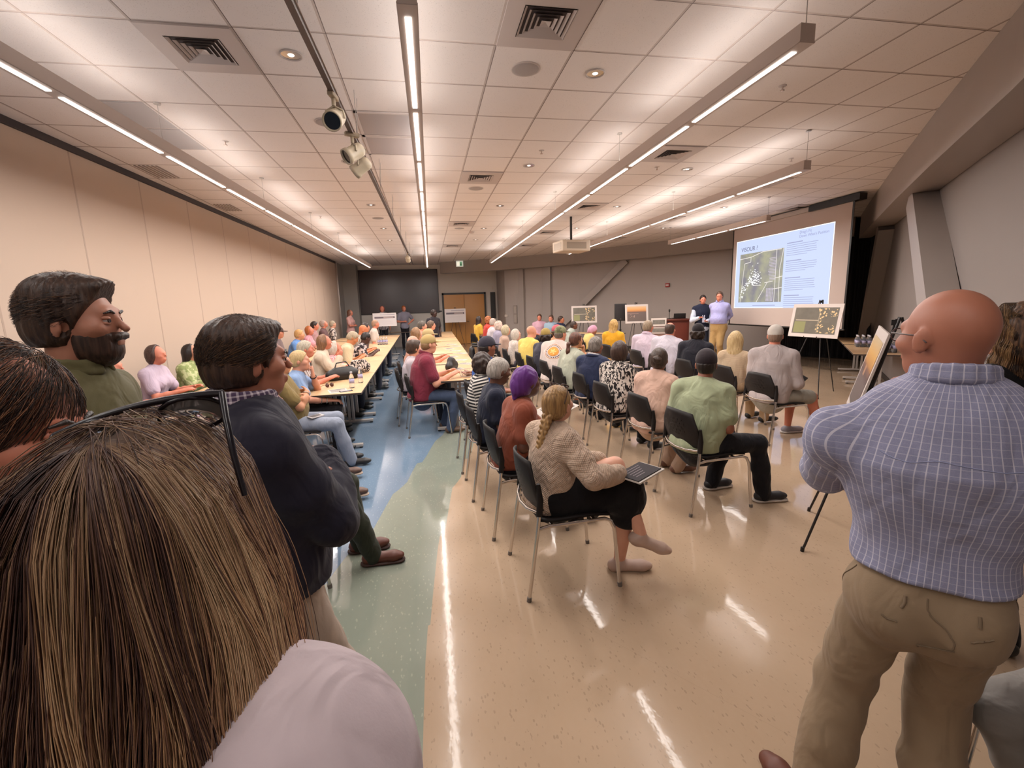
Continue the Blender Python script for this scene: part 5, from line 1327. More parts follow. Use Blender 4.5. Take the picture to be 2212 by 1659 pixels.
# ---------------------------------------------------------------- display boards on easels
EAS = plain('easel_black', '1c1614', .4)
def print_mat(kind):
    m, nt, b = newmat('print_' + kind); tc = N(nt, 'ShaderNodeTexCoord'); so = N(nt, 'ShaderNodeSeparateXYZ'); L(nt, tc.outputs['Generated'], so.inputs[0]); x, z = so.outputs[0], so.outputs[2]
    nz = N(nt, 'ShaderNodeTexNoise'); nz.inputs['Scale'].default_value = 9; nz.inputs['Detail'].default_value = 5; L(nt, tc.outputs['Object'], nz.inputs['Vector'])
    def box_(x0, z0, x1, z1):
        r = math_(nt, 'MULTIPLY', math_(nt, 'GREATER_THAN', x, x0), math_(nt, 'LESS_THAN', x, x1)); r2 = math_(nt, 'MULTIPLY', math_(nt, 'GREATER_THAN', z, z0), math_(nt, 'LESS_THAN', z, z1)); return math_(nt, 'MULTIPLY', r, r2)
    if kind == 'map':
        c = mixc(nt, nz.outputs[0], lin('4a4438'), lin('6a6252'))
        c = mixc(nt, math_(nt, 'MULTIPLY', box_(.03, .04, .30, .46), .7), c, lin('8a8a4c'))
        c = mixc(nt, box_(.05, .50, .58, .53), c, lin('b8a890')); c = mixc(nt, box_(.58, .05, .60, .9), c, lin('988a74'))
        n2 = N(nt, 'ShaderNodeTexVoronoi'); n2.inputs['Scale'].default_value = 26; L(nt, tc.outputs['Object'], n2.inputs['Vector'])
        n3 = N(nt, 'ShaderNodeTexNoise'); n3.inputs['Scale'].default_value = 6; L(nt, tc.outputs['Object'], n3.inputs['Vector'])
        k = math_(nt, 'MULTIPLY', math_(nt, 'MULTIPLY', math_(nt, 'LESS_THAN', n2.outputs['Distance'], .42), math_(nt, 'GREATER_THAN', n3.outputs[0], .47)), box_(.55, .04, .98, .97))
        c = mixc(nt, k, c, lin('d8b884'))
    elif kind == 'sunset':
        rp = N(nt, 'ShaderNodeValToRGB'); L(nt, z, rp.inputs[0]); cr = rp.color_ramp; cr.elements[0].position = 0; cr.elements[0].color = lin('5f4f46'); cr.elements[1].position = 1; cr.elements[1].color = lin('d8b48c')
        for p, q in ((.60, '63504a'), (.64, '7a4a34'), (.68, 'b87a44'), (.8, 'd89a54')): e = cr.elements.new(p); e.color = lin(q)
        c = rp.outputs[0]; k = math_(nt, 'MULTIPLY', math_(nt, 'GREATER_THAN', nz.outputs[0], .56), box_(.05, .1, .4, .55)); c = mixc(nt, math_(nt, 'MULTIPLY', k, .6), c, lin('c8a08c'))
        c = mixc(nt, math_(nt, 'MULTIPLY', box_(.02, .5, .6, .53), .7), c, lin('b08a7c'))
    elif kind == 'dusk':
        rp = N(nt, 'ShaderNodeValToRGB'); L(nt, z, rp.inputs[0]); cr = rp.color_ramp; cr.elements[0].position = 0; cr.elements[0].color = lin('574c48'); cr.elements[1].position = 1; cr.elements[1].color = lin('b8a27c')
        for p, q in ((.42, '5c4c4a'), (.5, '4a3230'), (.58, '6a4434'), (.64, 'a87434'), (.78, 'c49444')): e = cr.elements.new(p); e.color = lin(q)
        c = rp.outputs[0]; c = mixc(nt, math_(nt, 'MULTIPLY', box_(.35, .46, .5, .6), .6), c, lin('b88a64'))
    else:  # notice with a dark banner
        c = mixc(nt, box_(.06, .60, .94, .74), lin('cfc4c2'), lin('54424a')); c = mixc(nt, box_(.45, .62, .88, .72), c, lin('a08c88')); c = mixc(nt, box_(.3, .86, .94, .9), c, lin('8f8690'))
        for k in range(4): c = mixc(nt, math_(nt, 'MULTIPLY', box_(.1, .42 - k * .09, .85, .435 - k * .09), .35), c, lin('9a9496'))
    L(nt, c, b.inputs['Base Color']); b.inputs['Roughness'].default_value = .45; return m
def easel_board(c, rz, zb, w, hgt, kind, blabel, elabel, lean=.10, margin=.06, legs=True):
    """board centre in plan c, its face looking along local -y"""
    t = empty('easel', (c[0], c[1], 0), rz, elabel, 'easel', 'display easels')
    ty = lean
    for s in (-1, 1):
        m = MB(); m.tube([(s * .03, ty + .06, zb + hgt + .06), (s * .12, .05 - .0, zb), (s * .36, -.19, 0)], [.008, .009, .008], 8); lg = m.build('leg', EAS, t)
        m = MB(); m.tube([(s * .36, -.19, 0), (s * .357, -.188, .03)], .012, 8); m.build('foot_cap', EAS, lg)
        m = MB(); m.tube([(s * .12, .05, zb - .01), (s * .12, -.035, zb - .012), (s * .12, -.04, zb + .02)], .007, 7); m.build('board_peg', EAS, t)
    m = MB(); m.tube([(0, ty + .07, zb + hgt + .06), (0, .62, 0)], .008, 8); m.build('leg', EAS, t)
    m = MB(); m.tube([(-.12, .052, zb + .0), (.12, .052, zb + .0)], .007, 8); m.tube([(0, .06, zb - .02), (0, ty + .045, zb + hgt + .05)], .007, 8); m.box((-.014, ty + .02, zb + hgt + .01), (.014, ty + .06, zb + hgt + .045)); m.build('crossbar', EAS, t)
    b_ = empty('display_board', (c[0], c[1], zb), rz, blabel, 'board', 'display boards')
    a = math.atan2(ty, hgt); M = Matrix.Rotation(-a, 4, 'X')
    m = MB(); m.box((-w / 2, -.012, 0), (w / 2, .0, hgt), M); m.build('foam_panel', plain('board_white', 'cfc3bc', .55), b_)
    m = MB(); vs = [M @ Vector(p) for p in ((-w / 2 + margin, -.0135, margin), (w / 2 - margin, -.0135, margin), (w / 2 - margin, -.0135, hgt - margin), (-w / 2 + margin, -.0135, hgt - margin))]
    m.add(vs, [(0, 1, 2, 3)]); m.build('printed_picture', print_mat(kind), b_)
def face(dx, dy): return math.atan2(dy, dx) + PI / 2
easel_board((-1.63, 18.75), R(5), 1.05, .90, .53, 'notice', 'white board with a dark banner on an easel before the wall screen', 'black easel under the banner board before the wall screen', margin=.01)
easel_board((1.24, 20.35), R(-4), 1.05, .92, .60, 'notice', 'white board with a dark banner standing before the double doors', 'black easel in front of the double doors', margin=.01)
easel_board((5.28, 14.98), R(-14), 1.04, .86, .58, 'map', 'framed aerial map board beside the black loudspeaker', 'black easel holding the map board beside the loudspeaker')
easel_board((6.37, 13.25), R(-14), 1.04, .70, .58, 'sunset', 'framed sunset picture board between loudspeaker and lectern', 'black easel holding the sunset picture board')
easel_board((6.48, 6.78), face(-1, -.12), 1.0, .92, .57, 'map', 'large framed map board standing before the projection screen', 'black easel of the map board before the projection screen')
easel_board((2.79, 2.56), face(-.69, .72), .89, .92, .60, 'dusk', 'dusk picture board seen edge-on behind the bald man in the checked shirt', 'black easel holding the dusk board seen edge-on', lean=.15)
# ---------------------------------------------------------------- lectern corner
MAHO = plain('mahogany', '5a2a20', .35, var=.15, vscale=5)
t = empty('lectern', (7.05, 12.45, 0), R(-17), 'wide mahogany lectern with laptop and microphone', 'lectern')
m = MB(); m.box((-.46, -.28, 0), (.46, .28, 1.12), bev=.008); m.build('lectern_body', MAHO, t)
m = MB(); m.box((-.51, -.33, 1.12), (.51, .33, 1.17), bev=.01); m.build('lectern_top', MAHO, t)
m = MB(); m.box((-.40, -.286, .12), (.40, -.28, 1.05)); m.build('front_panel', plain('mahogany_panel', '642f24', .35, var=.12, vscale=4), t)
def onl(x, y): a = R(-17); return (7.05 + x * math.cos(a) - y * math.sin(a), 12.45 + x * math.sin(a) + y * math.cos(a))
t = empty('microphone', (*onl(-.02, .1), 1.17), 0, 'black gooseneck microphone on the lectern', 'microphone'); m = MB(); m.lathe([(.06, 0), (.06, .012), (.02, .018), (0, .018)], n=18); m.build('base', BLK, t); m = MB(); m.tube([(0, 0, .015), (0, 0, .2)], .009, 8); m.build('gooseneck', BLK, t); m = MB(); m.lathe([(.0, .19), (.018, .2), (.024, .25), (.018, .275), (0, .28)], n=12); m.build('mic_head', BLK, t)
t = empty('laptop', (*onl(.26, .05), 1.17), R(-17), 'open black laptop on the lectern', 'laptop'); m = MB(); m.box((-.17, -.02, 0), (.17, .22, .02), bev=.004); m.build('keyboard_base', BLK, t); m = MB(); m.box((-.17, -.03, .015), (.17, -.015, .155), Matrix.Rotation(.12, 4, 'X'), bev=.004); m.build('laptop_lid', BLK, t)
t = empty('notice_stand', (6.44, 12.0, 0), R(-17), 'small stand with stacked white display notices beside the lectern', 'stand')
m = MB(); m.box((-.2, -.02, 0), (.2, .16, .03), bev=.005); m.box((-.19, .06, .03), (-.16, .09, 1.22)); m.box((.16, .06, .03), (.19, .09, 1.22)); m.build('stand_frame', plain('stand_grey', '6a5a54', .5), t)
for k, (z0, z1, c) in enumerate(((1.0, 1.22, 'c9beb6'), (.78, .98, 'a89a92'), (.56, .76, '8a6a5e'), (.34, .54, '7a5a50'))):
    m = MB(); m.box((-.21, .03, z0), (.21, .055, z1)); p = m.build('display_panel', plain('np_' + c, c, .5), t)
    m = MB(); m.box((-.17, .026, z0 + .05), (.17, .03, z1 - .05)); m.build('printed_strip', plain('np_ink', '6f6a62', .6, var=.4, vscale=12), p)
t = empty('loudspeaker', (6.05, 13.75, 1.12), R(-20), 'black loudspeaker on a tripod between two picture boards', 'speaker')
m = MB(); m.box((-.18, -.17, 0), (.18, .17, .53), bev=.02); m.build('cabinet', plain('speaker_black', '15100f', .5), t); m = MB(); m.box((-.165, -.176, .03), (.165, -.168, .5), bev=.003); m.build('speaker_grille', plain('grille_black', '1a1416', .7, bump=.5, bscale=300), t); m = MB(); m.box((-.012, -.18, .05), (.012, -.175, .065)); m.build('badge', plain('badge', '8a8078', .3), t)
t = empty('speaker_stand', (6.05, 13.75, 0), .3, 'black tripod stand under the loudspeaker', 'stand'); m = MB(); m.tube([(0, 0, .25), (0, 0, 1.13)], .018, 10); m.build('pole', BLK, t); m = MB(); m.tube([(0, 0, .75), (0, 0, .85)], .032, 10); m.build('collar', BLK, t)
for k in range(3): a = k * 2.094; m = MB(); m.tube([(.02 * math.cos(a), .02 * math.sin(a), .72), (.45 * math.cos(a), .45 * math.sin(a), .01)], .012, 8); m.build('leg', BLK, t)
# wheelchair parked at the end of the audience row
t = empty('wheelchair', (1.22, 9.2, 0), R(-95), 'empty wheelchair with a grey back parked beside the white-haired audience', 'wheelchair')
WG = plain('vinyl_grey', '4f4a58', .5)
m = MB(); m.box((-.22, -.235, .5), (.22, -.215, 1.0), bev=.008); m.build('backrest', WG, t); m = MB(); m.box((-.22, -.2, .48), (.22, .22, .51), bev=.008); m.build('seat', plain('vinyl_black', '1c181c', .5), t)
for s in (-1, 1):
    m = MB(); m.tube([(s * .28, .31 * math.cos(a) - .1, .31 + .30 * math.sin(a)) for a in np.linspace(0, 2 * PI, 25)], .013, 7); w_ = m.build('wheel', BLK, t)
    m = MB()
    for k in range(8): a = k * PI / 4; m.tube([(s * .28, -.1, .31), (s * .28, -.1 + .3 * math.cos(a), .31 + .29 * math.sin(a))], .003, 5)
    m.build('spoke', CHROME, w_)
    m = MB(); m.tube([(s * .24, -.3, .93), (s * .24, -.23, .94), (s * .24, -.22, .48), (s * .24, .25, .47), (s * .24, .32, .1)], .012, 8); m.tube([(s * .24, -.22, .70), (s * .24, .15, .70), (s * .24, .2, .48)], .012, 8); m.build('frame_tube', CHROME, t)
    m = MB(); m.tube([(s * .24, -.36, .93), (s * .24, -.25, .935)], .019, 8); m.build('push_handle', BLK, t)
o = sdf_thing('backpack', [cone((0, 0, .12), (0, 0, .3), .13, .10, V3(0, 1, 0), .6, .02)], .012, BAGM, 'black backpack hanging behind the wheelchair', 'bag'); o.location = (.86, 9.23, .52); o.rotation_euler = (0, 0, R(-95))
PEOPLE = [
{'x': 0.754, 'y': 2.62, 'top': 1.214, 'hd': 88, 'tw': -26, 'head': 52, 'lean': 6, 'fem': True, 'skin': 'cf9c84', 'hair': ('braid', '7a5a38', 'b08a58'), 'shirt': ('b9a08c', 'long', 'knit', 'a08a78'), 'coat': 0.02, 'hem': 0.47, 'pants': ('100d10', 'skirt'), 'shoes': 'b59a8c', 'legs': 'crossL', 'armR': {'p': (0.2, 0.36, 0.69), 'n': (0, 0, -1), 'pole': (0.8, -0.6, -0.3)}, 'armL': {'p': (-0.02, 0.34, 0.7), 'n': (0, 0, -1)}, 'px': (0.7, 2.62), 'hp': -10, 'h': 0.0068, 'footR': (0.1, 0.42, 0.075, 0.3, 1, 0), 'footL': (0.22, 0.5, 0.3, 0.25, 1, -0.45), 'label': 'woman with a long blond braid in cream cable-knit cardigan and black skirt', 'who': 'the braided blond woman in the cream cardigan'},
{'x': 0.549, 'y': 3.33, 'top': 1.239, 'hd': 88, 'tw': -8, 'head': 70, 'lean': 14, 'fem': True, 'fat': 1.08, 'skin': '5c3a2c', 'cap': ('5f2f78', 'wrap'), 'shirt': ('7e4230', 'short'), 'pants': ('1d1a20', 'long'), 'arms': 'tuck', 'px': (0.6, 3.36), 'label': 'woman in a purple head wrap and rust T-shirt reading papers', 'who': 'the woman in the purple head wrap'},
{'x': 0.352, 'y': 4.05, 'top': 1.24, 'hd': 88, 'head': 70, 'lean': 10, 'fat': 1.05, 'skin': '5c3a2c', 'hair': ('short', '807870', 'b5aca2'), 'shirt': ('1d2030', 'short'), 'pants': ('1c1c22', 'long'), 'px': (0.52, 4.07), 'hp': 10, 'label': 'grey-haired person in a navy top behind the purple head wrap', 'who': 'the grey-haired person in navy'},
{'x': 0.319, 'y': 4.75, 'top': 1.224, 'hd': 88, 'head': 60, 'lean': 8, 'fem': True, 'skin': 'c99076', 'hair': ('curly', '241a16', '43332b'), 'shirt': ('1d1c20', 'short', 'hstripe', 'd0c8c0'), 'pants': ('2a2830', 'long'), 'px': (0.48, 4.78), 'label': 'curly dark-haired woman in a black and white striped top', 'who': 'the curly-haired woman in stripes'},
{'x': 0.658, 'y': 5.45, 'top': 1.34, 'hd': 88, 'tw': -10, 'head': 70, 'lean': 6, 'skin': '8a5640', 'hair': ('buzz', '1c1512', '2c221d'), 'cap': ('2e2b33', 'cap', 'heather', '3a3741'), 'shirt': ('28509a', 'short'), 'collar': '24488c', 'pants': ('22222a', 'long'), 'px': (0.62, 5.47), 'label': 'man in a royal blue polo and dark grey cap', 'who': 'the man in the royal blue polo'},
{'x': 2.329, 'y': 3.35, 'top': 1.289, 'hd': 86, 'tw': -42, 'head': 30, 'lean': 16, 'fat': 1.28, 'skin': '8a5640', 'hair': ('buzz', '1c1512', '2c221d'), 'cap': ('2a2226', 'cap'), 'shirt': ('979e80', 'short'), 'coat': 0.016, 'hem': 0.48, 'pants': ('17161b', 'long'), 'shoes': '1e1b1e', 'sole': 'b5a99f', 'arms': 'tuck', 'px': (2.17, 3.36), 'h': 0.008, 'footR': (0.2, 0.52, 0.09, 0.2, 1, 0), 'footL': (-0.16, 0.3, 0.09, 0, 1, 0), 'label': 'broad man in a pale green T-shirt and dark fitted cap', 'who': 'the man in the pale green T-shirt'},
{'x': 2.192, 'y': 4.06, 'top': 1.251, 'hd': 86, 'tw': -38, 'head': 40, 'lean': 10, 'fem': True, 'fat': 1.12, 'skin': '8a5640', 'hair': ('bun', '2c211c', '4c3a30'), 'shirt': ('c9a594', 'short'), 'coat': 0.022, 'hem': 0.44, 'pants': ('b59a86', 'long'), 'shoes': '6b4636', 'arms': 'lap', 'px': (2.14, 4.06), 'legs': 'tuck', 'label': 'woman in a light pink top with hair in a low bun', 'who': 'the woman in the light pink top'},
{'x': 2.023, 'y': 4.82, 'top': 1.267, 'hd': 86, 'tw': -30, 'head': 52, 'lean': 9, 'fem': True, 'fat': 1.15, 'skin': 'c68e72', 'hair': ('bob', '2e211c', '4a362c'), 'shirt': ('c4b8ae', 'half', 'print', '231e1e'), 'coat': 0.024, 'pants': ('1a181c', 'long'), 'px': (2.06, 4.83), 'label': 'woman with a dark bob in a black and white print blouse', 'who': 'the woman in the black and white print blouse'},
{'x': 2.034, 'y': 5.58, 'top': 1.272, 'hd': 86, 'tw': -35, 'head': 50, 'lean': 10, 'fat': 1.12, 'skin': '8a5640', 'hair': ('short', '4c423a', '8a8078'), 'shirt': ('20263e', 'long'), 'coat': 0.028, 'collar': 'c9c4c4', 'topname': 'jacket', 'jcollar': '20263e', 'pants': ('17171c', 'long'), 'px': (2.06, 5.6), 'label': 'grey-haired man in a navy suit jacket with a white collar', 'who': 'the man in the navy suit jacket'},
{'x': 1.934, 'y': 6.32, 'top': 1.298, 'hd': 86, 'tw': -20, 'head': 70, 'lean': 14, 'fem': True, 'fat': 1.1, 'skin': 'b9825f', 'hair': ('pony', '3a241c', '6b4232'), 'pony': (0, -0.1, -0.02), 'shirt': ('a9aa98', 'short'), 'pants': ('16151a', 'long'), 'armR': 'chin', 'armL': 'tuck', 'px': (1.98, 6.32), 'label': 'woman with a long brown ponytail in a sage T-shirt, hand at her chin', 'who': 'the ponytail woman in the sage T-shirt'},
{'x': 1.997, 'y': 7.1, 'top': 1.351, 'hd': 86, 'tw': -48, 'head': 60, 'lean': 18, 'fat': 1.35, 'skin': 'b87c62', 'hair': ('buzz', '4c4038', '6b5c50'), 'cap': ('747254', 'cap', 'camo', '54543c'), 'shirt': ('cfc0b8', 'short', 'emblem'), 'coat': 0.018, 'hem': 0.46, 'pants': ('20202a', 'short'), 'px': (1.98, 7.1), 'label': 'heavy man in a white T-shirt with an orange round emblem on the back', 'who': 'the man in the white emblem T-shirt'},
{'x': 1.937, 'y': 7.85, 'top': 1.285, 'hd': 86, 'tw': -15, 'head': 40, 'lean': 16, 'skin': '8a5640', 'hair': ('curly', '1a1210', '2e211b'), 'cap': ('8a7440', 'cap'), 'shirt': ('35333c', 'short'), 'pants': ('20202a', 'long'), 'px': (1.92, 7.85), 'label': 'man with dark curls under a tan cap in a charcoal shirt', 'who': 'the man in the charcoal shirt'},
{'x': 2.165, 'y': 8.3, 'top': 1.308, 'hd': 70, 'head': 70, 'lean': 8, 'skin': 'b87c62', 'hair': ('short', '3a2a22', '5c4436'), 'cap': ('a5545c', 'cap'), 'shirt': ('b08a6a', 'short'), 'px': (2.35, 8.45), 'label': 'person in a dusty pink cap beyond the charcoal-shirted man', 'who': 'the person in the dusty pink cap'},
{'x': 1.85, 'y': 8.6, 'top': 1.318, 'hd': 86, 'tw': -30, 'head': 66, 'lean': 12, 'fat': 1.22, 'skin': 'c99076', 'hair': ('none',), 'shirt': ('d8bc66', 'short'), 'pants': ('1d1c22', 'long'), 'px': (1.86, 8.6), 'label': 'bald man in a bright yellow shirt', 'who': 'the bald man in yellow'},
{'x': 1.724, 'y': 9.4, 'top': 1.217, 'hd': 86, 'head': 66, 'lean': 8, 'fem': True, 'skin': 'd3a08a', 'hair': ('bob', 'a79c90', 'd2c8bc'), 'glasses': '4a4040', 'shirt': ('cbc0b8', 'short', 'lace', 'b5a8a0'), 'pants': ('5a5560', 'long'), 'px': (1.74, 9.4), 'label': 'white-haired woman with glasses in a white lace blouse', 'who': 'the white-haired woman in lace'},
{'x': 1.678, 'y': 10.3, 'top': 1.273, 'hd': 86, 'head': 60, 'lean': 8, 'fem': True, 'skin': 'c99076', 'hair': ('bob', '9a8c74', 'c4b898'), 'shirt': ('a58a7a', 'short'), 'px': (1.68, 10.3), 'label': 'person with ash-blond bobbed hair sitting behind the wheelchair', 'who': 'the ash-blond person by the wheelchair'},
{'x': 1.708, 'y': 11.4, 'top': 1.337, 'hd': 86, 'head': 60, 'lean': 6, 'fem': True, 'skin': 'd3a08a', 'hair': ('curly', 'b5a094', 'd9c6b8'), 'shirt': ('8a8494', 'short'), 'px': (1.7, 11.4), 'label': 'person with wavy white hair facing away, past the wheelchair', 'who': 'the wavy white-haired person'},
{'x': 1.736, 'y': 12.6, 'top': 1.381, 'hd': 86, 'head': 50, 'lean': 4, 'skin': 'c27a62', 'hair': ('buzz', '9a8a80', 'b8a89c'), 'shirt': ('c9bec0', 'short', 'finestripe', 'a8a0a8'), 'px': (1.74, 12.6), 'label': 'bald man in a white shirt with fine grey stripes', 'who': 'the bald man in fine stripes'},
{'x': 1.76, 'y': 14.0, 'top': 1.408, 'hd': 86, 'head': 60, 'lean': 6, 'fem': True, 'skin': 'c27a62', 'hair': ('curly', '7a4426', 'a8643a'), 'shirt': ('b03a30', 'short'), 'px': (1.78, 14.0), 'label': 'red-haired person in a bright red shirt', 'who': 'the red-haired person in red'},
{'x': 1.655, 'y': 15.4, 'top': 1.388, 'hd': 70, 'head': 60, 'lean': 6, 'fem': True, 'skin': '8a5640', 'hair': ('long', '1c1412', '33241e'), 'shirt': ('c69a3c', 'short'), 'px': (1.66, 15.4), 'label': 'person with long dark hair in a mustard yellow top before the doors', 'who': 'the person in the mustard top'},
{'x': 4.009, 'y': 4.78, 'top': 1.371, 'hd': 86, 'tw': -42, 'head': 40, 'lean': 6, 'fat': 1.3, 'skin': 'c27a62', 'hair': ('buzz', '6b5548', '8a7060'), 'cap': ('c4bcb4', 'cap'), 'shirt': ('a89c9a', 'half'), 'coat': 0.018, 'hem': 0.47, 'pants': ('8f8a80', 'short'), 'shoes': '8f8a92', 'sole': 'c9c0bb', 'arms': 'lap', 'px': (4.02, 4.75), 'h': 0.009, 'footR': (0.17, 0.56, 0.09, 0.25, 1, 0), 'footL': (-0.1, 0.4, 0.09, 0.2, 1, 0), 'label': 'big man in a light grey T-shirt, white cap and grey shorts', 'who': 'the man in the light grey T-shirt'},
{'x': 4.194, 'y': 5.52, 'top': 1.263, 'hd': 86, 'tw': -40, 'head': 46, 'lean': 6, 'fem': True, 'skin': 'c99076', 'hair': ('long', 'a08458', 'cdb488'), 'hairlen': 0.42, 'shirt': ('c4ac90', 'long', 'finestripe', 'b09a80'), 'pants': ('b59a7a', 'long'), 'px': (4.05, 5.5), 'label': 'woman with long blond hair in a cream top beside the white-capped man', 'who': 'the long-haired blond woman in cream'},
{'x': 3.935, 'y': 6.3, 'top': 1.34, 'hd': 86, 'tw': -40, 'head': 50, 'lean': 12, 'fat': 1.2, 'skin': 'b87c62', 'hair': ('curly', '1e1614', '33261f'), 'cap': ('211c1e', 'cap'), 'shirt': ('1b1a22', 'short'), 'pants': ('4a5260', 'long'), 'px': (3.96, 6.3), 'label': 'man in a black T-shirt and black cap over dark curls', 'who': 'the man in the black T-shirt'},
{'x': 4.008, 'y': 7.1, 'top': 1.342, 'hd': 86, 'tw': -42, 'head': 52, 'lean': 18, 'fat': 1.3, 'skin': 'c27a62', 'hair': ('balding', '30221b', '4a372c'), 'shirt': ('bfb8c2', 'long'), 'coat': 0.02, 'pants': ('30303c', 'long'), 'px': (3.92, 7.1), 'label': 'broad man in a white dress shirt with a balding crown', 'who': 'the man in the white dress shirt'},
{'x': 3.994, 'y': 7.9, 'top': 1.353, 'hd': 86, 'tw': -42, 'head': 60, 'lean': 12, 'fat': 1.12, 'skin': 'c27a62', 'hair': ('short', '6b5a48', '94816a'), 'shirt': ('c4b4c0', 'short'), 'collar': 'bfaebc', 'pants': ('3a3a46', 'long'), 'px': (3.95, 7.9), 'label': 'grey-haired man in a pale lilac shirt in front of the lectern', 'who': 'the man in the pale lilac shirt'},
{'x': 3.901, 'y': 9.3, 'top': 1.341, 'hd': 80, 'tw': -40, 'head': 48, 'lean': 4, 'fem': True, 'skin': 'c99076', 'hair': ('wavy', '8a6838', 'c6a264'), 'hairlen': 0.34, 'shirt': ('c48f24', 'long'), 'coat': 0.022, 'pants': ('2a2830', 'long'), 'px': (3.9, 9.25), 'label': 'woman with long wavy blond hair in a golden yellow cardigan', 'who': 'the woman in the golden cardigan'},
{'x': 3.96, 'y': 16.0, 'top': 1.379, 'hd': 185, 'head': 200, 'lean': 2, 'skin': 'c27a62', 'hair': ('short', '3a2a22', '5c4436'), 'shirt': ('c9a0ae', 'short'), 'collar': 'c9a0ae', 'face': True, 'label': 'man in a pink shirt sitting at the panel table before the columns', 'who': 'the man in the pink shirt'},
{'x': 4.222, 'y': 15.4, 'top': 1.345, 'hd': 200, 'head': 215, 'lean': 8, 'skin': 'c27a62', 'hair': ('short', '3a2a22', '5c4436'), 'shirt': ('8fa4b4', 'short'), 'collar': '8fa4b4', 'face': True, 'label': 'man in a pale blue shirt and dark tie beside the pink shirt', 'who': 'the man in the pale blue shirt'},
{'x': 4.408, 'y': 14.8, 'top': 1.316, 'hd': 150, 'head': 120, 'lean': 8, 'skin': 'a86a4e', 'hair': ('buzz', '2a1c16', '3a2a22'), 'shirt': ('262a42', 'long'), 'coat': 0.024, 'topname': 'jacket', 'label': 'bald man in a dark navy suit at the panel seats', 'who': 'the bald man in the navy suit'},
{'x': 4.332, 'y': 13.2, 'top': 1.193, 'hd': 120, 'head': 100, 'lean': 22, 'skin': '6a4232', 'hair': ('buzz', '2a1c16', '3a2a22'), 'shirt': ('a4aaa0', 'long'), 'topname': 'jacket', 'coat': 0.024, 'label': 'dark-skinned person in a pale sage jacket bent toward the panel', 'who': 'the person in the sage jacket'},
{'x': 4.383, 'y': 11.6, 'top': 1.123, 'hd': 80, 'head': 100, 'lean': 34, 'hp': 24, 'fem': True, 'skin': '8a5640', 'cap': ('b8889c', 'wrap'), 'shirt': ('c4a868', 'long'), 'label': 'person in a pink head scarf bent low over a yellow bag', 'who': 'the person in the pink head scarf'},
{'x': 0.067, 'y': 6.3, 'top': 1.345, 'hd': 84, 'tw': -4, 'head': 68, 'lean': 12, 'fat': 1.32, 'skin': 'c99076', 'hair': ('buzz', '7a5c40', '94744f'), 'cap': ('a58c5c', 'cap'), 'shirt': ('6a2230', 'short', 'heather', '7c3040'), 'collar': '64202c', 'coat': 0.018, 'hem': 0.47, 'pants': ('414c62', 'long'), 'shoes': '5c4434', 'arms': 'table', 'px': (-0.13, 6.3), 'footR': (0.2, 0.34, 0.09, 0.1, 1, 0), 'footL': (-0.1, 0.3, 0.09, 0, 1, 0), 'label': 'heavy man in a maroon polo and tan cap at the paper-strewn table', 'who': 'the man in the maroon polo'},
{'x': -0.203, 'y': 6.98, 'top': 1.236, 'hd': 84, 'head': 60, 'lean': 8, 'skin': 'c99076', 'hair': ('thick', '2c1e18', '4a3628'), 'shirt': ('b9aeb4', 'short'), 'px': (-0.3, 6.98), 'label': 'dark brown-haired person in a white top just past the maroon polo', 'who': 'the dark-haired person in white'},
{'x': -0.224, 'y': 7.9, 'top': 1.26, 'hd': 84, 'head': 60, 'lean': 6, 'skin': 'c99a86', 'hair': ('none',), 'shirt': ('a87a68', 'short'), 'px': (-0.32, 7.9), 'label': 'bald-headed person with a pale pink scalp at the paper-strewn table', 'who': 'the bald-headed person'},
{'x': -0.158, 'y': 9.0, 'top': 1.346, 'hd': 84, 'head': 50, 'lean': 6, 'fem': True, 'skin': 'c99076', 'hair': ('long', '6a4c34', '8f6c4a'), 'shirt': ('b5a0a0', 'short'), 'px': (-0.28, 9.0), 'label': 'person with straight light brown hair at the paper-strewn table', 'who': 'the person with straight light brown hair'},
{'x': 0.096, 'y': 8.4, 'top': 1.335, 'hd': 84, 'head': 70, 'lean': 16, 'skin': 'c27a62', 'hair': ('short', '6f665e', 'a39a90'), 'cap': ('a8946a', 'cap'), 'shirt': ('b9b0b4', 'short'), 'arms': 'table', 'px': (-0.16, 8.4), 'label': 'person in a second tan cap behind the maroon-shirted man', 'who': 'the person in the second tan cap'},
{'x': -0.12, 'y': 11.0, 'top': 1.416, 'hd': 84, 'head': 80, 'lean': 6, 'skin': 'c99076', 'hair': ('short', '2a221e', '6b6258'), 'shirt': ('b08a7a', 'short'), 'px': (-0.2, 11.0), 'label': 'man with dark hair greying on top, at the paper-strewn table', 'who': 'the man with greying dark hair'},
{'x': 0.151, 'y': 12.0, 'top': 1.391, 'hd': 84, 'head': 80, 'lean': 8, 'skin': 'c99076', 'hair': ('short', '4a382c', '6b5544'), 'glasses': '3a3030', 'shirt': ('a08a84', 'short'), 'px': (0.0, 12.0), 'label': 'man with brown hair and glasses near the door board', 'who': 'the brown-haired man near the door board'},
{'x': 0.246, 'y': 15.5, 'top': 1.66, 'kind': 'stand', 'hd': 150, 'head': 120, 'lean': 2, 'skin': '3a2620', 'hair': ('short', '1c1412', '33241e'), 'shirt': ('2a262a', 'short'), 'label': 'dark-skinned person standing at the back beside the door board'},
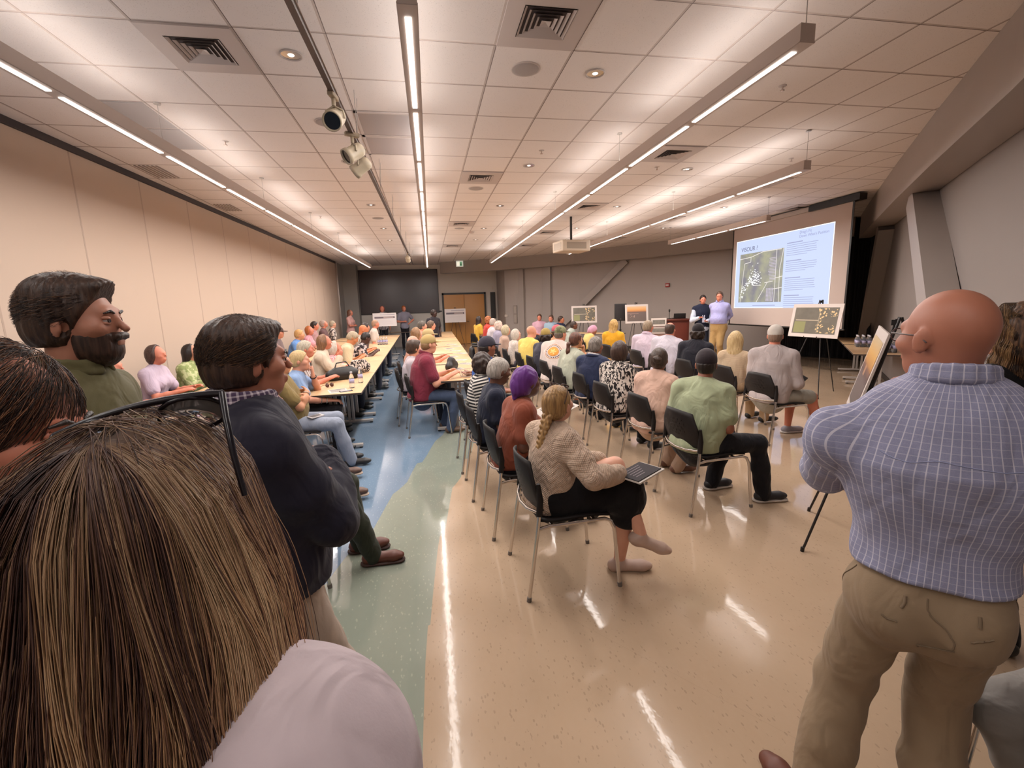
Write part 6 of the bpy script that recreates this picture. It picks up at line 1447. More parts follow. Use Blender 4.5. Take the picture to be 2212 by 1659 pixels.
{'x': -1.497, 'y': 5.12, 'top': 1.313, 'hd': 82, 'head': 64, 'lean': -8, 'fat': 1.15, 'skin': 'c08866', 'hair': ('short', '3a2a22', '5c4436'), 'shirt': ('7d6a42', 'short'), 'pants': ('848a98', 'long'), 'shoes': '201c1c', 'arms': 'cross', 'px': (-1.5, 5.1), 'h': 0.009, 'footR': (0.09, 0.58, 0.09, 0.1, 1, 0), 'footL': (-0.12, 0.5, 0.09, 0, 1, 0), 'label': 'man in an olive T-shirt with crossed arms and pale jeans', 'who': 'the olive T-shirt man with crossed arms'},
{'x': -1.564, 'y': 5.75, 'top': 1.26, 'hd': 80, 'head': 84, 'lean': 10, 'skin': 'c99076', 'hair': ('short', 'a58a60', 'c4aa7c'), 'shirt': ('7c92b4', 'short'), 'pants': ('1a181c', 'long'), 'armR': {'p': (0.2, 0.4, 0.66), 'n': (0, 0, -1)}, 'armL': 'chin', 'px': (-1.62, 5.75), 'h': 0.009, 'label': 'tan-haired person in a light blue polo with a black wristwatch', 'who': 'the person in the light blue polo'},
{'x': -1.617, 'y': 6.6, 'top': 1.325, 'hd': 80, 'head': 78, 'lean': 12, 'fem': True, 'skin': 'c27a62', 'hair': ('short', '8f8676', 'bdb29e'), 'shirt': ('b5a8a4', 'short', 'vstripe', '5c4a44'), 'pants': ('2a2830', 'long'), 'arms': 'table', 'px': (-1.78, 6.6), 'label': 'grey-haired person with a patterned lanyard and striped top', 'who': 'the grey-haired person with the lanyard'},
{'x': -1.559, 'y': 7.6, 'top': 1.349, 'hd': 84, 'head': 66, 'lean': 12, 'fem': True, 'skin': 'c27a62', 'hair': ('long', '5c4030', '8a6444'), 'shirt': ('c9b8a4', 'long'), 'coat': 0.02, 'armR': {'p': (0.06, 0.34, 0.98), 'n': (-1, 0, 0), 'd': (0, 0.3, 1)}, 'armL': 'table', 'px': (-1.74, 7.6), 'label': 'brown-haired woman in an ivory cardigan leaning on her elbows', 'who': 'the woman in the ivory cardigan'},
{'x': -1.454, 'y': 7.95, 'top': 1.203, 'hd': 84, 'head': 70, 'lean': 10, 'fem': True, 'skin': 'c27a62', 'hair': ('bob', 'a79c90', 'd2c8bc'), 'shirt': ('b0404c', 'short', 'dots', 'd8a8a8'), 'arms': 'table', 'px': (-1.66, 8.15), 'label': 'white-haired person in a red floral blouse beyond the ivory cardigan', 'who': 'the person in the red floral blouse'},
{'x': -1.299, 'y': 9.2, 'top': 1.321, 'hd': 80, 'head': 80, 'lean': 30, 'hp': 34, 'fat': 1.1, 'skin': 'b87a54', 'hair': ('short', '8a7a64', 'b0a088'), 'shirt': ('c9b898', 'short'), 'arms': 'table', 'px': (-1.72, 9.2), 'label': 'man in a cream polo bowing his grey head over the table', 'who': 'the man in the cream polo'},
{'x': -1.327, 'y': 11.0, 'top': 1.386, 'hd': 84, 'head': 70, 'lean': 22, 'hp': 28, 'skin': 'b86e48', 'hair': ('none',), 'shirt': ('b5a494', 'short', 'vstripe', '4a3a36'), 'arms': 'table', 'px': (-1.7, 11.0), 'label': 'bald orange-skinned man in a dark vest and pale shirt looking down', 'who': 'the bald man in the dark vest'},
{'x': -1.365, 'y': 12.2, 'top': 1.395, 'hd': 84, 'head': 70, 'lean': 8, 'skin': 'b87c62', 'hair': ('short', '1c1412', '33241e'), 'shirt': ('5a4c4c', 'short'), 'px': (-1.66, 12.2), 'label': 'person with short dark hair behind the bald man at the table', 'who': 'the person with short dark hair'},
{'x': -1.625, 'y': 12.6, 'top': 1.345, 'hd': 84, 'head': 70, 'lean': 8, 'fem': True, 'skin': 'c99076', 'hair': ('bob', '4a2a20', '6b3e2c'), 'shirt': ('a89a8c', 'short'), 'px': (-1.76, 12.95), 'label': 'person with dark reddish hair behind the bald man', 'who': 'the person with dark reddish hair'},
{'x': -1.061, 'y': 10.2, 'top': 1.255, 'hd': 84, 'head': 60, 'lean': 28, 'hp': 26, 'skin': '4a3028', 'hair': ('buzz', '1a1412', '241a16'), 'shirt': ('c4b4b0', 'short', 'block', '2a2226'), 'arms': 'table', 'px': (-1.55, 10.15), 'label': 'dark-skinned person in a bold black and white shirt bent over the table', 'who': 'the person in the bold black and white shirt'},
{'x': -1.311, 'y': 14.0, 'top': 1.422, 'hd': 84, 'head': 70, 'lean': 10, 'skin': 'c27a62', 'hair': ('buzz', '8a6a54', 'a07e66'), 'shirt': ('c9bcb2', 'short'), 'px': (-1.62, 14.0), 'label': 'pink-faced man in a white shirt in front of the banner board', 'who': 'the pink-faced man in white'},
{'x': -3.268, 'y': 5.4, 'top': 1.322, 'hd': 90, 'head': 90, 'lean': 8, 'fem': True, 'skin': 'c27a62', 'hair': ('short', '3a2a22', '5c4436'), 'shirt': ('c8342e', 'short'), 'arms': 'table', 'label': 'person in a bright red knit top by the partition wall', 'who': 'the person in bright red'},
{'x': -3.297, 'y': 6.3, 'top': 1.364, 'hd': 90, 'head': 92, 'lean': 8, 'fem': True, 'skin': 'c27a62', 'hair': ('bob', '33241f', '54403a'), 'shirt': ('b4a4b4', 'short'), 'arms': 'table', 'label': 'woman with a dark bob in a lavender T-shirt by the partition wall', 'who': 'the woman in the lavender T-shirt'},
{'x': -3.271, 'y': 7.1, 'top': 1.313, 'hd': 88, 'head': 76, 'lean': 10, 'fem': True, 'skin': 'c99076', 'hair': ('long', '17110f', '2a1f1b'), 'shirt': ('84905c', 'long', 'camo', 'a8ac80'), 'coat': 0.024, 'topname': 'jacket', 'arms': 'table', 'label': 'woman with long black hair in a green camouflage jacket', 'who': 'the woman in the green camouflage jacket'},
{'x': -3.263, 'y': 7.9, 'top': 1.223, 'hd': 88, 'head': 70, 'lean': 10, 'skin': 'c99076', 'hair': ('short', '3a2a22', '5c4436'), 'shirt': ('5a7296', 'short'), 'arms': 'table', 'label': 'person in a denim blue shirt next to the camouflage jacket', 'who': 'the person in denim blue'},
{'x': -3.154, 'y': 10.6, 'top': 1.411, 'hd': 88, 'head': 80, 'lean': 8, 'skin': 'b87c62', 'hair': ('short', '1c1412', '33241e'), 'cap': ('4a3a34', 'cap'), 'shirt': ('6a5a5a', 'short'), 'label': 'person with dark hair and a cap at the row by the partition', 'who': 'the person in the cap by the partition'},
{'x': -2.964, 'y': 11.5, 'top': 1.314, 'hd': 88, 'head': 80, 'lean': 18, 'fat': 1.15, 'skin': 'c48c68', 'hair': ('short', 'a57c4c', 'c49a64'), 'shirt': ('5f84b8', 'short'), 'arms': 'table', 'label': 'fair-haired man in a cornflower blue shirt leaning forward', 'who': 'the man in cornflower blue'},
{'x': -3.017, 'y': 12.7, 'top': 1.347, 'hd': 88, 'head': 100, 'lean': 6, 'fem': True, 'skin': 'c27a62', 'hair': ('bob', '8a4a28', 'b06a3a'), 'shirt': ('b87480', 'short', 'vstripe', 'd0b0b4'), 'label': 'red-haired woman in a pink striped top by the partition', 'who': 'the red-haired woman in pink stripes'},
{'x': -3.129, 'y': 13.8, 'top': 1.441, 'hd': 88, 'head': 80, 'lean': 6, 'skin': 'c27a62', 'hair': ('short', '1c1412', '33241e'), 'shirt': ('8a5a5c', 'short', 'vstripe', 'c9b4b0'), 'label': 'dark-haired man in a striped shirt by the partition', 'who': 'the dark-haired man in the striped shirt'},
{'x': -3.14, 'y': 14.8, 'top': 1.456, 'hd': 88, 'head': 84, 'lean': 0, 'hp': -26, 'skin': 'c27a62', 'hair': ('short', '8a7468', 'a8948a'), 'shirt': ('5c4444', 'short'), 'label': 'grey-haired person with chin raised by the partition', 'who': 'the person with chin raised'},
{'x': -3.026, 'y': 15.8, 'top': 1.412, 'hd': 70, 'head': 60, 'lean': 6, 'skin': 'c09078', 'hair': ('buzz', '8a7c68', 'a59884'), 'shirt': ('c4b8ae', 'short', 'block', '4a4040'), 'label': 'man with a grey crew cut in a black and white patterned shirt', 'who': 'the crew-cut man in the patterned shirt'},
{'x': -2.945, 'y': 19.0, 'top': 1.744, 'kind': 'stand', 'hd': 100, 'head': 80, 'lean': 0, 'fem': True, 'skin': 'c27a62', 'hair': ('long', '5a3a2e', '7a5240'), 'shirt': ('c99a94', 'short'), 'pants': ('1c181a', 'long'), 'arms': 'belly', 'label': 'woman in a pink blouse standing with folded hands beside the silver post'},
{'x': -1.775, 'y': 19.6, 'top': 1.854, 'kind': 'stand', 'hd': 180, 'head': 180, 'lean': 0, 'skin': 'c27a62', 'hair': ('bob', '6a2a20', '8a3e2e'), 'shirt': ('b9aeb0', 'short'), 'pants': ('2a2830', 'long'), 'face': True, 'label': 'red-haired person standing behind the banner board'},
{'x': -0.923, 'y': 20.0, 'top': 1.848, 'kind': 'stand', 'hd': 175, 'head': 150, 'lean': 0, 'skin': 'c27a62', 'hair': ('short', '7a4426', 'a8643a'), 'shirt': ('7c7884', 'short'), 'pants': ('17151a', 'long'), 'armR': 'belly', 'armL': 'hip', 'face': True, 'label': 'person in a grey shirt and black trousers standing before the wall screen'},
{'x': 7.315, 'y': 11.28, 'top': 1.821, 'kind': 'stand', 'hd': 200, 'head': 205, 'lean': 0, 'skin': 'c27a62', 'hair': ('short', '1c1412', '33241e'), 'vest': '1a1e30', 'shirt': ('b9c0d0', 'long'), 'coat': 0.014, 'pants': ('1a1c28', 'long'), 'armR': {'p': (0.14, 0.26, 1.22), 'n': (0, 0, -1)}, 'armL': {'p': (-0.06, 0.27, 1.13), 'n': (0, 0, 1)}, 'face': True, 'label': 'presenter in a navy vest with a lanyard standing beside the lectern'},
{'x': 7.442, 'y': 10.755, 'top': 1.896, 'kind': 'stand', 'hd': 235, 'head': 225, 'lean': 0, 'fat': 1.22, 'skin': 'c27a62', 'hair': ('short', '3a2a22', '5c4436'), 'shirt': ('9c9ac4', 'long'), 'collar': '9c9ac4', 'tuck': True, 'pants': ('9a7c50', 'long'), 'arms': 'back', 'face': True, 'label': 'presenter in a lavender shirt and khaki trousers before the projection screen'},
{'x': 1.191, 'y': 0.87, 'top': 1.714, 'kind': 'stand', 'hd': 44, 'tw': 0, 'head': 8, 'lean': 1, 'fat': 0.92, 'shw': 1.2, 'hipf': 0.86, 'skin': 'a9705a', 'hair': ('none',), 'glasses': '4a3c3c', 'shirt': ('8788a2', 'half', 'shirtcheck', 'bdbac8'), 'coat': 0.022, 'collar': ('8788a2', 'shirtcheck', 'bdbac8'), 'colz': 0.03, 'tuck': True, 'pants': ('8a765f', 'long'), 'shoes': '5f3222', 'armL': {'p': (-0.05, 0.3, 1.33), 'pole': (-0.9, -0.15, -1.05), 'n': (0, -0.2, 1), 'curl': 1.3, 'd': (0.4, -0.1, 1)}, 'armR': {'p': (-0.14, 0.24, 1.08), 'n': (0, -1, -0.3)}, 'h': 0.0065, 'stance': 0.15, 'px': (1.285, 0.905), 'footL': (-0.2, -0.0, 0.085, -0.75, 0.65, 0), 'footR': (0.09, 0.06, 0.085, -0.4, 0.9, 0), 'shrug': -0.05, 'label': 'bald man with glasses in a blue checked dress shirt and khaki trousers'},
{'x': -0.535, 'y': 1.486, 'top': 1.685, 'kind': 'stand', 'hipf': 0.9, 'hd': 58, 'tw': 0, 'head': 52, 'lean': -3, 'fat': 1.12, 'skin': 'a8705a', 'hair': ('thick', '2e201a', '4a3428'), 'shirt': ('211f2c', 'long'), 'coat': 0.03, 'hem': 0.86, 'topname': 'blazer', 'jcollar': '211f2c', 'collar': ('c4b8c0', 'plaid', '4a3a52'), 'colz': 0.022, 'pants': ('a8988a', 'long'), 'shoes': '5c3a2a', 'arms': 'cross', 'h': 0.0065, 'face': True, 'brow': ('1c1412', '33241e'), 'label': 'man in a dark navy blazer with a plaid collar, arms folded, standing'},
{'x': -0.998, 'y': 1.541, 'top': 1.82, 'kind': 'stand', 'hd': 84, 'tw': 0, 'head': 84, 'lean': 0, 'skin': 'a9745e', 'hair': ('thick', '2a1c17', '4a3428'), 'beard': ('2a1c17', '4a342a'), 'shirt': ('5c563a', 'short'), 'collar': '5c563a', 'pants': ('2a2a30', 'long'), 'h': 0.0065, 'face': True, 'brow': ('1c1412', '33241e'), 'label': 'bearded man with swept-back dark hair in an olive polo, standing'},
{'x': -0.588, 'y': 0.741, 'top': 1.672, 'kind': 'stand', 'hd': 88, 'tw': 0, 'head': 84, 'lean': 2, 'fem': True, 'hp': 10, 'skin': 'b5735c', 'hair': ('bob', '1c1210', '33231d'), 'fringe': 0.008, 'shirt': ('4a4450', 'short'), 'pants': ('2a2a30', 'long'), 'h': 0.0065, 'face': True, 'brow': ('1c1412', '33241e'), 'label': 'person with dark brown hair at the edge, face turned toward the room'},
{'x': 2.503, 'y': 1.549, 'top': 1.641, 'kind': 'stand', 'hd': 20, 'head': -20, 'lean': 0, 'fem': True, 'skin': 'c99076', 'hair': ('wavy', '33231b', '6b4c34'), 'hairlen': 0.24, 'shirt': ('121012', 'long'), 'pants': ('17151a', 'long'), 'h': 0.009, 'label': 'woman with wavy brown highlighted hair in a black top behind the bald man'},
{'x': 1.98, 'y': 0.78, 'top': 1.24, 'hd': -92, 'lean': 6, 'fat': 1.1, 'skin': 'c99076', 'hair': ('short', '3a2a22', '5c4436'), 'shirt': ('5a5a64', 'short'), 'pants': ('7a7672', 'long'), 'label': 'person in grey jeans seated at the edge, only a knee showing', 'who': 'the grey-jeaned person at the edge', 'px': (2.06, 0.77), 'h': 0.009, 'footL': (-0.1, 0.24, 0.09, 0, 1, 0), 'footR': (0.1, 0.24, 0.09, 0, 1, 0)},
{'x': -1.02, 'y': 3.35, 'top': 1.26, 'hd': 86, 'head': 84, 'lean': 2, 'skin': 'b87c62', 'hair': ('short', '1c1412', '33241e'), 'shirt': ('3a3a40', 'short'), 'pants': ('2c2f24', 'long'), 'shoes': '5c2f22', 'sole': '3a2018', 'label': 'person in dark olive trousers and brown shoes behind the blazer', 'who': 'the olive-trousered person with brown shoes', 'px': (-1.06, 3.0), 'h': 0.009, 'footR': (0.06, 0.6, 0.09, 0.1, 1, 0), 'footL': (-0.14, 0.5, 0.09, 0, 1, 0)},
{'x': -1.3, 'y': 4.2, 'top': 1.26, 'hd': 84, 'head': 84, 'lean': 2, 'skin': 'b87c62', 'hair': ('short', '3a2a22', '5c4436'), 'shirt': ('5a6a8a', 'short'), 'pants': ('5c6a86', 'long'), 'shoes': '5a4034', 'sole': 'a89484', 'label': 'person in faded jeans and brown boots behind the blazer', 'who': 'the person in faded jeans and brown boots', 'px': (-1.62, 4.2), 'h': 0.0115, 'footR': (0.16, 0.84, 0.09, 0.1, 1, 0), 'footL': (-0.45, 0.78, 0.09, 0.1, 1, 0)},
]
BY = {}
for s_ in PEOPLE: BY[s_["label"]] = person(s_)
# ---------------------------------------------------------------- hair drawn strand by strand for the people close to the viewer
def palette(cols, n, rng, w=None):
    C = np.array([lin(c)[:3] for c in cols]); i = rng.choice(len(C), n, p=w); return C[i] * rng.uniform(.8, 1.2, (n, 1))
def swept(sp, n, cols, length=(.05, .1), lift=.012, tuft=0., dirv=(0, -1, -.25), low=-.05, w=None, name='hair_strand', seed=1, a0=.036, rad=.0005, ear=True):
    """strands combed over the skull from the hairline backwards"""
    rng = np.random.default_rng(seed); hv, Hm, hg = sp['hv'], sp['Hm'], sp['hg']
    c0 = V3(0, -.014, .028); rr = V3(.076 + lift, .098 + lift, .092 + lift)
    th = rng.uniform(0, 2 * PI, n * 5); zz = rng.uniform(-.95, 1, n * 5); q = np.sqrt(1 - zz * zz)
    U = np.stack([np.cos(th) * q, np.sin(th) * q, zz], 1); P = c0 + U * rr
    ok = (P[:, 1] < a0 + .58 * P[:, 2]) & (P[:, 2] > low)
    if ear: ok &= ~((np.abs(P[:, 0]) > .06) & (np.abs(P[:, 1] - .004) < .03) & (P[:, 2] < .01))
    P = P[ok][:n]; n = len(P); m = 9
    D = np.asarray(dirv, float) + rng.normal(0, .12, (n, 3)); ln = rng.uniform(*length, n)
    out = np.zeros((n, m, 3)); p = P.copy(); out[:, 0] = p
    for k in range(1, m):
        p = p + D * (ln / (m - 1))[:, None]
        u = (p - c0) / rr; nn = np.linalg.norm(u, axis=1, keepdims=True)
        s_ = 1 + (lift * .35 + tuft * (k / m) ** 2) * rng.uniform(.2, 1, (n, 1)) / .09 * (k / m)
        p = c0 + u / nn * rr * s_; out[:, k] = p
    W = np.einsum('ij,nmj->nmi', Hm, out * hg) + hv((0, 0, 0))
    return strands(name, W, rad, palette(cols, n, rng, w), strand_mat('hair_strand_tone'), sp['root'])
S_ = lambda key: [s for s in PEOPLE if key in s['label']][0]
swept(S_('bearded man'), 5000, ['1f1411', '33211a', '54392a', '7a5840'], (.05, .11), .013, .012, w=[.35, .35, .2, .1], seed=3)
swept(S_('dark navy blazer'), 5000, ['20140f', '35241b', '523a28', '7a5638'], (.05, .10), .016, .004, dirv=(.25, -1, -.35), w=[.35, .35, .2, .1], seed=4)
swept(S_('at the edge, face turned'), 5000, ['1e1210', '33211b', '5a3d2c', '8a6046'], (.09, .2), .014, .0, dirv=(.25, -.5, -.9), low=-.1, w=[.3, .3, .25, .15], seed=5, a0=.04, ear=False)
def hanging(sp, n, cols, length, wid, seed, w=None, wave=0., rad=.0008, face=50., c0=(0, -.02, .0), fly=0, topz=.128, name='hair_strand', shade_tone=None):
    """long hair: strands leave the parting on the crown, follow the head down and hang"""
    rng = np.random.default_rng(seed); hv, Hm, hg = sp['hv'], sp['Hm'], sp['hg']
    prof = np.array([(0, topz), (.03, topz - .004), (.062, topz - .022), (.088, topz - .055), (.103, topz - .10), (wid * .93, topz - .16), (wid, topz - .22), (wid * .99, topz - .29), (wid * .93, topz - .36), (wid * .84, topz - .44), (wid * .76, topz - .54)])
    keep = prof[:, 1] > topz - length; prof = prof[keep]
    m = 26; t = np.linspace(0, 1, m); s_ = np.concatenate([[0], np.cumsum(np.linalg.norm(np.diff(prof, axis=0), axis=1))]); 
    ph = R(180) + R(180 - face) * rng.uniform(-1, 1, n)        # azimuth, 0 = front
    st = rng.uniform(0, .45, n) ** 1.5 * (rng.random(n) < .55); en = rng.uniform(.82, 1., n)
    tt = st[:, None] + (en - st)[:, None] * t[None]
    rho = np.interp(tt * s_[-1], s_, prof[:, 0]); z = np.interp(tt * s_[-1], s_, prof[:, 1])
    depth = rng.uniform(.80, 1.0, n)[:, None]; depth = 1 - (1 - depth) * np.clip(tt * 2.5, 0, 1)
    clump = .5 + .5 * np.sin(ph * 23 + 3 * np.sin(ph * 7)); 
    a = ph[:, None] + .05 * np.sin(9 * tt + ph[:, None] * 13) + rng.normal(0, .02, (n, 1)) * tt * 3 + .06 * (np.round(ph * 9)[:, None] / 9 - ph[:, None]) * tt * 8
    rho = rho * depth * (1 + .04 * clump[:, None] * tt) + wave * np.sin(34 * tt + ph[:, None] * 5) * tt
    # the parting: strands start spread along a short line from front to back
    part = rng.uniform(-.02, .07, n)[:, None] * np.clip(1 - tt * 2.2, 0, 1)
    X = np.stack([rho * np.sin(a) * .95, rho * np.cos(a) * 1.06 + part, z], -1) + np.asarray(c0)
    if fly:
        k = rng.choice(n, fly, replace=False); X[k] += (rng.normal(0, .022, (fly, 1, 3)) * (np.linspace(0, 1, m) ** 1.5)[None, :, None]) + (X[k] - X[k].mean(1, keepdims=True)) * .06
    W = np.einsum('ij,nmj->nmi', Hm, X * hg) + hv((0, 0, 0))
    C = np.array([lin(c)[:3] for c in cols])
    v = np.clip(.5 + .38 * np.sin(ph * 11 + 1.3) * np.sin(ph * 5.) + rng.normal(0, .22, n) + (shade_tone(ph) if shade_tone else 0), 0, .999)
    i0 = (v * (len(C) - 1)); lo = np.floor(i0).astype(int); f = (i0 - lo)[:, None]; base = C[lo] * (1 - f) + C[np.minimum(lo + 1, len(C) - 1)] * f
    root = lin(cols[0])[:3]; k = np.clip(.25 + tt * 1.9, 0, 1)[..., None]
    cc = base[:, None] * k + np.array(root) * (1 - k)
    return strands(name, W, rad, cc * rng.uniform(.85, 1.15, (n, 1, 1)), strand_mat('hair_strand_tone'), sp['root'])
# the blond woman right in front
FB = dict(shw=.92, shrug=.045, x=-.255, y=.425, top=1.605, kind='stand', hd=6, tw=4, head=2, lean=3, fem=True, skin='c08a74', hair=('none',), shirt=('b5a6aa', 'long'), coat=.03, pants=('2a2830', 'long'), label='woman with long highlighted blond hair and a white blouse, glasses pushed up on her head', h=.0065, folds=.007)
person(FB); PEOPLE.append(FB)
hv, Hm = FB['hv'], FB['Hm']
he_ = lambda c, r, k=.03: ell(hv(c), r, Hm, k)
sdf_obj('hair', [he_((0, -.02, .025), (.086, .112, .096)), cone(hv((0, -.03, 0)), hv((0, -.045, -.16)), .096, .112, None, 1, .05), cone(hv((0, -.045, -.16)), hv((0, -.05, -.38)), .112, .085, None, 1, .05)], .007, hair_mat('2a1c17', '5a3f2e'), FB['root'], -.022,
        cuts=[lambda G: ((G - hv((0, 0, 0))) @ Hm)[..., 1] - .02 - .5 * np.maximum(((G - hv((0, 0, 0))) @ Hm)[..., 2], 0)])
hanging(FB, 15000, ['3a2826', '523831', '785746', 'a07a5c', 'bb9570', 'c9a884'], .60, .132, 11, face=42, fly=220, shade_tone=lambda ph: .50 * np.abs(np.sin(ph - .25)) - .30, rad=.00042)  # centre-back strands coloured darker to stand for the shade there
# her glasses
GP = plain('glasses_black', '15121a', .25)
gr = Hm @ roty(R(-12)) @ rotx(R(38)); gc = hv((.0, .035, .128))
gv = lambda x, y, z: gc + gr @ V3(x, y, z)
t = link('glasses', (lambda m: (m.tube([gv(x, .002 - .9 * x * x, .018 - 1.2 * x * x + .0) for x in np.linspace(-.072, .072, 17)], .0032, 8), m)[1])(MB()).mesh('glasses'), GP, FB['root'])
for sd in (-1, 1):
    m = MB(); m.tube([gv(sd * .036 + .028 * math.cos(a), -.002, -.004 + .021 * math.sin(a)) for a in np.linspace(0, 2 * PI, 21)], .0022, 7); m.build('lens_rim', GP, t)
    m = MB(); m.lathe([(0, 0), (.027, 0), (.027, .0008), (0, .0008)], (0, 0, 0), 20); Ml = gr @ rotx(PI / 2); m.v = [tuple(gv(sd * .036, -.002, -.004) + Ml @ np.array([v[0], v[1] * .78, v[2]])) for v in m.v]; m.build('lens', CLEAR, t)
    m = MB(); m.tube([gv(sd * .071, -.003, .012), gv(sd * .076, -.03, .008), gv(sd * .078, -.06, -.008), gv(sd * .076, -.085, -.035)], [.0035, .003, .0028, .0024], 7); m.build('temple_arm', GP, t)
RW = S_('wavy brown highlighted')
hanging(RW, 6000, ['22160f', '38261c', '5a3f2c', '94704a', 'a8845a'], .42, .118, 12, face=55, wave=.010, rad=.0006)
# ---------------------------------------------------------------- things people hold or wear
BWm = S_('long blond braid'); a = BWm['arms'][1][2]
t = empty('booklet', (a[0] + .13, a[1] - .02, a[2] + .01), R(-62), 'dark booklet with white pages held by the braided woman', 'booklet')
m = MB(); m.box((-.085, -.12, -.012), (.085, .12, -.002)); m.build('page_block', plain('paper_white', 'c9c0b8', .8), t, rot=(.1, 0, 0)); m = MB(); m.box((-.084, -.118, -.0015), (.072, .105, .004)); m.build('cover', plain('cover_dark', '1c1218', .85), t, rot=(.1, 0, 0))
m = MB()
for k in range(5): m.box((-.06 + .022 * k, -.08, .0042), (-.056 + .022 * k, .06 - .015 * k, .0048))
m.build('cover_lettering', plain('cover_ink', '7a6a70', .6), t, rot=(.1, 0, 0))
hvb = BWm['hv']
m = MB()
for sd in (-1, 1):
    q = [hvb((sd * .038 + .026 * math.cos(b), .045 - .012 * math.sin(b), .112 + .014 * math.sin(b))) for b in np.linspace(0, 2 * PI, 15)]; m.tube(q, .004, 6); m.tube([hvb((sd * .064, .04, .11)), hvb((sd * .086, -.01, .075)), hvb((sd * .088, -.05, .03))], .003, 6)
m.tube([hvb((-.012, .047, .112)), hvb((.012, .047, .112))], .004, 6); m.build('sunglasses', plain('tortoise', '3a221a', .25), BWm['root'])
PW_ = S_('purple head wrap'); a = PW_['arms'][1][2]; b_ = PW_['arms'][-1][2]
paper(.98, 3.5, R(-75), 'open printed papers on the lap of the woman in the purple head wrap', w=.34, l=.28, z=.86, tilt=(.35, 0, R(-80)))
OM = S_('olive T-shirt with crossed'); j = OM['joints'][1]
m = MB(); m.box((-.04, -.08, 0), (.04, .08, .012), bev=.004); p_ = OM['hm_world'] @ (j[0] * .45 + j[1] * .55) + V3(*OM['o'], .085); o = m.build('folded_leaflet', plain('leaflet', 'b9b2b0', .6)); o.location = p_; o.rotation_euler = (0, .1, R(-40)); tag(o, 'small printed leaflet on the knee of the olive T-shirt man', 'paper')
m = MB(); m.box((-.03, -.06, .0125), (.03, .06, .013)); m.build('printing', plain('ink_dark', '5a5250', .8), o)
def bracelet(sp, sd, f, r, col, name, label=None):
    e, w = sp['arms'][sd][1], sp['arms'][sd][2]; c = e + (w - e) * f; d = nrm(w - e); x = nrm(np.cross(d, V3(0, 0, 1))); y = np.cross(d, x)
    Mi = np.linalg.inv(sp['hm_world']); 
    m = MB(); m.tube([Mi @ (c + (x * math.cos(k) + y * math.sin(k)) * r - V3(*sp['o'], 0)) for k in np.linspace(0, 2 * PI, 17)], .006, 6); m.build(name, plain('brace_' + col, col, .3, .3), sp['root'])
LBp = S_('light blue polo'); bracelet(LBp, -1, .9, .034, '16161c', 'wristwatch'); bracelet(LBp, 1, .85, .034, 'b5a89a', 'bracelet'); bracelet(LBp, 1, .6, .04, '8a7c70', 'bracelet')
bracelet(OM, 1, .85, .034, 'a89c90', 'wristwatch')
# lanyard and vest of the presenter
V_ = S_('navy vest'); 

# seams, pockets and belt loops of the nearest clothes: thin stitched ridges lying on the cloth
def ridge(sp, part, pts, r, mat, name, n=14):
    o = [c for c in bpy.data.objects if c.parent == sp['root'] and c.name.split('.')[0] == part][0]; bpy.context.view_layer.update()
    q = []
    for i in range(len(pts) - 1):
        for k in range(n):
            p = Vector(pts[i]).lerp(Vector(pts[i + 1]), k / n); ok, loc, nr, _ = o.closest_point_on_mesh(p); q.append(loc + nr * r * .25)
    m = MB(); m.tube(q, r, 6); return m.build(name, mat, o)
BM = S_('bald man with glasses'); hz = BM['top'] * .525
KH = plain('khaki_seam', '74624e', .9); SH = plain('shirt_seam', '8a8fae', .9)
for sd in (-1, 1):
    ridge(BM, 'trousers', [(sd * .135, -.25, hz - .005), (sd * .055, -.28, hz - .02)], .0022, KH, 'pocket_welt')
    ridge(BM, 'trousers', [(sd * .175, -.05, hz + .06), (sd * .2, .06, hz - .09)], .002, KH, 'pocket_seam')
    ridge(BM, 'trousers', [(sd * .07, -.25, hz + .085), (sd * .07, -.25, hz + .03)], .004, KH, 'belt_loop', 6)
ridge(BM, 'trousers', [(0, -.25, hz + .085), (0, -.27, hz - .06), (0, -.2, hz - .13)], .002, KH, 'seat_seam')
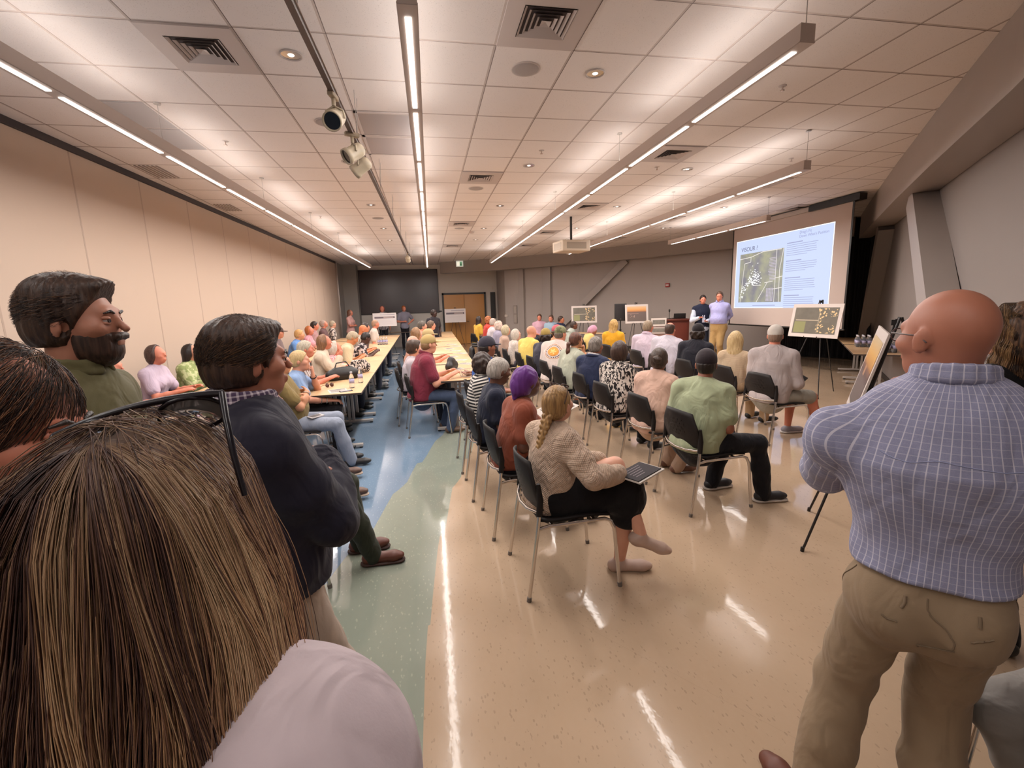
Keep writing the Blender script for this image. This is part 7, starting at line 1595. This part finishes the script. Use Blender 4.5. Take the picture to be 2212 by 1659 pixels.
ridge(BM, 'shirt', [(-.2, -.2, 1.335), (-.1, -.22, 1.325), (.1, -.22, 1.325), (.2, -.2, 1.335)], .0013, SH, 'yoke_seam')

WC = S_('light grey T-shirt'); a = WC['arms'][1][2]
m = MB(); m.box((-.11, -.15, -.008), (.11, .15, .008), bev=.003); o = m.build('folder', plain('folder_black', '1f1b1c', .5)); o.location = (a[0] + .08, a[1] - .02, a[2] + .03); o.rotation_euler = (.5, .5, R(-60)); tag(o, 'black folder held by the man in the white cap', 'folder')
# ---------------------------------------------------------------- camera, world, view
place_chairs()
cd = bpy.data.cameras.new('camera'); cam = bpy.data.objects.new('camera', cd); COL.objects.link(cam)
yw, pt_, rl = R(10.23), R(9.76), R(1.84)
f_ = Vector((math.sin(yw) * math.cos(pt_), math.cos(yw) * math.cos(pt_), -math.sin(pt_))); r0 = Vector((math.cos(yw), -math.sin(yw), 0)); d0 = f_.cross(r0)
rt_ = r0 * math.cos(rl) + d0 * math.sin(rl); dn_ = -r0 * math.sin(rl) + d0 * math.cos(rl)
M = Matrix((rt_, -dn_, -f_)).transposed().to_4x4(); M.translation = Vector(CAM); cam.matrix_world = M
cd.sensor_fit = 'HORIZONTAL'; cd.sensor_width = 36.; cd.lens = 983.8 / 2212 * 36.; cd.clip_start = .03; cd.clip_end = 200
SC.camera = cam
w = bpy.data.worlds.new('world'); SC.world = w; w.use_nodes = True; w.node_tree.nodes['Background'].inputs[0].default_value = (1., .88, .8, 1); w.node_tree.nodes['Background'].inputs[1].default_value = .05
SC.view_settings.view_transform = 'Standard'; SC.view_settings.look = 'None'; SC.view_settings.exposure = EXPO; SC.view_settings.gamma = 1.; SC.view_settings.use_curve_mapping = False
SC.cycles.max_bounces = 6; SC.cycles.diffuse_bounces = 4; SC.cycles.glossy_bounces = 3; SC.cycles.transmission_bounces = 4; SC.cycles.transparent_max_bounces = 8
SC.cycles.adaptive_threshold = .02; SC.cycles.caustics_reflective = False; SC.cycles.caustics_refractive = False; SC.cycles.sample_clamp_indirect = 5.; SC.cycles.sample_clamp_direct = 3.5
